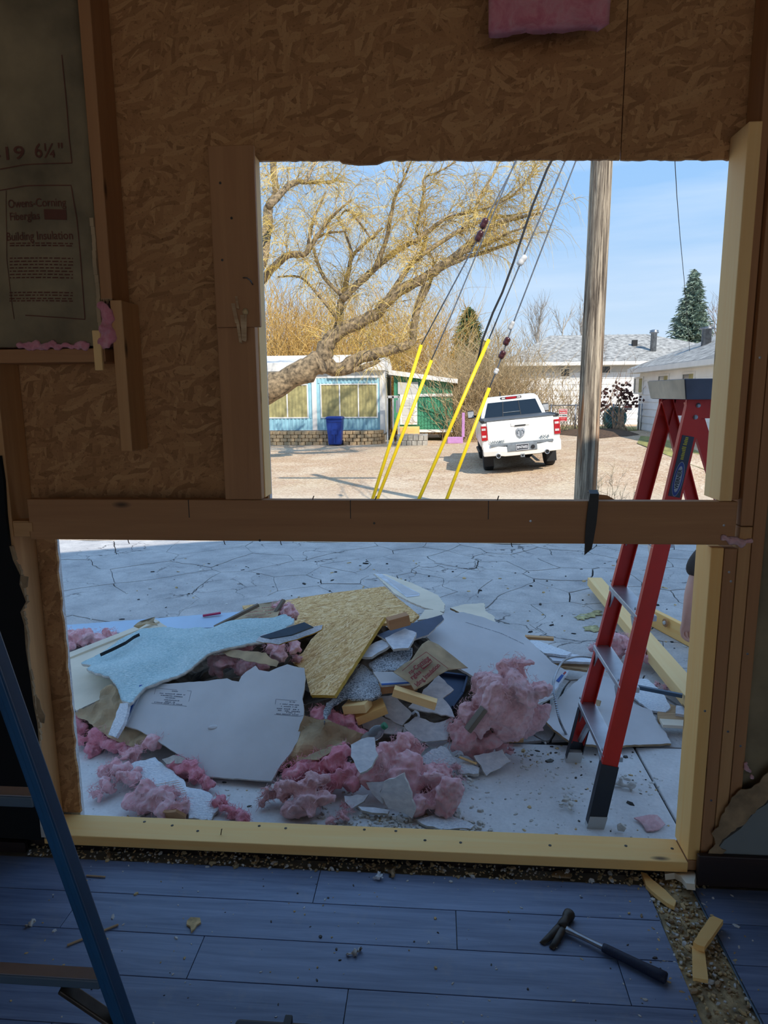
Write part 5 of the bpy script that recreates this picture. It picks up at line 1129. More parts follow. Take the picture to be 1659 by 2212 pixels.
# printed kraft bag
A = [(853, 1450, .27), (940, 1388, .35), (1010, 1447, .25)]
bag = T(sheet('kraft_bag', SL(3, [(690, 695), (760, 640), (800, 620), (840, 560), (862, 530), (900, 504), (960, 530), (1060, 610), (1136, 672), (1020, 682), (960, 715), (900, 762), (850, 790), (815, 805), (790, 762)]), A, M['kraft'], .003, .02, lambda x, y: .006 * nz(x, y, 14, 2)), 'brown insulation bag with red lettering below the big grey drywall', 'bag')
LA = lift(A, .008)
F = lambda x, y: (840 + x / 9.217, 1380 + y / 9.217)
ptext('lettering', 'ns-Corning', F(400, 690), F(790, 370), LA, 'print', bag, .034); ptext('lettering', 'rglas', F(440, 790), F(625, 650), LA, 'print', bag, .034); ptext('lettering', 'lding Insulation', F(540, 930), F(995, 515), LA, 'print', bag, .034)
b = MB(); pl = plane3(LA); b.add([onplane(*F(*q_), pl) for q_ in ((625, 560), (690, 615), (870, 455), (825, 405))], [(0, 1, 2, 3)]); b.out('logo_patch', M['print'], bag)
ptext('lettering', 'FIBERGLAS', F(665, 575), F(840, 445), lift(LA, .001), 'kraft', bag, .014)
b = MB(); strip(b, LA, [F(265, 640), F(520, 420), F(745, 262), F(860, 350), F(1180, 590)], .003); strip(b, LA, [F(700, 850), F(1010, 545)], .002); b.out('printed_border', M['print'], bag)
# boxed drywall offcut with blue edge
A = [(806, 1451, .24), (880, 1450, .24), (824, 1480, .2)]
bx = T(slab('drywall_offcut', SL(3, [(570, 695), (775, 693), (806, 762), (622, 775)]), A, .016, M['drywall'], None, 0, 1, M['gyp']), 'small drywall offcut with blue and white edge in front of the bag', 'drywall')
slab('edge_tape', SL(3, [(615, 755), (803, 745), (806, 760), (622, 773)]), lift(A, .003), .006, M['whitetape'], bx); slab('blue_tape', SL(3, [(618, 764), (805, 754), (806, 760), (622, 773)]), lift(A, .0045), .004, M['bluetape'], bx)
bd('wood_block', 'cut lumber end under the speckled stucco, left block', (748, 1527, .08), (796, 1523, .11), .09, .045, M['lumber'])
bd('wood_block', 'cut lumber end under the speckled stucco, right lower block', (768, 1550, .03), (832, 1524, .08), .1, .045, M['plate'])
bd('wood_stick', 'pale square stick pointing right from under the drywall offcut', (850, 1492, .19), (942, 1522, .13), .05, .042, M['lumber'])
bd('wood_stick', 'brown stick hidden under the drywall offcut', (800, 1490, .14), (900, 1480, .15), .05, .04, M['stud_old'])
# dark metal tray
A = [(951, 1458, .13), (1009, 1466, .11), (976, 1530, .03)]
tray = T(slab('metal_tray', SL(3, [(965, 712), (1130, 732), (1115, 800), (1100, 835), (1040, 918), (978, 852)]), A, .01, M['slateblue']), 'dark blue metal tray with raised rim beside the pink insulation', 'tray')
pl = plane3(A); C_ = [onplane(*q_, pl) for q_ in SL(3, [(965, 712), (1130, 732), (1100, 835), (1040, 918), (978, 852)])]
for p, q_ in list(zip(C_, C_[1:]))[:3]: board('rim', p + pl[1] * .012, q_ + pl[1] * .012, .012, .028, M['slateblue'], tray, up=pl[1])
# pale siding boards
A = [(815, 1505, .09), (975, 1490, .12), (940, 1600, -.06)]
LB = ['pale board piece running down beside the wood blocks', 'wide pale board piece above the pink insulation in the middle', 'pale board piece under the printed bag', 'pale board piece by the plastic bottle', 'small pale board piece right of the bottle', 'pale board piece touching the right pink wad']
for i, (k, pts) in enumerate(((3, [(590, 845), (690, 830), (802, 940), (745, 1015), (640, 960)]), (3, [(752, 1010), (832, 960), (935, 1000), (1050, 970), (1012, 1100), (885, 1112), (800, 1082)]), (3, [(870, 800), (960, 714), (1052, 800), (985, 852), (1040, 920), (1056, 966), (900, 935), (780, 905), (840, 860)]), (4, [(640, 170), (760, 130), (890, 195), (870, 240), (760, 230), (650, 200)]), (4, [(890, 195), (960, 132), (1062, 205), (1002, 292), (885, 235)]), (4, [(1060, 212), (1162, 215), (1152, 282), (1080, 322), (1020, 292)]))):
    T(slab('board_piece', SL(k, pts), lift(A, (.0, .008, .02, -.01, .0, -.012)[i]), .014, M['gypblue'], None, .004, 30 + i, M['gyp']), LB[i], 'drywall')
T(MB().tube([atZ(891, 1542, .08), atZ(897, 1536, .1), atZ(903, 1540, .1), atZ(905, 1548, .08)], .006, 6).out('white_hook', M['whitetape'], None, True), 'small white plastic hook on the pale boards', 'scrap')
# pink insulation, right
big = fluff('insulation_batt', 'biggest pink and grey insulation wad standing right of the dark tray', [(1066, 1480, .20, .10), (1108, 1448, .27, .075), (1120, 1432, .31, .045), (1132, 1500, .18, .10), (1085, 1530, .12, .12), (1130, 1552, .05, .11), (1048, 1500, .18, .07), (1025, 1540, .1, .08), (1090, 1500, .2, .1)], M['pink_grey'], seed=8)
fluff('insulation_wad', 'flat pink insulation tongue below the biggest wad', [(1000, 1590, -.02, .07), (1040, 1598, -.05, .065), (985, 1612, -.08, .05), (1075, 1612, -.1, .04), (1098, 1622, -.125, .022), (1010, 1562, .03, .06), (985, 1570, .0, .05)], M['pink'], seed=9)
bd('wood_splinter', 'grey splintered stick poking out between the right pink wads', (1010, 1578, .07), (1046, 1530, .17), .04, .025, M['greywood'])
T(slab('wood_scrap', SL(6, [(-80, 258), (60, 252), (95, 262), (92, 292), (-60, 296)]), [(1075, 1590, -.11), (1130, 1588, -.10), (1130, 1598, -.115)], .03, M['stud']), 'orange brown wood scrap below the biggest pink wad', 'wood')
# plastic bottle
a, c = atZ(788, 1603, .02), atZ(833, 1566, .12); bt = empty('plastic_bottle', a); T(bt, 'crushed clear plastic bottle with green cap in the middle of the pile', 'bottle')
ln = (c - a).length; m = frame(a, (c - a).orthogonal(), c - a)
MB().lathe([(.004, 0), (.030, .003), (.032, ln * .25), (.027, ln * .35), (.033, ln * .5), (.031, ln * .66), (.016, ln * .84), (.0135, ln * .9)], 18, mw=m).out('body', M['clear'], bt, True)
MB().lathe([(.0155, ln * .88), (.0165, ln * .9), (.0165, ln * 1.0), (.012, ln * 1.01)], 18, mw=m).out('cap', M['capgreen'], bt)
# crumpled kraft in the middle
A = [(640, 1583, .03), (760, 1585, .03), (600, 1660, -.1)]
T(sheet('kraft_paper', SL(4, [(250, 232), (300, 132), (420, 150), (520, 190), (620, 232), (700, 255), (600, 332), (560, 290), (470, 335), (390, 402), (300, 412), (200, 422), (130, 462), (142, 420), (190, 372), (232, 330)]), A, M['kraft'], .002, .016, lambda x, y: .05 * abs(nz(x, y, 7, 3)) + .03 * nz(x, y, 16, 5), None, .004, 3, False), 'crumpled brown paper beside the right edge of the stamped drywall', 'paper')
T(slab('kraft_flap', SL(4, [(280, 385), (400, 330), (480, 300), (550, 270), (540, 300), (430, 360), (380, 390)]), [(651, 1640, -.02), (735, 1605, .03), (700, 1632, .0)], .003, M['kraft'], None, .003), 'folded brown paper flap above the dark pink insulation', 'paper')
fluff('insulation_wad', 'thin pink insulation strip under the wood blocks', [(690, 1545, .04, .05), (712, 1552, .03, .05), (735, 1560, .02, .05), (755, 1570, .01, .045), (770, 1586, -.01, .04)], M['pink_red'], seed=11)
# pink insulation, centre
fluff('insulation_batt', 'long deep pink insulation strip left of the leaning white block', [(625, 1668, -.09, .045), (655, 1662, -.07, .055), (690, 1650, -.05, .06), (725, 1642, -.03, .06), (745, 1680, -.06, .06), (705, 1690, -.08, .05), (740, 1625, -.01, .04)], M['pink_red'], seed=12)
fluff('insulation_batt', 'dense pink insulation batt right of the leaning white block', [(825, 1640, -.0, .06), (865, 1610, .03, .06), (900, 1622, .0, .045), (820, 1668, -.04, .06), (875, 1668, -.04, .07), (930, 1690, -.06, .07), (958, 1722, -.08, .06), (915, 1735, -.1, .05), (965, 1752, -.12, .03), (950, 1668, -.06, .05), (990, 1688, -.1, .025), (985, 1660, -.1, .018)], M['pink'], seed=13)
# front stamped drywall
A = [(310, 1480, .13), (640, 1462, .2), (430, 1673, -.115)]
fd = T(slab('drywall_sheet', SL(2, [(580, 82), (680, 76), (760, 72), (850, 64), (940, 60), (1020, 48), (1080, 42), (1110, 56), (1150, 62), (1165, 30), (1190, 5), (1250, -34), (1270, -8), (1330, 2), (1360, -12), (1440, -42), (1480, -30), (1540, -20), (1548, 40), (1542, 90), (1528, 160), (1538, 220), (1535, 270), (1520, 350), (1500, 420), (1450, 500), (1400, 560), (1380, 592), (1345, 655), (1250, 650), (900, 622), (908, 590), (860, 540), (780, 492), (630, 396), (540, 345), (468, 322)]), A, .0127, M['drywall'], None, .002, 13, M['gyp']), 'large grey drywall sheet with two printed stamps at the front', 'drywall')
slab('edge_tape', SL(2, [(560, 76), (586, 82), (475, 324), (450, 316)]), lift(A, .003), .012, M['whitetape'], fd); slab('blue_tape', SL(2, [(556, 84), (572, 80), (470, 315), (452, 312)]), lift(A, .005), .004, M['bluetape'], fd); slab('red_label', SL(2, [(530, 160), (541, 140), (548, 144), (537, 164)]), lift(A, .0055), .003, M['redtape'], fd)
b = MB(); b9 = MB(); G = lambda x, y: (300 + x / 4.366, 1470 + y / 4.366)
strip(b, A, [G(145, 130), G(160, 72), G(360, 90)], .0016); strip(b, A, [G(455, 96), G(495, 100), G(470, 200)], .0016); strip(b, A, [G(118, 214), G(452, 243)], .002); strip(b9, A, [G(1285, 225), G(1292, 177), G(1490, 192)], .0016); strip(b9, A, [G(1278, 320), G(1500, 338), G(1550, 330)], .002)
for i, (x0, y0, x1, y1, n) in enumerate(((310, 104, 365, 108, 6), (195, 124, 430, 140, 18), (205, 142, 410, 160, 16), (250, 165, 355, 174, 7), (225, 185, 375, 196, 10), (245, 204, 340, 212, 7), (145, 208, 400, 232, 24), (1420, 205, 1470, 210, 5), (1330, 225, 1540, 240, 16), (1340, 246, 1500, 258, 12), (1300, 268, 1500, 280, 13), (1310, 286, 1510, 300, 13), (1390, 306, 1490, 314, 8), (1295, 318, 1500, 330, 18))):
    glyphrow(b9 if x0 > 900 else b, A, G(x0, y0), G(x1, y1), .006, n, i)
b.out('stamp_print', M['ink'], fd); b9.out('stamp_print', M['ink'], fd)
pc = onplane(*G(703, 440), plane3(A)); MB().lathe([(.028, -.002), (.026, .003), (.012, .0045)], 12, mw=frame(pc, (1, .2, 0), plane3(A)[1]) @ Matrix.Diagonal((1, .45, 1, 1))).out('paper_blister', M['drywall'], fd, True)
# left foreground: kraft, pink, white strip
A = [(160, 1535, .0), (262, 1488, .10), (295, 1610, -.08)]
T(sheet('kraft_paper', SL(2, [(150, 245), (240, 205), (330, 180), (318, 120), (400, 85), (440, 120), (480, 190), (462, 230), (520, 320), (630, 392), (620, 430), (540, 466), (470, 440), (400, 410), (300, 350), (240, 290), (165, 262)]), A, M['kraft'], .003, .016, lambda x, y: .035 * nz(x, y, 8, 3) + .022 * nz(x, y, 20, 5), None, .004, 8, False), 'crumpled brown insulation paper at the left under the stamped drywall', 'paper')
fluff('insulation_batt', 'flat deep pink insulation batt at the far left on the concrete', [(165, 1570, -.07, .05), (180, 1600, -.1, .05), (215, 1595, -.09, .055), (245, 1612, -.1, .05), (275, 1620, -.11, .04), (200, 1618, -.12, .04), (295, 1612, -.11, .03)], M['pink_red'], seed=14)
T(slab('foam_strip', SL(2, [(440, 192), (492, 184), (480, 250), (462, 310), (412, 396), (370, 380), (385, 340), (400, 300)]), [(262, 1518, .10), (278, 1517, .11), (240, 1588, -.02)], .02, M['whitepaint'], None, .004, 3), 'narrow white foam strip leaning by the corner of the stamped drywall', 'foam')
fluff('insulation_wad', 'twisted light pink insulation roll at the front left by the plate', [(212, 1712, -.11, .035), (238, 1692, -.1, .045), (228, 1668, -.1, .035), (255, 1662, -.09, .04), (282, 1682, -.09, .05), (312, 1712, -.09, .055), (342, 1732, -.09, .05), (300, 1742, -.11, .045), (350, 1752, -.11, .04), (382, 1748, -.11, .03), (396, 1736, -.1, .025), (370, 1715, -.09, .04)], M['pink'], seed=15)
fluff('insulation_wad', 'pink insulation tail running up under the stamped drywall', [(252, 1648, -.09, .02), (275, 1632, -.08, .025), (300, 1622, -.07, .03), (325, 1610, -.06, .035), (345, 1598, -.05, .04), (290, 1640, -.1, .025)], M['pink'], seed=16)
A = [(261, 1660, -.09), (335, 1638, -.08), (460, 1770, -.135)]
ws = T(sheet('stucco_piece', SL(2, [(445, 580), (530, 540), (650, 515), (700, 560), (760, 600), (830, 660), (835, 690), (920, 705), (990, 740), (1000, 780), (1035, 810), (1000, 850), (985, 890), (850, 880), (830, 800), (730, 740), (620, 690), (520, 640)]), A, M['whitepaint'], .014, .016, lambda x, y: .008 * nz(x, y, 10, 3), None, .005, 7, True, M['gyp']), 'white textured stucco piece with slots at the front left', 'stucco piece')
b = MB()
for i in range(7): strip(b, lift(A, .006), SL(2, [(612 + i * 19, 690 + i * 10 - 4), (790 + i * 8, 652 + i * 12)]), .003)
b.out('slots', M['stud_old'], ws)
T(slab('wood_scrap', SL(2, [(682, 830), (780, 824), (838, 856), (832, 888), (672, 878)]), [(347, 1750, -.08), (402, 1760, -.08), (400, 1770, -.12)], .012, M['stud_old'], None, .003), 'dark torn wood scrap against the bottom plate at the left', 'wood')
T(slab('stucco_chip', SL(2, [(690, 525), (760, 500), (830, 520), (820, 545), (720, 555)]), [(350, 1642, -.06), (400, 1640, -.05), (370, 1650, -.07)], .02, M['gyp'], None, .004), 'grey stucco lump under the edge of the stamped drywall', 'stucco piece')
fluff('insulation_wad', 'purple pink insulation under the front edge of the stamped drywall', [(400, 1662, -.1, .045), (425, 1680, -.11, .04), (385, 1650, -.09, .04), (445, 1698, -.12, .035), (415, 1655, -.09, .04)], M['pink_red'], seed=17)
fluff('insulation_wad', 'thin pink insulation trail beside the slotted white stucco piece', [(470, 1735, -.125, .03), (490, 1748, -.125, .03), (510, 1760, -.13, .03), (530, 1768, -.13, .025)], M['pink_red'], seed=27)
fluff('insulation_wad', 'dirty grey pink insulation clump near the middle of the plate', [(580, 1718, -.1, .035), (612, 1706, -.08, .05), (650, 1700, -.07, .06), (682, 1690, -.05, .05), (690, 1718, -.08, .045), (640, 1738, -.1, .05), (672, 1742, -.1, .04), (566, 1734, -.12, .02)], M['pink_grey'], seed=18)
fluff('insulation_wad', 'small pink insulation curl beside the bottom plate', [(738, 1762, -.12, .02), (752, 1752, -.12, .016), (716, 1774, -.13, .018), (744, 1742, -.12, .012)], M['pink'], seed=19, vox=.006)
# white blocks, front
WB = [('leaning white gypsum block beside the plastic bottle', 4, [(575, 300), (640, 265), (715, 255), (720, 300), (738, 360), (700, 430), (630, 470), (600, 420), (575, 370)], [(757, 1608, .10), (812, 1600, .12), (780, 1668, .03)], .016),
      ('small grey gypsum piece under the pointed block', 4, [(665, 525), (772, 518), (748, 582), (762, 652), (700, 590)], [(790, 1690, -.06), (829, 1687, -.03), (820, 1735, -.12)], .014),
      ('pointed grey gypsum block standing at the front of the pile', 4, [(770, 522), (890, 470), (965, 690), (940, 740), (860, 700), (800, 680), (745, 600)], [(828, 1690, .0), (872, 1670, .05), (890, 1768, -.12)], .018),
      ('small white board piece left of the pointed block', 4, [(535, 605), (682, 595), (650, 640), (580, 682), (540, 640)], [(743, 1720, -.09), (796, 1716, -.09), (760, 1745, -.12)], .014),
      ('speckled white board piece right of the dense pink batt', 4, [(968, 392), (1040, 342), (1112, 306), (1150, 320), (1212, 402), (1150, 442), (1080, 430)], [(900, 1642, -.05), (952, 1612, -.03), (980, 1655, -.1)], .014),
      ('white square board piece lying alone on the concrete', 4, [(1310, 365), (1480, 328), (1530, 402), (1440, 452), (1385, 486)], [(1024, 1632, -.07), (1085, 1619, -.06), (1051, 1675, -.135)], .014),
      ('flat white stucco flake against the bottom plate', 4, [(970, 750), (1080, 715), (1180, 725), (1312, 780), (1290, 802), (1100, 802), (1000, 772)], [(900, 1772, -.13), (975, 1762, -.13), (1020, 1788, -.135)], .012),
      ('narrow white flake at the foot of the pointed block', 4, [(618, 668), (720, 675), (805, 690), (795, 712), (700, 706), (640, 692)], [(774, 1742, -.115), (840, 1750, -.115), (800, 1757, -.12)], .012),
      ('white broken edge piece beside the lone square board', 4, [(1188, 370), (1270, 400), (1342, 440), (1336, 472), (1220, 472), (1200, 430)], [(980, 1634, -.1), (1035, 1660, -.11), (990, 1670, -.125)], .018)]
for i, (lb, k, pts, A, th) in enumerate(WB): T(slab('gypsum_piece', SL(k, pts), A, th, M['gypblue'] if i not in (4, 6, 8) else M['whitepaint'], None, .005, 40 + i, M['gyp']), lb, 'drywall')
bd('wood_stick', 'thin wood strip beside the lone square board', (992, 1635, -.08), (1030, 1650, -.1), .014, .006, M['lumber'])
# right side
A = [(1170, 1545, -.05), (1272, 1452, -.04), (1440, 1600, -.13)]
T(slab('drywall_sheet', [(1168, 1545), (1195, 1520), (1235, 1480), (1272, 1450), (1330, 1470), (1370, 1520), (1408, 1535), (1420, 1560), (1440, 1585), (1450, 1606), (1300, 1612), (1232, 1602), (1195, 1575)], A, .0127, M['drywall'], None, .004, 14, M['torn']), 'grey drywall sheet lying flat behind the red ladder', 'drywall')
A = [(1140, 1382, .0), (1320, 1424, -.01), (1200, 1430, -.02)]
RB = ['thin white board at the right behind the big grey drywall', 'long white board pointing at the red ladder', 'brown splintered board under the long white board']
for i, (pts, mt) in enumerate((([(120, 692), (190, 696), (330, 746), (402, 770), (370, 788), (220, 772)], 'whitepaint'), ([(240, 782), (340, 770), (530, 800), (668, 816), (640, 832), (520, 832), (280, 822)], 'gypblue'), ([(270, 815), (520, 838), (500, 882), (330, 862)], 'split'))): T(slab('board_piece', SL(5, pts), lift(A, (.02, .0, -.03)[i]), .016, M[mt], None, .003, 50 + i), RB[i], 'board')
bd('wood_stick', 'orange stick at the right edge behind the big grey drywall', (1134, 1376, -.05), (1196, 1380, -.05), .04, .02, M['stud'])
bd('lumber', 'long fresh lumber beam lying diagonally behind the red ladder', (1284, 1256, -.05), (1540, 1560, -.05), .125, .076, M['lumber'], cat='lumber', bev=.004)
bd('lumber', 'second lumber board on edge crossing behind the red ladder, with a broken knot', (1345, 1300, -.08), (1600, 1432, -.08), .04, .135, M['plate'], cat='lumber', bev=.004)
lm = [o_ for o_ in COL.objects if o_.name.startswith('lumber')][-1]; kc = atZ(1441, 1353, -.08); dr_ = (atZ(1600, 1432, -.08) - atZ(1345, 1300, -.08)).normalized(); nn_ = V((dr_.y, -dr_.x, 0)); nn_ = nn_ if nn_.y < 0 else -nn_
MB().lathe([(.034, 0), (.030, .004), (.012, .002)], 9, mw=frame(kc + nn_ * .0195 + V((0, 0, .03)), dr_, nn_)).out('knot_rim', M['stud_old'], lm); MB().lathe([(.016, 0), (.014, .012), (.004, .016)], 7, mw=frame(kc + nn_ * .02 + V((0, 0, .03)), dr_, nn_)).out('broken_knot', M['crumb'], lm)
for i, (pts, lb) in enumerate((([(1238, 1332), (1262, 1326), (1296, 1318), (1300, 1326), (1270, 1336), (1245, 1340)], 'faded yellow paint stain on the asphalt left of the red ladder'), ([(1258, 1354), (1285, 1350), (1298, 1356), (1290, 1364), (1262, 1362)], 'second yellow paint stain nearer to the pink wad by the ladder'))):
    st_ = slab('paint_stain', pts, [(a_, b_, -.1455) for a_, b_ in pts[:3]], .001, M['stain'], None, .02, 80 + i); stuff(T(st_, lb, 'paint stain'))
fluff('insulation_wad', 'pink insulation wad behind the red ladder beside the long beam', [(1298, 1402, -.06, .05), (1330, 1396, -.03, .07), (1370, 1410, -.05, .06), (1398, 1425, -.08, .04), (1282, 1400, -.1, .03), (1345, 1380, -.01, .05)], M['pink'], seed=20)
T(slab('stucco_piece', SL(5, [(795, 938), (880, 938), (925, 972), (1000, 1050), (1034, 1120), (1000, 1152), (900, 1140), (790, 1055)]), [(1370, 1466, -.09), (1410, 1475, -.08), (1440, 1535, -.12)], .014, M['whitepaint'], None, .005, 61), 'white flaking board piece to the right of the red ladder', 'stucco piece')
T(slab('board_piece', SL(5, [(1072, 1108), (1135, 1120), (1140, 1172), (1066, 1160)]), [(1461, 1523, -.1), (1482, 1528, -.1), (1462, 1540, -.11)], .02, M['gypblue'], None, .003, 62), 'small pale board end beside the right stud', 'drywall')
bd('metal_bar', 'dark metal bar on the debris right of the red ladder', (1366, 1482, -.02), (1474, 1503, -.02), .022, .022, M['slate'], cat='bar')
bd('lath_strip', 'pale painted lath at the right edge of the opening', (1428, 1562, -.10), (1500, 1566, -.10), .07, .018, M['drywall2'])
T(slab('wood_scrap', SL(6, [(950, 115), (1030, 60), (1130, 100), (1130, 180), (960, 170)]), [(1420, 1540, -.13), (1480, 1530, -.12), (1480, 1560, -.13)], .02, M['split'], None, .004, 63), 'rough brown wood scrap under the pale painted lath', 'wood')
fluff('insulation_wad', 'thin pink insulation shred at the right near the metal bar', [(1418, 1482, -.11, .02), (1435, 1488, -.11, .02), (1448, 1488, -.11, .016)], M['pink'], seed=21, vox=.006)
T(slab('paper_scrap', SL(6, [(535, 25), (585, 40), (575, 75), (540, 70)]), [(1280, 1510, -.04), (1296, 1515, -.02), (1284, 1524, -.06)], .006, M['kraft']), 'small brown paper scrap on the flat drywall by the ladder', 'paper')
# armoured cable
cp = [(1282, 1421, .02), (1255, 1418, .05), (1232, 1421, .08), (1215, 1430, .11), (1202, 1452, .12), (1195, 1478, .11), (1199, 1508, .08), (1206, 1545, .02), (1214, 1568, -.03), (1228, 1595, -.10)]
P = [atZ(*q_) for q_ in cp]; Q = []; QR = []
for i in range(len(P) - 1):
    for k in range(16):
        t_ = k / 16; a, b_, c, d_ = P[max(i - 1, 0)], P[i], P[i + 1], P[min(i + 2, len(P) - 1)]
        Q.append(.5 * ((2 * b_) + (c - a) * t_ + (2 * a - 5 * b_ + 4 * c - d_) * t_ ** 2 + (-a + 3 * b_ - 3 * c + d_) * t_ ** 3)); QR.append(.0075 if k % 2 else .0055)
T(MB().tube(Q, QR, 8).out('armoured_cable', M['steel'], None), 'armoured metal cable curling down beside the red ladder foot', 'cable')
# crumbs
def crumbs(name, label, area, n, zf, mats, seed, s0=.004, s1=.013, flat=.4, clusters=0, cat='debris'):
    rr = random.Random(seed); b = MB(); pts = []
    cl = [(rr.uniform(area[0], area[1]), rr.uniform(area[2], area[3])) for _ in range(clusters)] if clusters else None
    for i in range(n):
        if cl and rr.random() < .6: c = rr.choice(cl); x, y = c[0] + rr.gauss(0, .05), c[1] + rr.gauss(0, .05)
        else: x, y = rr.uniform(area[0], area[1]), rr.uniform(area[2], area[3])
        s_ = rr.uniform(s0, s1) * (1 if rr.random() < .9 else 1.8); a = rr.uniform(0, 6.28); el = rr.uniform(1, 2.4); z = zf(x, y) if callable(zf) else zf
        m = Matrix.Translation((x, y, z + s_ * flat * .3)) @ Matrix.Rotation(a, 4, 'Z') @ Matrix.Rotation(rr.uniform(-.3, .3), 4, 'X')
        k = 5; top = [m @ V((s_ * el * .5 * math.cos(6.283 * j / k + rr.uniform(-.3, .3)), s_ * .5 * math.sin(6.283 * j / k), s_ * flat * .5)) for j in range(k)]; bo = [m @ V((s_ * el * .6 * math.cos(6.283 * j / k), s_ * .6 * math.sin(6.283 * j / k), -s_ * flat * .5)) for j in range(k)]
        b.loft([bo, top], rr.randrange(len(mats)))
    return stuff(T(b.out(name, mats), label, cat))
mats = [M['crumb'], M['crumb'], M['chip'], M['gyp'], M['rust']]
crumbs('plaster_crumbs', 'white plaster crumbs and chips scattered on the concrete apron', (-1.3, 1.1, 2.33, 3.25), 620, -.15, mats, 5, .003, .012, .4, 12)
crumbs('plaster_dust', 'thick heap of white plaster crumbs behind the bottom plate', (-.45, .25, 2.44, 2.62), 420, -.148, [M['crumb'], M['gyp']], 6, .004, .016, .6, 8)
crumbs('street_crumbs', 'sparse white crumbs scattered over the cracked asphalt', (-3, 2.6, 3.6, 7.2), 420, -.15, [M['crumb'], M['chip'], M['dirt']], 7, .006, .022, .3)
crumbs('pile_crumbs', 'small white crumbs lying over the rubble pile', (-.8, .6, 2.7, 3.1), 260, -.13, [M['crumb'], M['gyp']], 8, .004, .012, .5, 6)
T(slab('paper_scrap', SL(6, [(800, 790), (840, 782), (900, 770), (950, 772), (1000, 830), (960, 862), (880, 875), (855, 830)]), [(1370, 1765, -.135), (1420, 1760, -.13), (1400, 1795, -.14)], .006, M['pink_grey'], None, .004, 64), 'pinkish paper scrap on the concrete right of the ladder foot', 'paper')
T(slab('plaster_chip', SL(6, [(690, 835), (715, 822), (745, 845), (730, 868), (692, 862)]), [(1332, 1783, -.12), (1350, 1783, -.12), (1345, 1792, -.14)], .012, M['gyp'], None, .002, 65), 'white plaster chip next to the red ladder near foot', 'plaster')
fluff('white_foam_roll', 'white foam roll lying behind the near ladder foot', [(1318, 1688, -.13, .02), (1330, 1690, -.13, .018), (1340, 1691, -.13, .02), (1355, 1694, -.13, .018), (1362, 1697, -.13, .012)], M['crumb'], 'foam', None, .005, 22)
# ------------------------------------------------------------------ red step ladder outside
lad = empty('red_step_ladder', (.9, 2.87, -.15)); T(lad, 'red fibreglass step ladder standing outside the opening on the right', 'ladder')
def rail(name, f, t_, wd, fl, side, mat, par):
    """C-shaped side rail: web wd wide facing +-Y, flanges fl deep"""
    f, t_ = V(f), V(t_); ax = (t_ - f).normalized(); y = V((0, 1, 0)); y = (y - ax * y.dot(ax)).normalized(); x = y.cross(ax); th = .004; s_ = side
    prof = [(-wd / 2, 0), (wd / 2, 0), (wd / 2, s_ * fl), (wd / 2 - th, s_ * fl), (wd / 2 - th, s_ * th), (-wd / 2 + th, s_ * th), (-wd / 2 + th, s_ * fl), (-wd / 2, s_ * fl)]
    return MB().loft([[p + x * a + y * b for a, b in prof] for p in (f, t_)]).out(name, mat, par)
FN, TN, FF, TF = V((.672, 2.605, -.15)), V((1.000, 2.70, 1.64)), V((.682, 3.152, -.15)), V((1.006, 3.05, 1.64))
ln = lambda a, b, z: a.lerp(b, (z - a.z) / (b.z - a.z))
nr = rail('front_rail', ln(FN, TN, -.05), TN, .064, .028, 1, M['red'], lad); fr_ = rail('front_rail', ln(FF, TF, -.05), TF, .064, .028, -1, M['red'], lad)
for a, b, s_ in ((FN, TN, 1), (FF, TF, -1)):
    bo = rail('boot', ln(a, b, -.135) - V((0, s_ * .003, 0)), ln(a, b, .13) - V((0, s_ * .003, 0)), .072, .036, s_, M['ladboot'], lad)
    p = ln(a, b, -.15); MB().loft([[p + V((x * .036, y * .036 * s_, z)) + (V((.012, 0, 0)) if z else V((0, 0, 0))) for x, y in ((-1, -.1), (1, -.1), (1, 1), (-1, 1))] for z in (0, .055)]).out('foot_pad', M['greytrim'], bo)
for z in (.155, .455, .755, 1.055):
    a, b = ln(FN, TN, z), ln(FF, TF, z); st = empty('step', (0, 0, 0), lad); bpy.data.objects.remove(st)
    so = MB().box((-.040, a.y + .003, -.012), (.040, b.y - .003, .012), mw=Matrix.Translation(((a.x + b.x) / 2 + .004, 0, z))).out('step', M['alu'], lad, bev=.003)
    for p, s_ in ((a, 1), (b, -1)):
        MB().prism([p + V((-.035, s_ * .005, -.012)), p + V((-.035, s_ * .075, -.012)), p + V((-.035, s_ * .005, -.095))], (.006, 0, 0)).out('brace', M['alu'], so)
        for q_ in (-.018, .018): MB().lathe([(.006, 0), (.006, .003), (.003, .005)], 8, mw=frame(p + V((-.034, s_ * .016, z * 0 + q_ * .4 + (-.03 if q_ < 0 else .03))), (0, 1, 0), (-1, 0, 0))).out('rivet', M['steel'], so)
a, b = ln(FN, TN, .10), ln(FF, TF, .02); MB().tube([a + V((0, .02, -.02)), a + V((0, .2, .04))], .012, 6).out('lower_brace', M['alu'], lad); MB().tube([b + V((0, -.02, -.05)), b + V((0, -.16, .1))], .014, 6).out('lower_brace', M['alu'], lad)
for (x0, y0), (x1, y1), s_ in (((1.585, 2.56), (.985, 2.715), 1), ((1.59, 3.2), (.99, 3.035), -1)): rail('rear_rail', (x0, y0, -.15), (x1, y1, 1.62), .05, .025, s_, M['red'], lad)
for z in (.2, .6, 1.0): MB().tube([(.985 + .339 * (1.62 - z), 2.58 + .09 * z, z), (.985 + .339 * (1.62 - z), 3.18 - .09 * z, z)], .012, 6).out('rear_bar', M['alu'], lad)
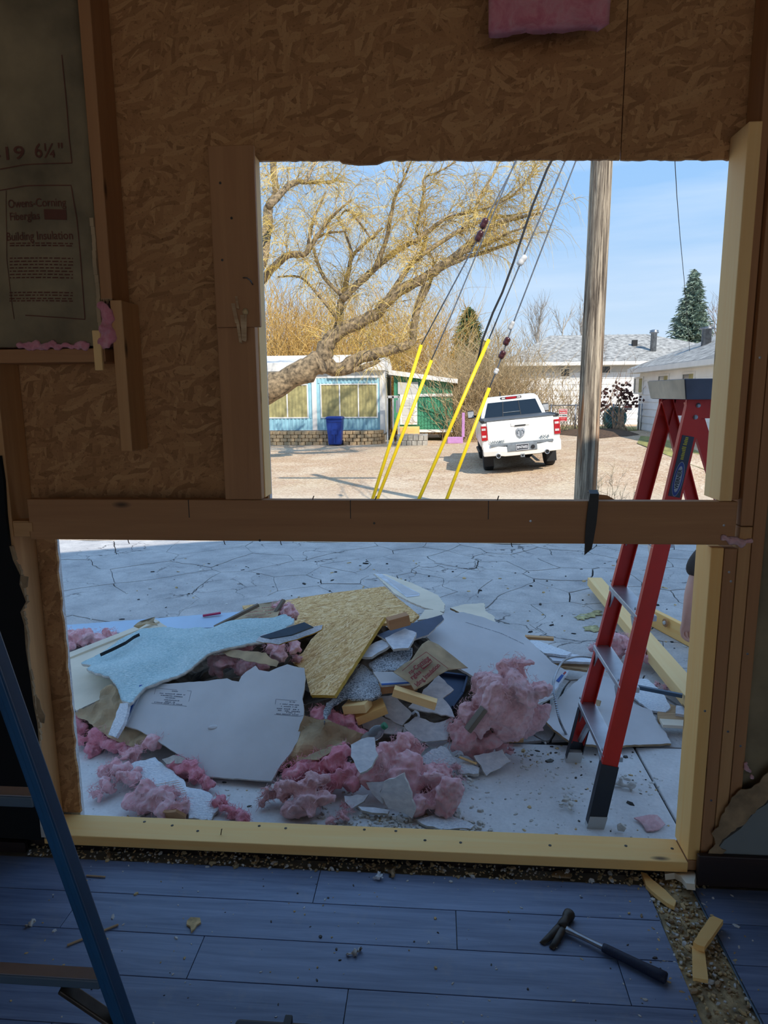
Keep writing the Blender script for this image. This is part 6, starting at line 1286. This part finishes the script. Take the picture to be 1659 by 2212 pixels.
cap = MB().loft([[V(q_) for q_ in ((.945, 2.665, 1.622), (1.185, 2.665, 1.622), (1.185, 3.085, 1.622), (.945, 3.085, 1.622))], [V(q_) for q_ in ((.93, 2.65, 1.70), (1.20, 2.65, 1.70), (1.20, 3.10, 1.70), (.93, 3.10, 1.70))]]).out('top_cap', M['ladcap'], lad, bev=.004)
MB().prism([(.9435, 2.667, 1.624), (.9435, 3.083, 1.624), (.9290, 3.098, 1.698), (.9290, 2.652, 1.698)], (-.002, 0, 0)).out('cap_lit_face', M['tan'], cap)  # thin overlay painting the cap's left side lighter, as lit by sky and ground
MB().box((.96, 2.70, 1.55), (1.10, 2.708, 1.625)).out('cap_bracket', M['red'], cap); MB().box((.965, 3.04, 1.55), (1.10, 3.048, 1.625)).out('cap_bracket', M['red'], cap)
for z in (1.60, 1.555): MB().lathe([(.009, 0), (.009, .003), (.004, .006)], 10, mw=frame(ln(FN, TN, z) - V((-.01, .001, 0)), (1, 0, 0), (0, -1, 0))).out('bolt', M['steel'], lad)
# printed sticker on the near rail
ax = (TN - FN).normalized(); yv = V((0, -1, 0)); yv = (yv - ax * yv.dot(ax)).normalized(); sc_ = ln(FN, TN, 1.37); SM = frame(sc_ + yv * .0012, ax, yv)
dk_ = MB().box((-.125, -.023, 0), (.115, .023, .0006), mw=SM).out('sticker', M['decal'], lad)
def ell(cx, a, b_, z, mat): mesh('sticker_oval', [SM @ V((cx + a * math.cos(i * .2618), b_ * math.sin(i * .2618), z)) for i in range(24)], [tuple(range(24))], M[mat], dk_)
ell(-.055, .069, .0185, .0010, 'decalgrey'); ell(-.055, .067, .0170, .0014, 'decalblue'); ell(-.055, .052, .0115, .0018, 'decalgrey')
v, f = text_geo('WERNER', .020, .0006); mesh('lettering', [SM @ V((q_.x * .95 - .055, q_.y, .0022)) for q_ in v], f, M['carblack'], dk_)
b = MB(); rr = random.Random(4)
for i in range(13):
    x = .022 + i * .0066 + (.004 if i > 7 else 0); hh = rr.uniform(.010, .016); b.add([SM @ V(q_) for q_ in ((x, -.002, .001), (x + .0045, -.002, .001), (x + .0045, hh - .002, .001), (x, hh - .002, .001))], [(0, 1, 2, 3)])
b.out('yellow_print', M['decalyel'], dk_)
# ------------------------------------------------------------------ blue step ladder inside
R1, R2 = V((-.472, .80, .827)), V((-.520, .77, 1.13)); dz = (R2 - R1) / (R2.z - R1.z)
at = lambda z: R1 + dz * (z - R1.z)
bl_ = empty('blue_step_ladder', (-.65, .80, 0)); T(bl_, 'blue fibreglass step ladder in the left foreground indoors', 'ladder')
up_ = (R2 - R1).normalized()
def brail(name, f, t_, mat, par, w_=.019, d=.026): return board(name, f, t_, w_, d, mat, par, up=(0, -1, 0), bev=.004)
off = V((.008, 0, 0)); cx = -.80
mir = lambda p: V((2 * cx - p.x, p.y, p.z))
rr_ = brail('front_rail', at(.01) + off, at(1.72) + off, M['bluel'], bl_); brail('front_rail', mir(at(.01) + off), mir(at(1.72) + off), M['bluel'], bl_)
board('rail_lip', at(.01) + off + V((.008, -.015, 0)), at(1.72) + off + V((.008, -.015, 0)), .010, .006, M['bluel'], rr_, up=(0, -1, 0))
for z in (.22, .525, .827, 1.13, 1.43):
    p = at(z); q_ = mir(p); s_ = MB().box((q_.x + .01, p.y - .010, z - .009), (p.x - .002, p.y + .012, z + .007)).out('step', M['slate'], bl_, bev=.003)
    MB().box((q_.x + .012, p.y - .009, z + .007), (p.x - .004, p.y + .010, z + .0085)).out('step_edge', M['alu'], s_)
for z in (.827,): p = at(z); board('brace', p + V((-.062, -.004, -.012)), at(z - .075) + V((-.004, -.004, 0)), .008, .02, M['rust'], bl_, up=(0, -1, 0))
MB().box((-1.03, .62, 1.70), (-.57, .80, 1.76)).out('top_cap', M['ladcap'], bl_, bev=.01)
for s_ in (1, -1): a = V((cx + s_ * .20, .55, 1.70)); c = V((cx + s_ * .30, .12, .01)); brail('rear_rail', c, a, M['bluel'], bl_, .03, .04)
for z in (.45, .95): t_ = z / 1.7; MB().tube([(cx - .3 + .1 * t_, .12 + .43 * t_, z), (cx + .3 - .1 * t_, .12 + .43 * t_, z)], .012, 6).out('rear_bar', M['alu'], bl_)
# ------------------------------------------------------------------ insulation in the stud bays
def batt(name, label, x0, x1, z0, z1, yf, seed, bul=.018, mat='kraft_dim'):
    t_ = empty(name, ((x0 + x1) / 2, yf, z0)); T(t_, label, 'insulation'); b = MB(); nx_, nz_ = 16, 40; vs_ = []
    fn = lambda u, w_: yf - bul * math.sin(math.pi * u) * (.5 + .5 * min(1, w_ * 8)) + .008 * nz(u * (x1 - x0) * 4, w_ * (z1 - z0) * 4, 1.6, seed) + .014 * max(0, 1 - w_ * 9) * nz(u * 6, w_ * 40, 1, seed + 1)
    for j in range(nz_ + 1):
        for i in range(nx_ + 1): u, w_ = i / nx_, j / nz_; vs_.append(V((x0 + (x1 - x0) * u, fn(u, w_), z0 + (z1 - z0) * w_)))
    o = mesh('paper_facing', vs_, [(j * (nx_ + 1) + i, j * (nx_ + 1) + i + 1, (j + 1) * (nx_ + 1) + i + 1, (j + 1) * (nx_ + 1) + i) for j in range(nz_) for i in range(nx_)], M[mat], t_, True); md = o.modifiers.new('paper', 'SOLIDIFY'); md.thickness = .002; md.offset = 1
    MB().box((x0 + .005, yf + .022, z0 + .004), (x1 - .005, B0 - .002, z1)).out('fibre_core', M['pink_red'], t_)
    return t_, lambda x, z: fn((x - x0) / (x1 - x0), (z - z0) / (z1 - z0)) - .0048
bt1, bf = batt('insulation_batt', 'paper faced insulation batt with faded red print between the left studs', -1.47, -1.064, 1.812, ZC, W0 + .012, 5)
def wtext(s_, px0, px1, py, h, fnc, par, mat='print_dim', name='lettering', bold=.01):
    p, q_ = atY(px0, py, W0 + .005), atY(px1, py, W0 + .005); v, f = text_geo(s_, 1, bold); wd = max(k.x for k in v) - min(k.x for k in v); sx = (q_.x - p.x) / wd; c = (p + q_) / 2; sz = h / FPX * 2.15 / .72
    return mesh(name, [(c.x + k.x * sx, fnc(c.x + k.x * sx, c.z + k.y * sz), c.z + k.y * sz) for k in v], f, M[mat], par)
wtext('R-19', -40, 58, 336, 26, bf, bt1); wtext('6¼"', 80, 138, 329, 28, bf, bt1)
wtext('Owens-Corning', 22, 147, 442, 17, bf, bt1); wtext('Fiberglas', 26, 92, 470, 16, bf, bt1); wtext('Building Insulation', 18, 160, 512, 17, bf, bt1)
def wbar(pts, wd, fnc, par, name='printed_line'):
    b = MB()
    for (a0, b0), (a1, b1) in zip(pts, pts[1:]):
        for k in range(8):
            p, q_ = [atY(a0 + (a1 - a0) * t_, b0 + (b1 - b0) * t_, W0 + .005) for t_ in (k / 8, (k + 1) / 8)]; d = (q_ - p).normalized(); n = V((-d.z, 0, d.x)) * wd / 2
            vv = [p - n, q_ - n, q_ + n, p + n]; b.add([V((u.x, fnc(u.x, u.z), u.z)) for u in vv], [(0, 1, 2, 3)])
    return b.out(name, M['print_dim'], par)
wbar([(0, 368), (60, 359), (157, 353), (150, 300), (135, 120)], .003, bf, bt1); wbar([(0, 414), (60, 405), (157, 402), (168, 470), (175, 560), (184, 690), (60, 682)], .003, bf, bt1); wbar([(18, 414), (18, 560), (35, 690)], .002, bf, bt1); wbar([(102, 466), (148, 466)], .030, bf, bt1, 'logo_patch')
rr = random.Random(6); blk3 = [MB(), MB(), MB()]
for i, y in enumerate((526, 531, 558, 565, 572, 579, 586, 593, 600, 632, 638, 645, 650)):
    x = 25; b = blk3[0 if i < 2 else 1 if i < 9 else 2]
    while x < 158:
        w_ = rr.uniform(4, 13); p, q_ = atY(x, y, W0 + .005), atY(min(x + w_, 160), y + 2.5, W0 + .005); b.add([V((a_, bf(a_, c_), c_)) for a_, c_ in ((p.x, p.z), (q_.x, p.z), (q_.x, q_.z), (p.x, q_.z))], [(0, 1, 2, 3)]); x += w_ + 3
for b in blk3: stuff(b.out('small_print', M['print_dim'], bt1))
b = MB()
for i in range(14): z = 1.86 + i * .024; b.box((-1.072, W0 - .006 - .004 * math.sin(i), z), (-1.060, W0 + .004, z + .0245))
b.out('paper_flange', M['kraft'], bt1)

def wfluff(name, pts, mat, parent, seed, Y=W0 - .002, label=None, vox=.006):
    rr = random.Random(seed); bm = bmesh.new(); cs = [atY(x, y, Y) for x, y, r in pts]; org = sum(cs, V()) / len(cs)
    for c, (x, y, r) in zip(cs, pts):
        for k in range(3): bmesh.ops.create_icosphere(bm, subdivisions=2, radius=r * rr.uniform(.5, .9), matrix=Matrix.Translation(c - org + V((rr.uniform(-.5, .5) * r, rr.uniform(-.3, .3) * r, rr.uniform(-.5, .5) * r))))
    me = bpy.data.meshes.new(name); bm.to_mesh(me); bm.free(); me.materials.append(mat); o = bpy.data.objects.new(name, me); COL.objects.link(o); o.location = org
    r_ = o.modifiers.new('fuse', 'REMESH'); r_.mode = 'VOXEL'; r_.voxel_size = vox; r_.use_smooth_shade = True
    d_ = o.modifiers.new('rough', 'DISPLACE'); d_.texture = cloud(.022); d_.strength = .014
    if parent: o.parent = parent; o.matrix_parent_inverse = wmat(parent).inverted()
    elif label: T(o, label, 'insulation')
    return o
wfluff('pink_fringe', [(228, 665, .020), (231, 680, .020), (232, 695, .022), (234, 710, .022), (233, 725, .022), (228, 740, .022), (217, 745, .018)], M['pink_red'], bt1, 3)
wfluff('pink_fringe', [(x_, 745 + 2 * (x_ % 3), .013) for x_ in range(45, 190, 11)], M['pink_red'], bt1, 4, W0 - .004)
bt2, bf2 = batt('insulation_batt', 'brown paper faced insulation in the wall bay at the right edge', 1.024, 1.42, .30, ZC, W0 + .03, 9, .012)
wfluff('insulation_shred', [(1565, 1160, .012), (1585, 1165, .016), (1605, 1172, .018), (1620, 1168, .012)], M['pink_grey'], None, 7, W0 - .004, 'thin pink insulation shred on the right studs below the beam')
wfluff('insulation_shred', [(1610, 1648, .010), (1616, 1662, .014), (1622, 1676, .010)], M['pink'], None, 8, W0 - .004, 'pink insulation tuft above the torn drywall at the right')
pt = MB()
a, c = atY(1054, 60, W0 - .03), atY(1313, 72, W0 - .03); z1 = ZC - .005
nx_, nz_ = 22, 14; vs_ = [V((a.x + (c.x - a.x) * i / nx_, W0 - .045 + .010 * nz(i * .6, j * .5, 1, 4) - .01 * math.sin(math.pi * i / nx_), a.z - .012 * (j == 0) + (z1 - a.z) * j / nz_ - .004 * nz(i, j, .8, 2) * (j == 0))) for j in range(nz_ + 1) for i in range(nx_ + 1)]
po_ = mesh('hanging_insulation', vs_, [(j * (nx_ + 1) + i, j * (nx_ + 1) + i + 1, (j + 1) * (nx_ + 1) + i + 1, (j + 1) * (nx_ + 1) + i) for j in range(nz_) for i in range(nx_)], M['pink_red'], None, True); md = po_.modifiers.new('thick', 'SOLIDIFY'); md.thickness = .05; md.offset = -1
T(po_, 'pink insulation piece hanging from the ceiling over the window opening', 'insulation')
# ------------------------------------------------------------------ strip hanging over the beam
kn = empty('plastic_strip', atY(1278, 1085, W0)); T(kn, 'black plastic strip hung over the beam with its torn brown end behind', 'strip')
L_ = [(1262, 1199), (1264, 1150), (1268, 1110), (1272, 1080), (1275, 1074), (1293, 1073), (1292, 1090), (1288, 1130), (1282, 1165), (1278, 1185)]
fp = [atY(x, y, W0 - .008) for x, y in L_]; MB().prism(fp, (0, -.003, 0)).out('hanging_end', M['black'], kn)
t0 = atY(1275, 1076, W0 - .008); MB().prism([t0 + V((-.004, -.003, -.004)), t0 + V((-.002, 0, .014)), t0 + V((0, .03, .022)), t0 + V((.0, .05, .010)), t0 + V((0, .03, .017)), t0 + V((0, .004, .010))], (.028, 0, 0)).out('fold', M['black'], kn)
sp4 = [atY(x, y, W0 + .045) for x, y in ((1282, 1080), (1285, 1072), (1292, 1068), (1312, 1070), (1328, 1079), (1320, 1082))]; MB().prism(sp4, (0, .004, 0)).out('torn_end', M['stud_old'], kn)
# ------------------------------------------------------------------ hammer
ham = empty('hammer', atZ(1225, 2005, 0)); T(ham, 'steel claw hammer with dark blue rubber grip lying on the floor', 'hammer')
Hh, E_ = atZ(1214, 2003, .015), atZ(1437, 2112, .015); hx = (E_ - Hh); hl = hx.length; HM = frame(Hh, hx, (0, 0, 1))
def sup(x, w_, h, n=10, cy=0): return [V((x, cy + w_ / 2 * math.cos(2 * math.pi * i / n), h / 2 * math.sin(2 * math.pi * i / n))) for i in range(n)]
MB().loft([sup(.0, .030, .020), sup(.02, .026, .015), sup(.05, .019, .012), sup(.09, .018, .011), sup(.125, .020, .012), sup(.14, .021, .013)]).out('shank', M['steel'], ham, True, HM)
gp = MB().loft([sup(.128, .026, .022), sup(.14, .029, .024), sup(.19, .029, .025), sup(.24, .031, .026), sup(hl - .02, .036, .028), sup(hl, .036, .028), sup(hl + .004, .030, .023)]).out('grip', M['rubber'], ham, True, HM)
hd = MB()
# head runs across the shank: round striking face one way, curved claw the other
def sq(y, w_, h, x=0, z=0):
    y *= 1.28; w_ *= 1.25; h *= 1.2; x *= 1.2
    return [V((x + w_ / 2 * math.cos(2 * math.pi * i / 12), y, z + h / 2 * math.sin(2 * math.pi * i / 12))) for i in range(12)]
hd.loft([sq(-.004, .028, .024), sq(.012, .026, .024, -.002), sq(.028, .020, .020, -.003), sq(.034, .022, .022, -.002), sq(.040, .029, .029, -.002), sq(.052, .030, .030, -.002), sq(.055, .026, .026, -.002)]); hd.out('head', M['rust'], ham, True, HM)
for s_ in (-1, 1):
    MB().loft([sq(.004, .020, .020, s_ * .004, 0), sq(-.015, .019, .017, s_ * .006 - .002, -.001), sq(-.035, .018, .012, s_ * .0085 - .004, -.003), sq(-.052, .017, .007, s_ * .011 - .007, -.007), sq(-.066, .013, .003, s_ * .013 - .011, -.012)]).out('claw', M['rust'], ham, True, HM @ Matrix.Rotation(math.radians(0), 4, 'Y'))
# ------------------------------------------------------------------ black case at the bottom edge
tbx = empty('tool_case', atZ(620, 2290, 0)); T(tbx, 'black plastic tool case at the bottom edge of the floor', 'case')
a, c = atZ(512, 2214, .06), atZ(735, 2214, .06); cy = a.y + .004
MB().box((a.x, cy - .30, 0), (a.x + .52, cy, .05)).out('body', M['black'], tbx, bev=.012); MB().box((a.x - .004, cy - .304, .052), (a.x + .524, cy + .004, .075)).out('lid', M['black'], tbx, bev=.01)
h_ = atZ(625, 2195, .085); MB().box((h_.x - .012, cy - .05, .06), (h_.x + .008, cy + .012, .085)).out('latch', M['black'], tbx, bev=.003)
# ------------------------------------------------------------------ scraps on the floor
def scrap(name, label, pts, z, th, mat, cat='wood', tilt=0, jag=.001, seed=1): return T(slab(name, pts, [(pts[0][0], pts[0][1], z + th), (pts[len(pts) // 3][0], pts[len(pts) // 3][1], z + th), (pts[2 * len(pts) // 3][0], pts[2 * len(pts) // 3][1], z + th + tilt)], th, M[mat], None, jag, seed), label, cat)
K = lambda p: [(1059 + x / 2.765, 1850 + y / 2.765) for x, y in p]
scrap('wood_offcut', 'square ended wood offcut lying across the bare floor strip', K([(1212, 510), (1310, 362), (1335, 356), (1392, 380), (1378, 400), (1280, 540), (1240, 528)]), .012, .018, 'plate')
scrap('wood_offcut', 'lower wood offcut with nail holes in the bare floor strip', K([(1205, 535), (1282, 540), (1290, 640), (1302, 738), (1212, 722), (1208, 620)]), .0, .012, 'plate')
scrap('wood_splinter', 'long torn wood splinter at the corner of the floor planks', K([(900, 92), (930, 100), (1010, 170), (1075, 230), (1110, 265), (1100, 300), (1060, 280), (1000, 235), (930, 170)]), .0, .014, 'plate', jag=.003)
scrap('drywall_scrap', 'torn beige drywall scrap against the dark baseboard', K([(1040, 82), (1060, 72), (1130, 74), (1170, 60), (1222, 68), (1222, 165), (1170, 160), (1140, 120), (1100, 98), (1042, 105)]), .0, .02, 'drywall2', 'drywall', .03, .003)
scrap('cardboard_scrap', 'small tan scrap lying under the edge of the bottom plate', K([(372, 95), (410, 82), (470, 92), (490, 110), (480, 124), (400, 120), (370, 112)]), .0, .006, 'torn', 'scrap', 0, .002)
scrap('wood_chip', 'broad yellowish wood chip alone on the dark planks at the left centre', [(404, 1988), (412, 1981), (432, 1982), (434, 1992), (425, 1998), (420, 2006), (413, 2013), (411, 2001), (403, 1996)], .0, .006, 'chip', 'wood chip', 0, .002, 3)
bd('wood_splinter', 'long thin wood sliver beside the blue ladder', (145, 2042, .004), (256, 1997, .004), .007, .005, M['split'])
bd('wood_splinter', 'short thin wood sliver behind the blue ladder rail', (186, 1891, .004), (228, 1894, .004), .006, .004, M['split'])
fluff('plaster_lump', 'grey lumpy plaster bit in the middle of the planks', [(752, 2061, .006, .008), (762, 2058, .006, .009), (772, 2055, .007, .010), (780, 2049, .008, .008)], M['gyp'], 'plaster', None, .0035, 31)
fluff('plaster_lump', 'pale crumpled paper lump near the bottom plate at centre', [(810, 1895, .008, .010), (817, 1890, .010, .012), (822, 1894, .008, .010)], M['whitepaint'], 'paper', None, .0035, 32)
fluff('plaster_lump', 'beige plaster lump beside the pale paper lump', [(846, 1886, .008, .012), (850, 1880, .010, .010), (845, 1893, .006, .008)], M['torn'], 'plaster', None, .0035, 33)
fluff('plaster_lump', 'pale flake on the planks at the far left', [(62, 1998, .004, .008), (70, 1994, .005, .009), (74, 1990, .005, .006)], M['gyp'], 'plaster', None, .0035, 34)
crumbs('floor_crumbs', 'tiny plaster and wood crumbs scattered over the dark planks', (-1.3, 1.0, 1.35, 2.09), 300, 0, [M['crumb'], M['chip'], M['rust'], M['gyp']], 41, .0015, .0055, .5)
crumbs('sill_debris', 'sawdust and plaster crumbs heaped along the foot of the front wall', (-1.5, .95, 2.085, 2.148), 900, lambda x, y: .002 + .012 * max(0, (y - 2.085) / .06) * (.5 + .5 * nz(x, y, 3, 2)), [M['chip'], M['glue'], M['torn'], M['crumb']], 42, .002, .007, .6)
gl = sheet('glue_strip', [(1392, 1905), (1452, 1885), (1506, 1925), (1560, 2030), (1648, 2225), (1498, 2225), (1430, 1990)], [(1392, 1905, -.006), (1506, 1925, -.006), (1600, 2200, -.006)], M['glue'], .002, .02, lambda x, y: .004 * nz(x, y, 16, 3) + .003 * nz(x, y, 40, 4), None, .003, 5)
stuff(T(gl, 'rough yellow glue and sawdust on the bare floor strip', 'glue'))
crumbs('strip_debris', 'wood crumbs and plaster bits filling the bare floor strip', (.72, .87, 1.45, 2.12), 800, lambda x, y: -.003 + .006 * max(0, nz(x, y, 12, 4)), [M['chip'], M['glue'], M['crumb'], M['torn']], 43, .002, .008, .6, 14)
# ------------------------------------------------------------------ person behind the right-hand studs
def skinfig(name, pts, edges, mat, parent, sub=2, root=0):
    me = bpy.data.meshes.new(name); me.from_pydata([p[0] for p in pts], edges, []); me.materials.append(mat); o = bpy.data.objects.new(name, me); COL.objects.link(o)
    o.modifiers.new('skin', 'SKIN').use_smooth_shade = True
    sv = me.skin_vertices[0].data
    for i, p in enumerate(pts): r_ = p[1]; sv[i].radius = r_ if isinstance(r_, tuple) else (r_, r_); sv[i].use_root = (i == root)
    s_ = o.modifiers.new('smooth', 'SUBSURF'); s_.levels = sub; s_.render_levels = sub
    if parent: o.parent = parent; o.matrix_parent_inverse = wmat(parent).inverted()
    return o
hand = atY(1484, 1354, 3.45); elb = atY(1507, 1240, 3.55); wr = atY(1483, 1331, 3.46)
pel = V((1.86, 3.75, .30)); che = V((1.72, 3.62, .72)); nk = V((1.68, 3.56, .93)); hd0 = V((1.66, 3.50, 1.04)); hd1 = V((1.64, 3.47, 1.13)); shL = V((1.53, 3.62, .86)); shR = V((1.86, 3.52, .86))
per = empty('person', (1.85, 3.7, -.15)); T(per, 'person in dark clothes crouching behind the right studs, bare forearm reaching down', 'person')
elR = V((1.95, 3.30, .62)); wrR = V((1.80, 3.12, .45)); haR = V((1.75, 3.06, .40))
hipL, hipR = pel + V((-.09, 0, -.02)), pel + V((.09, 0, -.02)); knL, knR = V((1.62, 3.28, .33)), V((1.98, 3.25, .33)); anL, anR = V((1.70, 3.60, -.05)), V((2.02, 3.62, -.05)); toL, toR = V((1.64, 3.42, -.11)), V((2.0, 3.42, -.11))
body = [(pel, .14), (che, .15), (nk, .055), (hd0, .07), (hd1, .085), (shL, .06), (elb, .042), ((elb + wr) / 2 + V((-.008, 0, .01)), .033), (wr, .022), (hand, (.036, .02)), (shR, .06), (elR, .042), (wrR, .028), (haR, .035), (hipL, .09), (knL, .065), (anL, .045), (toL, .04), (hipR, .09), (knR, .065), (anR, .045), (toR, .04)]
ed_ = [(0, 1), (1, 2), (2, 3), (3, 4), (1, 5), (5, 6), (6, 7), (7, 8), (8, 9), (1, 10), (10, 11), (11, 12), (12, 13), (0, 14), (14, 15), (15, 16), (16, 17), (0, 18), (18, 19), (19, 20), (20, 21)]
hv = (hand - wr).normalized(); hs = V((1, .2, 0)); hs = (hs - hv * hs.dot(hv)).normalized(); hn = hv.cross(hs)
for i, (o_, l_) in enumerate(((-.030, .055), (-.010, .068), (.010, .072), (.028, .062))):
    k = len(body); b0 = hand + hs * o_ + hv * .022; b1 = b0 + hv * l_ * .45 + hn * .006; b2 = b1 + hv * l_ * .3 + hs * .012 + hn * .016; b3 = b2 + hv * l_ * .12 + hs * .014 + hn * .02
    body += [(b0, .0095), (b1, .009), (b2, .0085), (b3, .007)]; ed_ += [(9, k), (k, k + 1), (k + 1, k + 2), (k + 2, k + 3)]
k = len(body); t0 = wr + hv * .03 + hs * .03; body += [(t0, .011), (t0 + hv * .03 + hs * .014, .0095), (t0 + hv * .055 + hs * .008 + hn * .008, .008)]; ed_ += [(8, k), (k, k + 1), (k + 1, k + 2)]
skinfig('body', body, ed_, M['skin'], per)
mid = elb + V((.0, 0, -.03))
skinfig('shirt', [(pel + V((0, 0, .05)), .165), (che, .175), (che.lerp(nk, .7), .085), (shL, .088), (mid + V((.008, 0, .07)), .078), (shR, .085), (shR.lerp(elR, .9), .062), (mid + V((.006, 0, 0)), .074)], [(0, 1), (1, 2), (1, 3), (3, 4), (1, 5), (5, 6), (4, 7)], M['shirt'], per)
skinfig('trousers', [(pel, .165), (hipL, .11), (knL, .085), (anL + V((0, 0, .05)), .07), (hipR, .11), (knR, .085), (anR + V((0, 0, .05)), .07)], [(0, 1), (1, 2), (2, 3), (0, 4), (4, 5), (5, 6)], M['jeans'], per)
for a, t_ in ((anL, toL), (anR, toR)): skinfig('boot', [(a + V((0, .03, .02)), .055), (a + V((0, .02, -.04)), .055), (t_ + V((0, 0, .0)), .045), (t_ + V((0, -.08, 0)), .04)], [(0, 1), (1, 2), (2, 3)], M['boot'], per)
skinfig('hair', [(hd1 + V((.01, .03, .03)), .085), (hd1 + V((.012, .04, -.03)), .075)], [(0, 1)], M['hair'], per)
fw = (V((-.5, -1, -.35))).normalized(); rt = fw.cross(V((0, 0, 1))).normalized(); hc = hd1 + V((0, 0, -.01))
for s_ in (-1, 1):
    MB().lathe([(.002, -.010), (.010, -.005), (.012, 0), (.010, .005), (.002, .010)], 10, mw=Matrix.Translation(hc + fw * .082 + rt * .03 * s_ + V((0, 0, .005)))).out('eye', M['crumb'], per, True)
    MB().lathe([(.004, -.014), (.016, -.008), (.022, 0), (.018, .008), (.004, .012)], 10, mw=frame(hc + rt * .085 * s_ + V((0, 0, -.005)), fw, rt * s_)).out('ear', M['skin'], per, True)
MB().loft([[hc + fw * d + rt * x + V((0, 0, z)) for x, z in ((-w_, z0), (w_, z0), (0, z0 + .02))] for d, w_, z0 in ((.06, .012, -.03), (.10, .012, -.035), (.106, .005, -.03))]).out('nose', M['skin'], per, True)
MB().box((-.024, -.004, -.004), (.024, .004, .004), mw=frame(hc + fw * .083 + V((0, 0, -.05)), rt, (0, 0, 1))).out('mouth', M['redtape'], per)
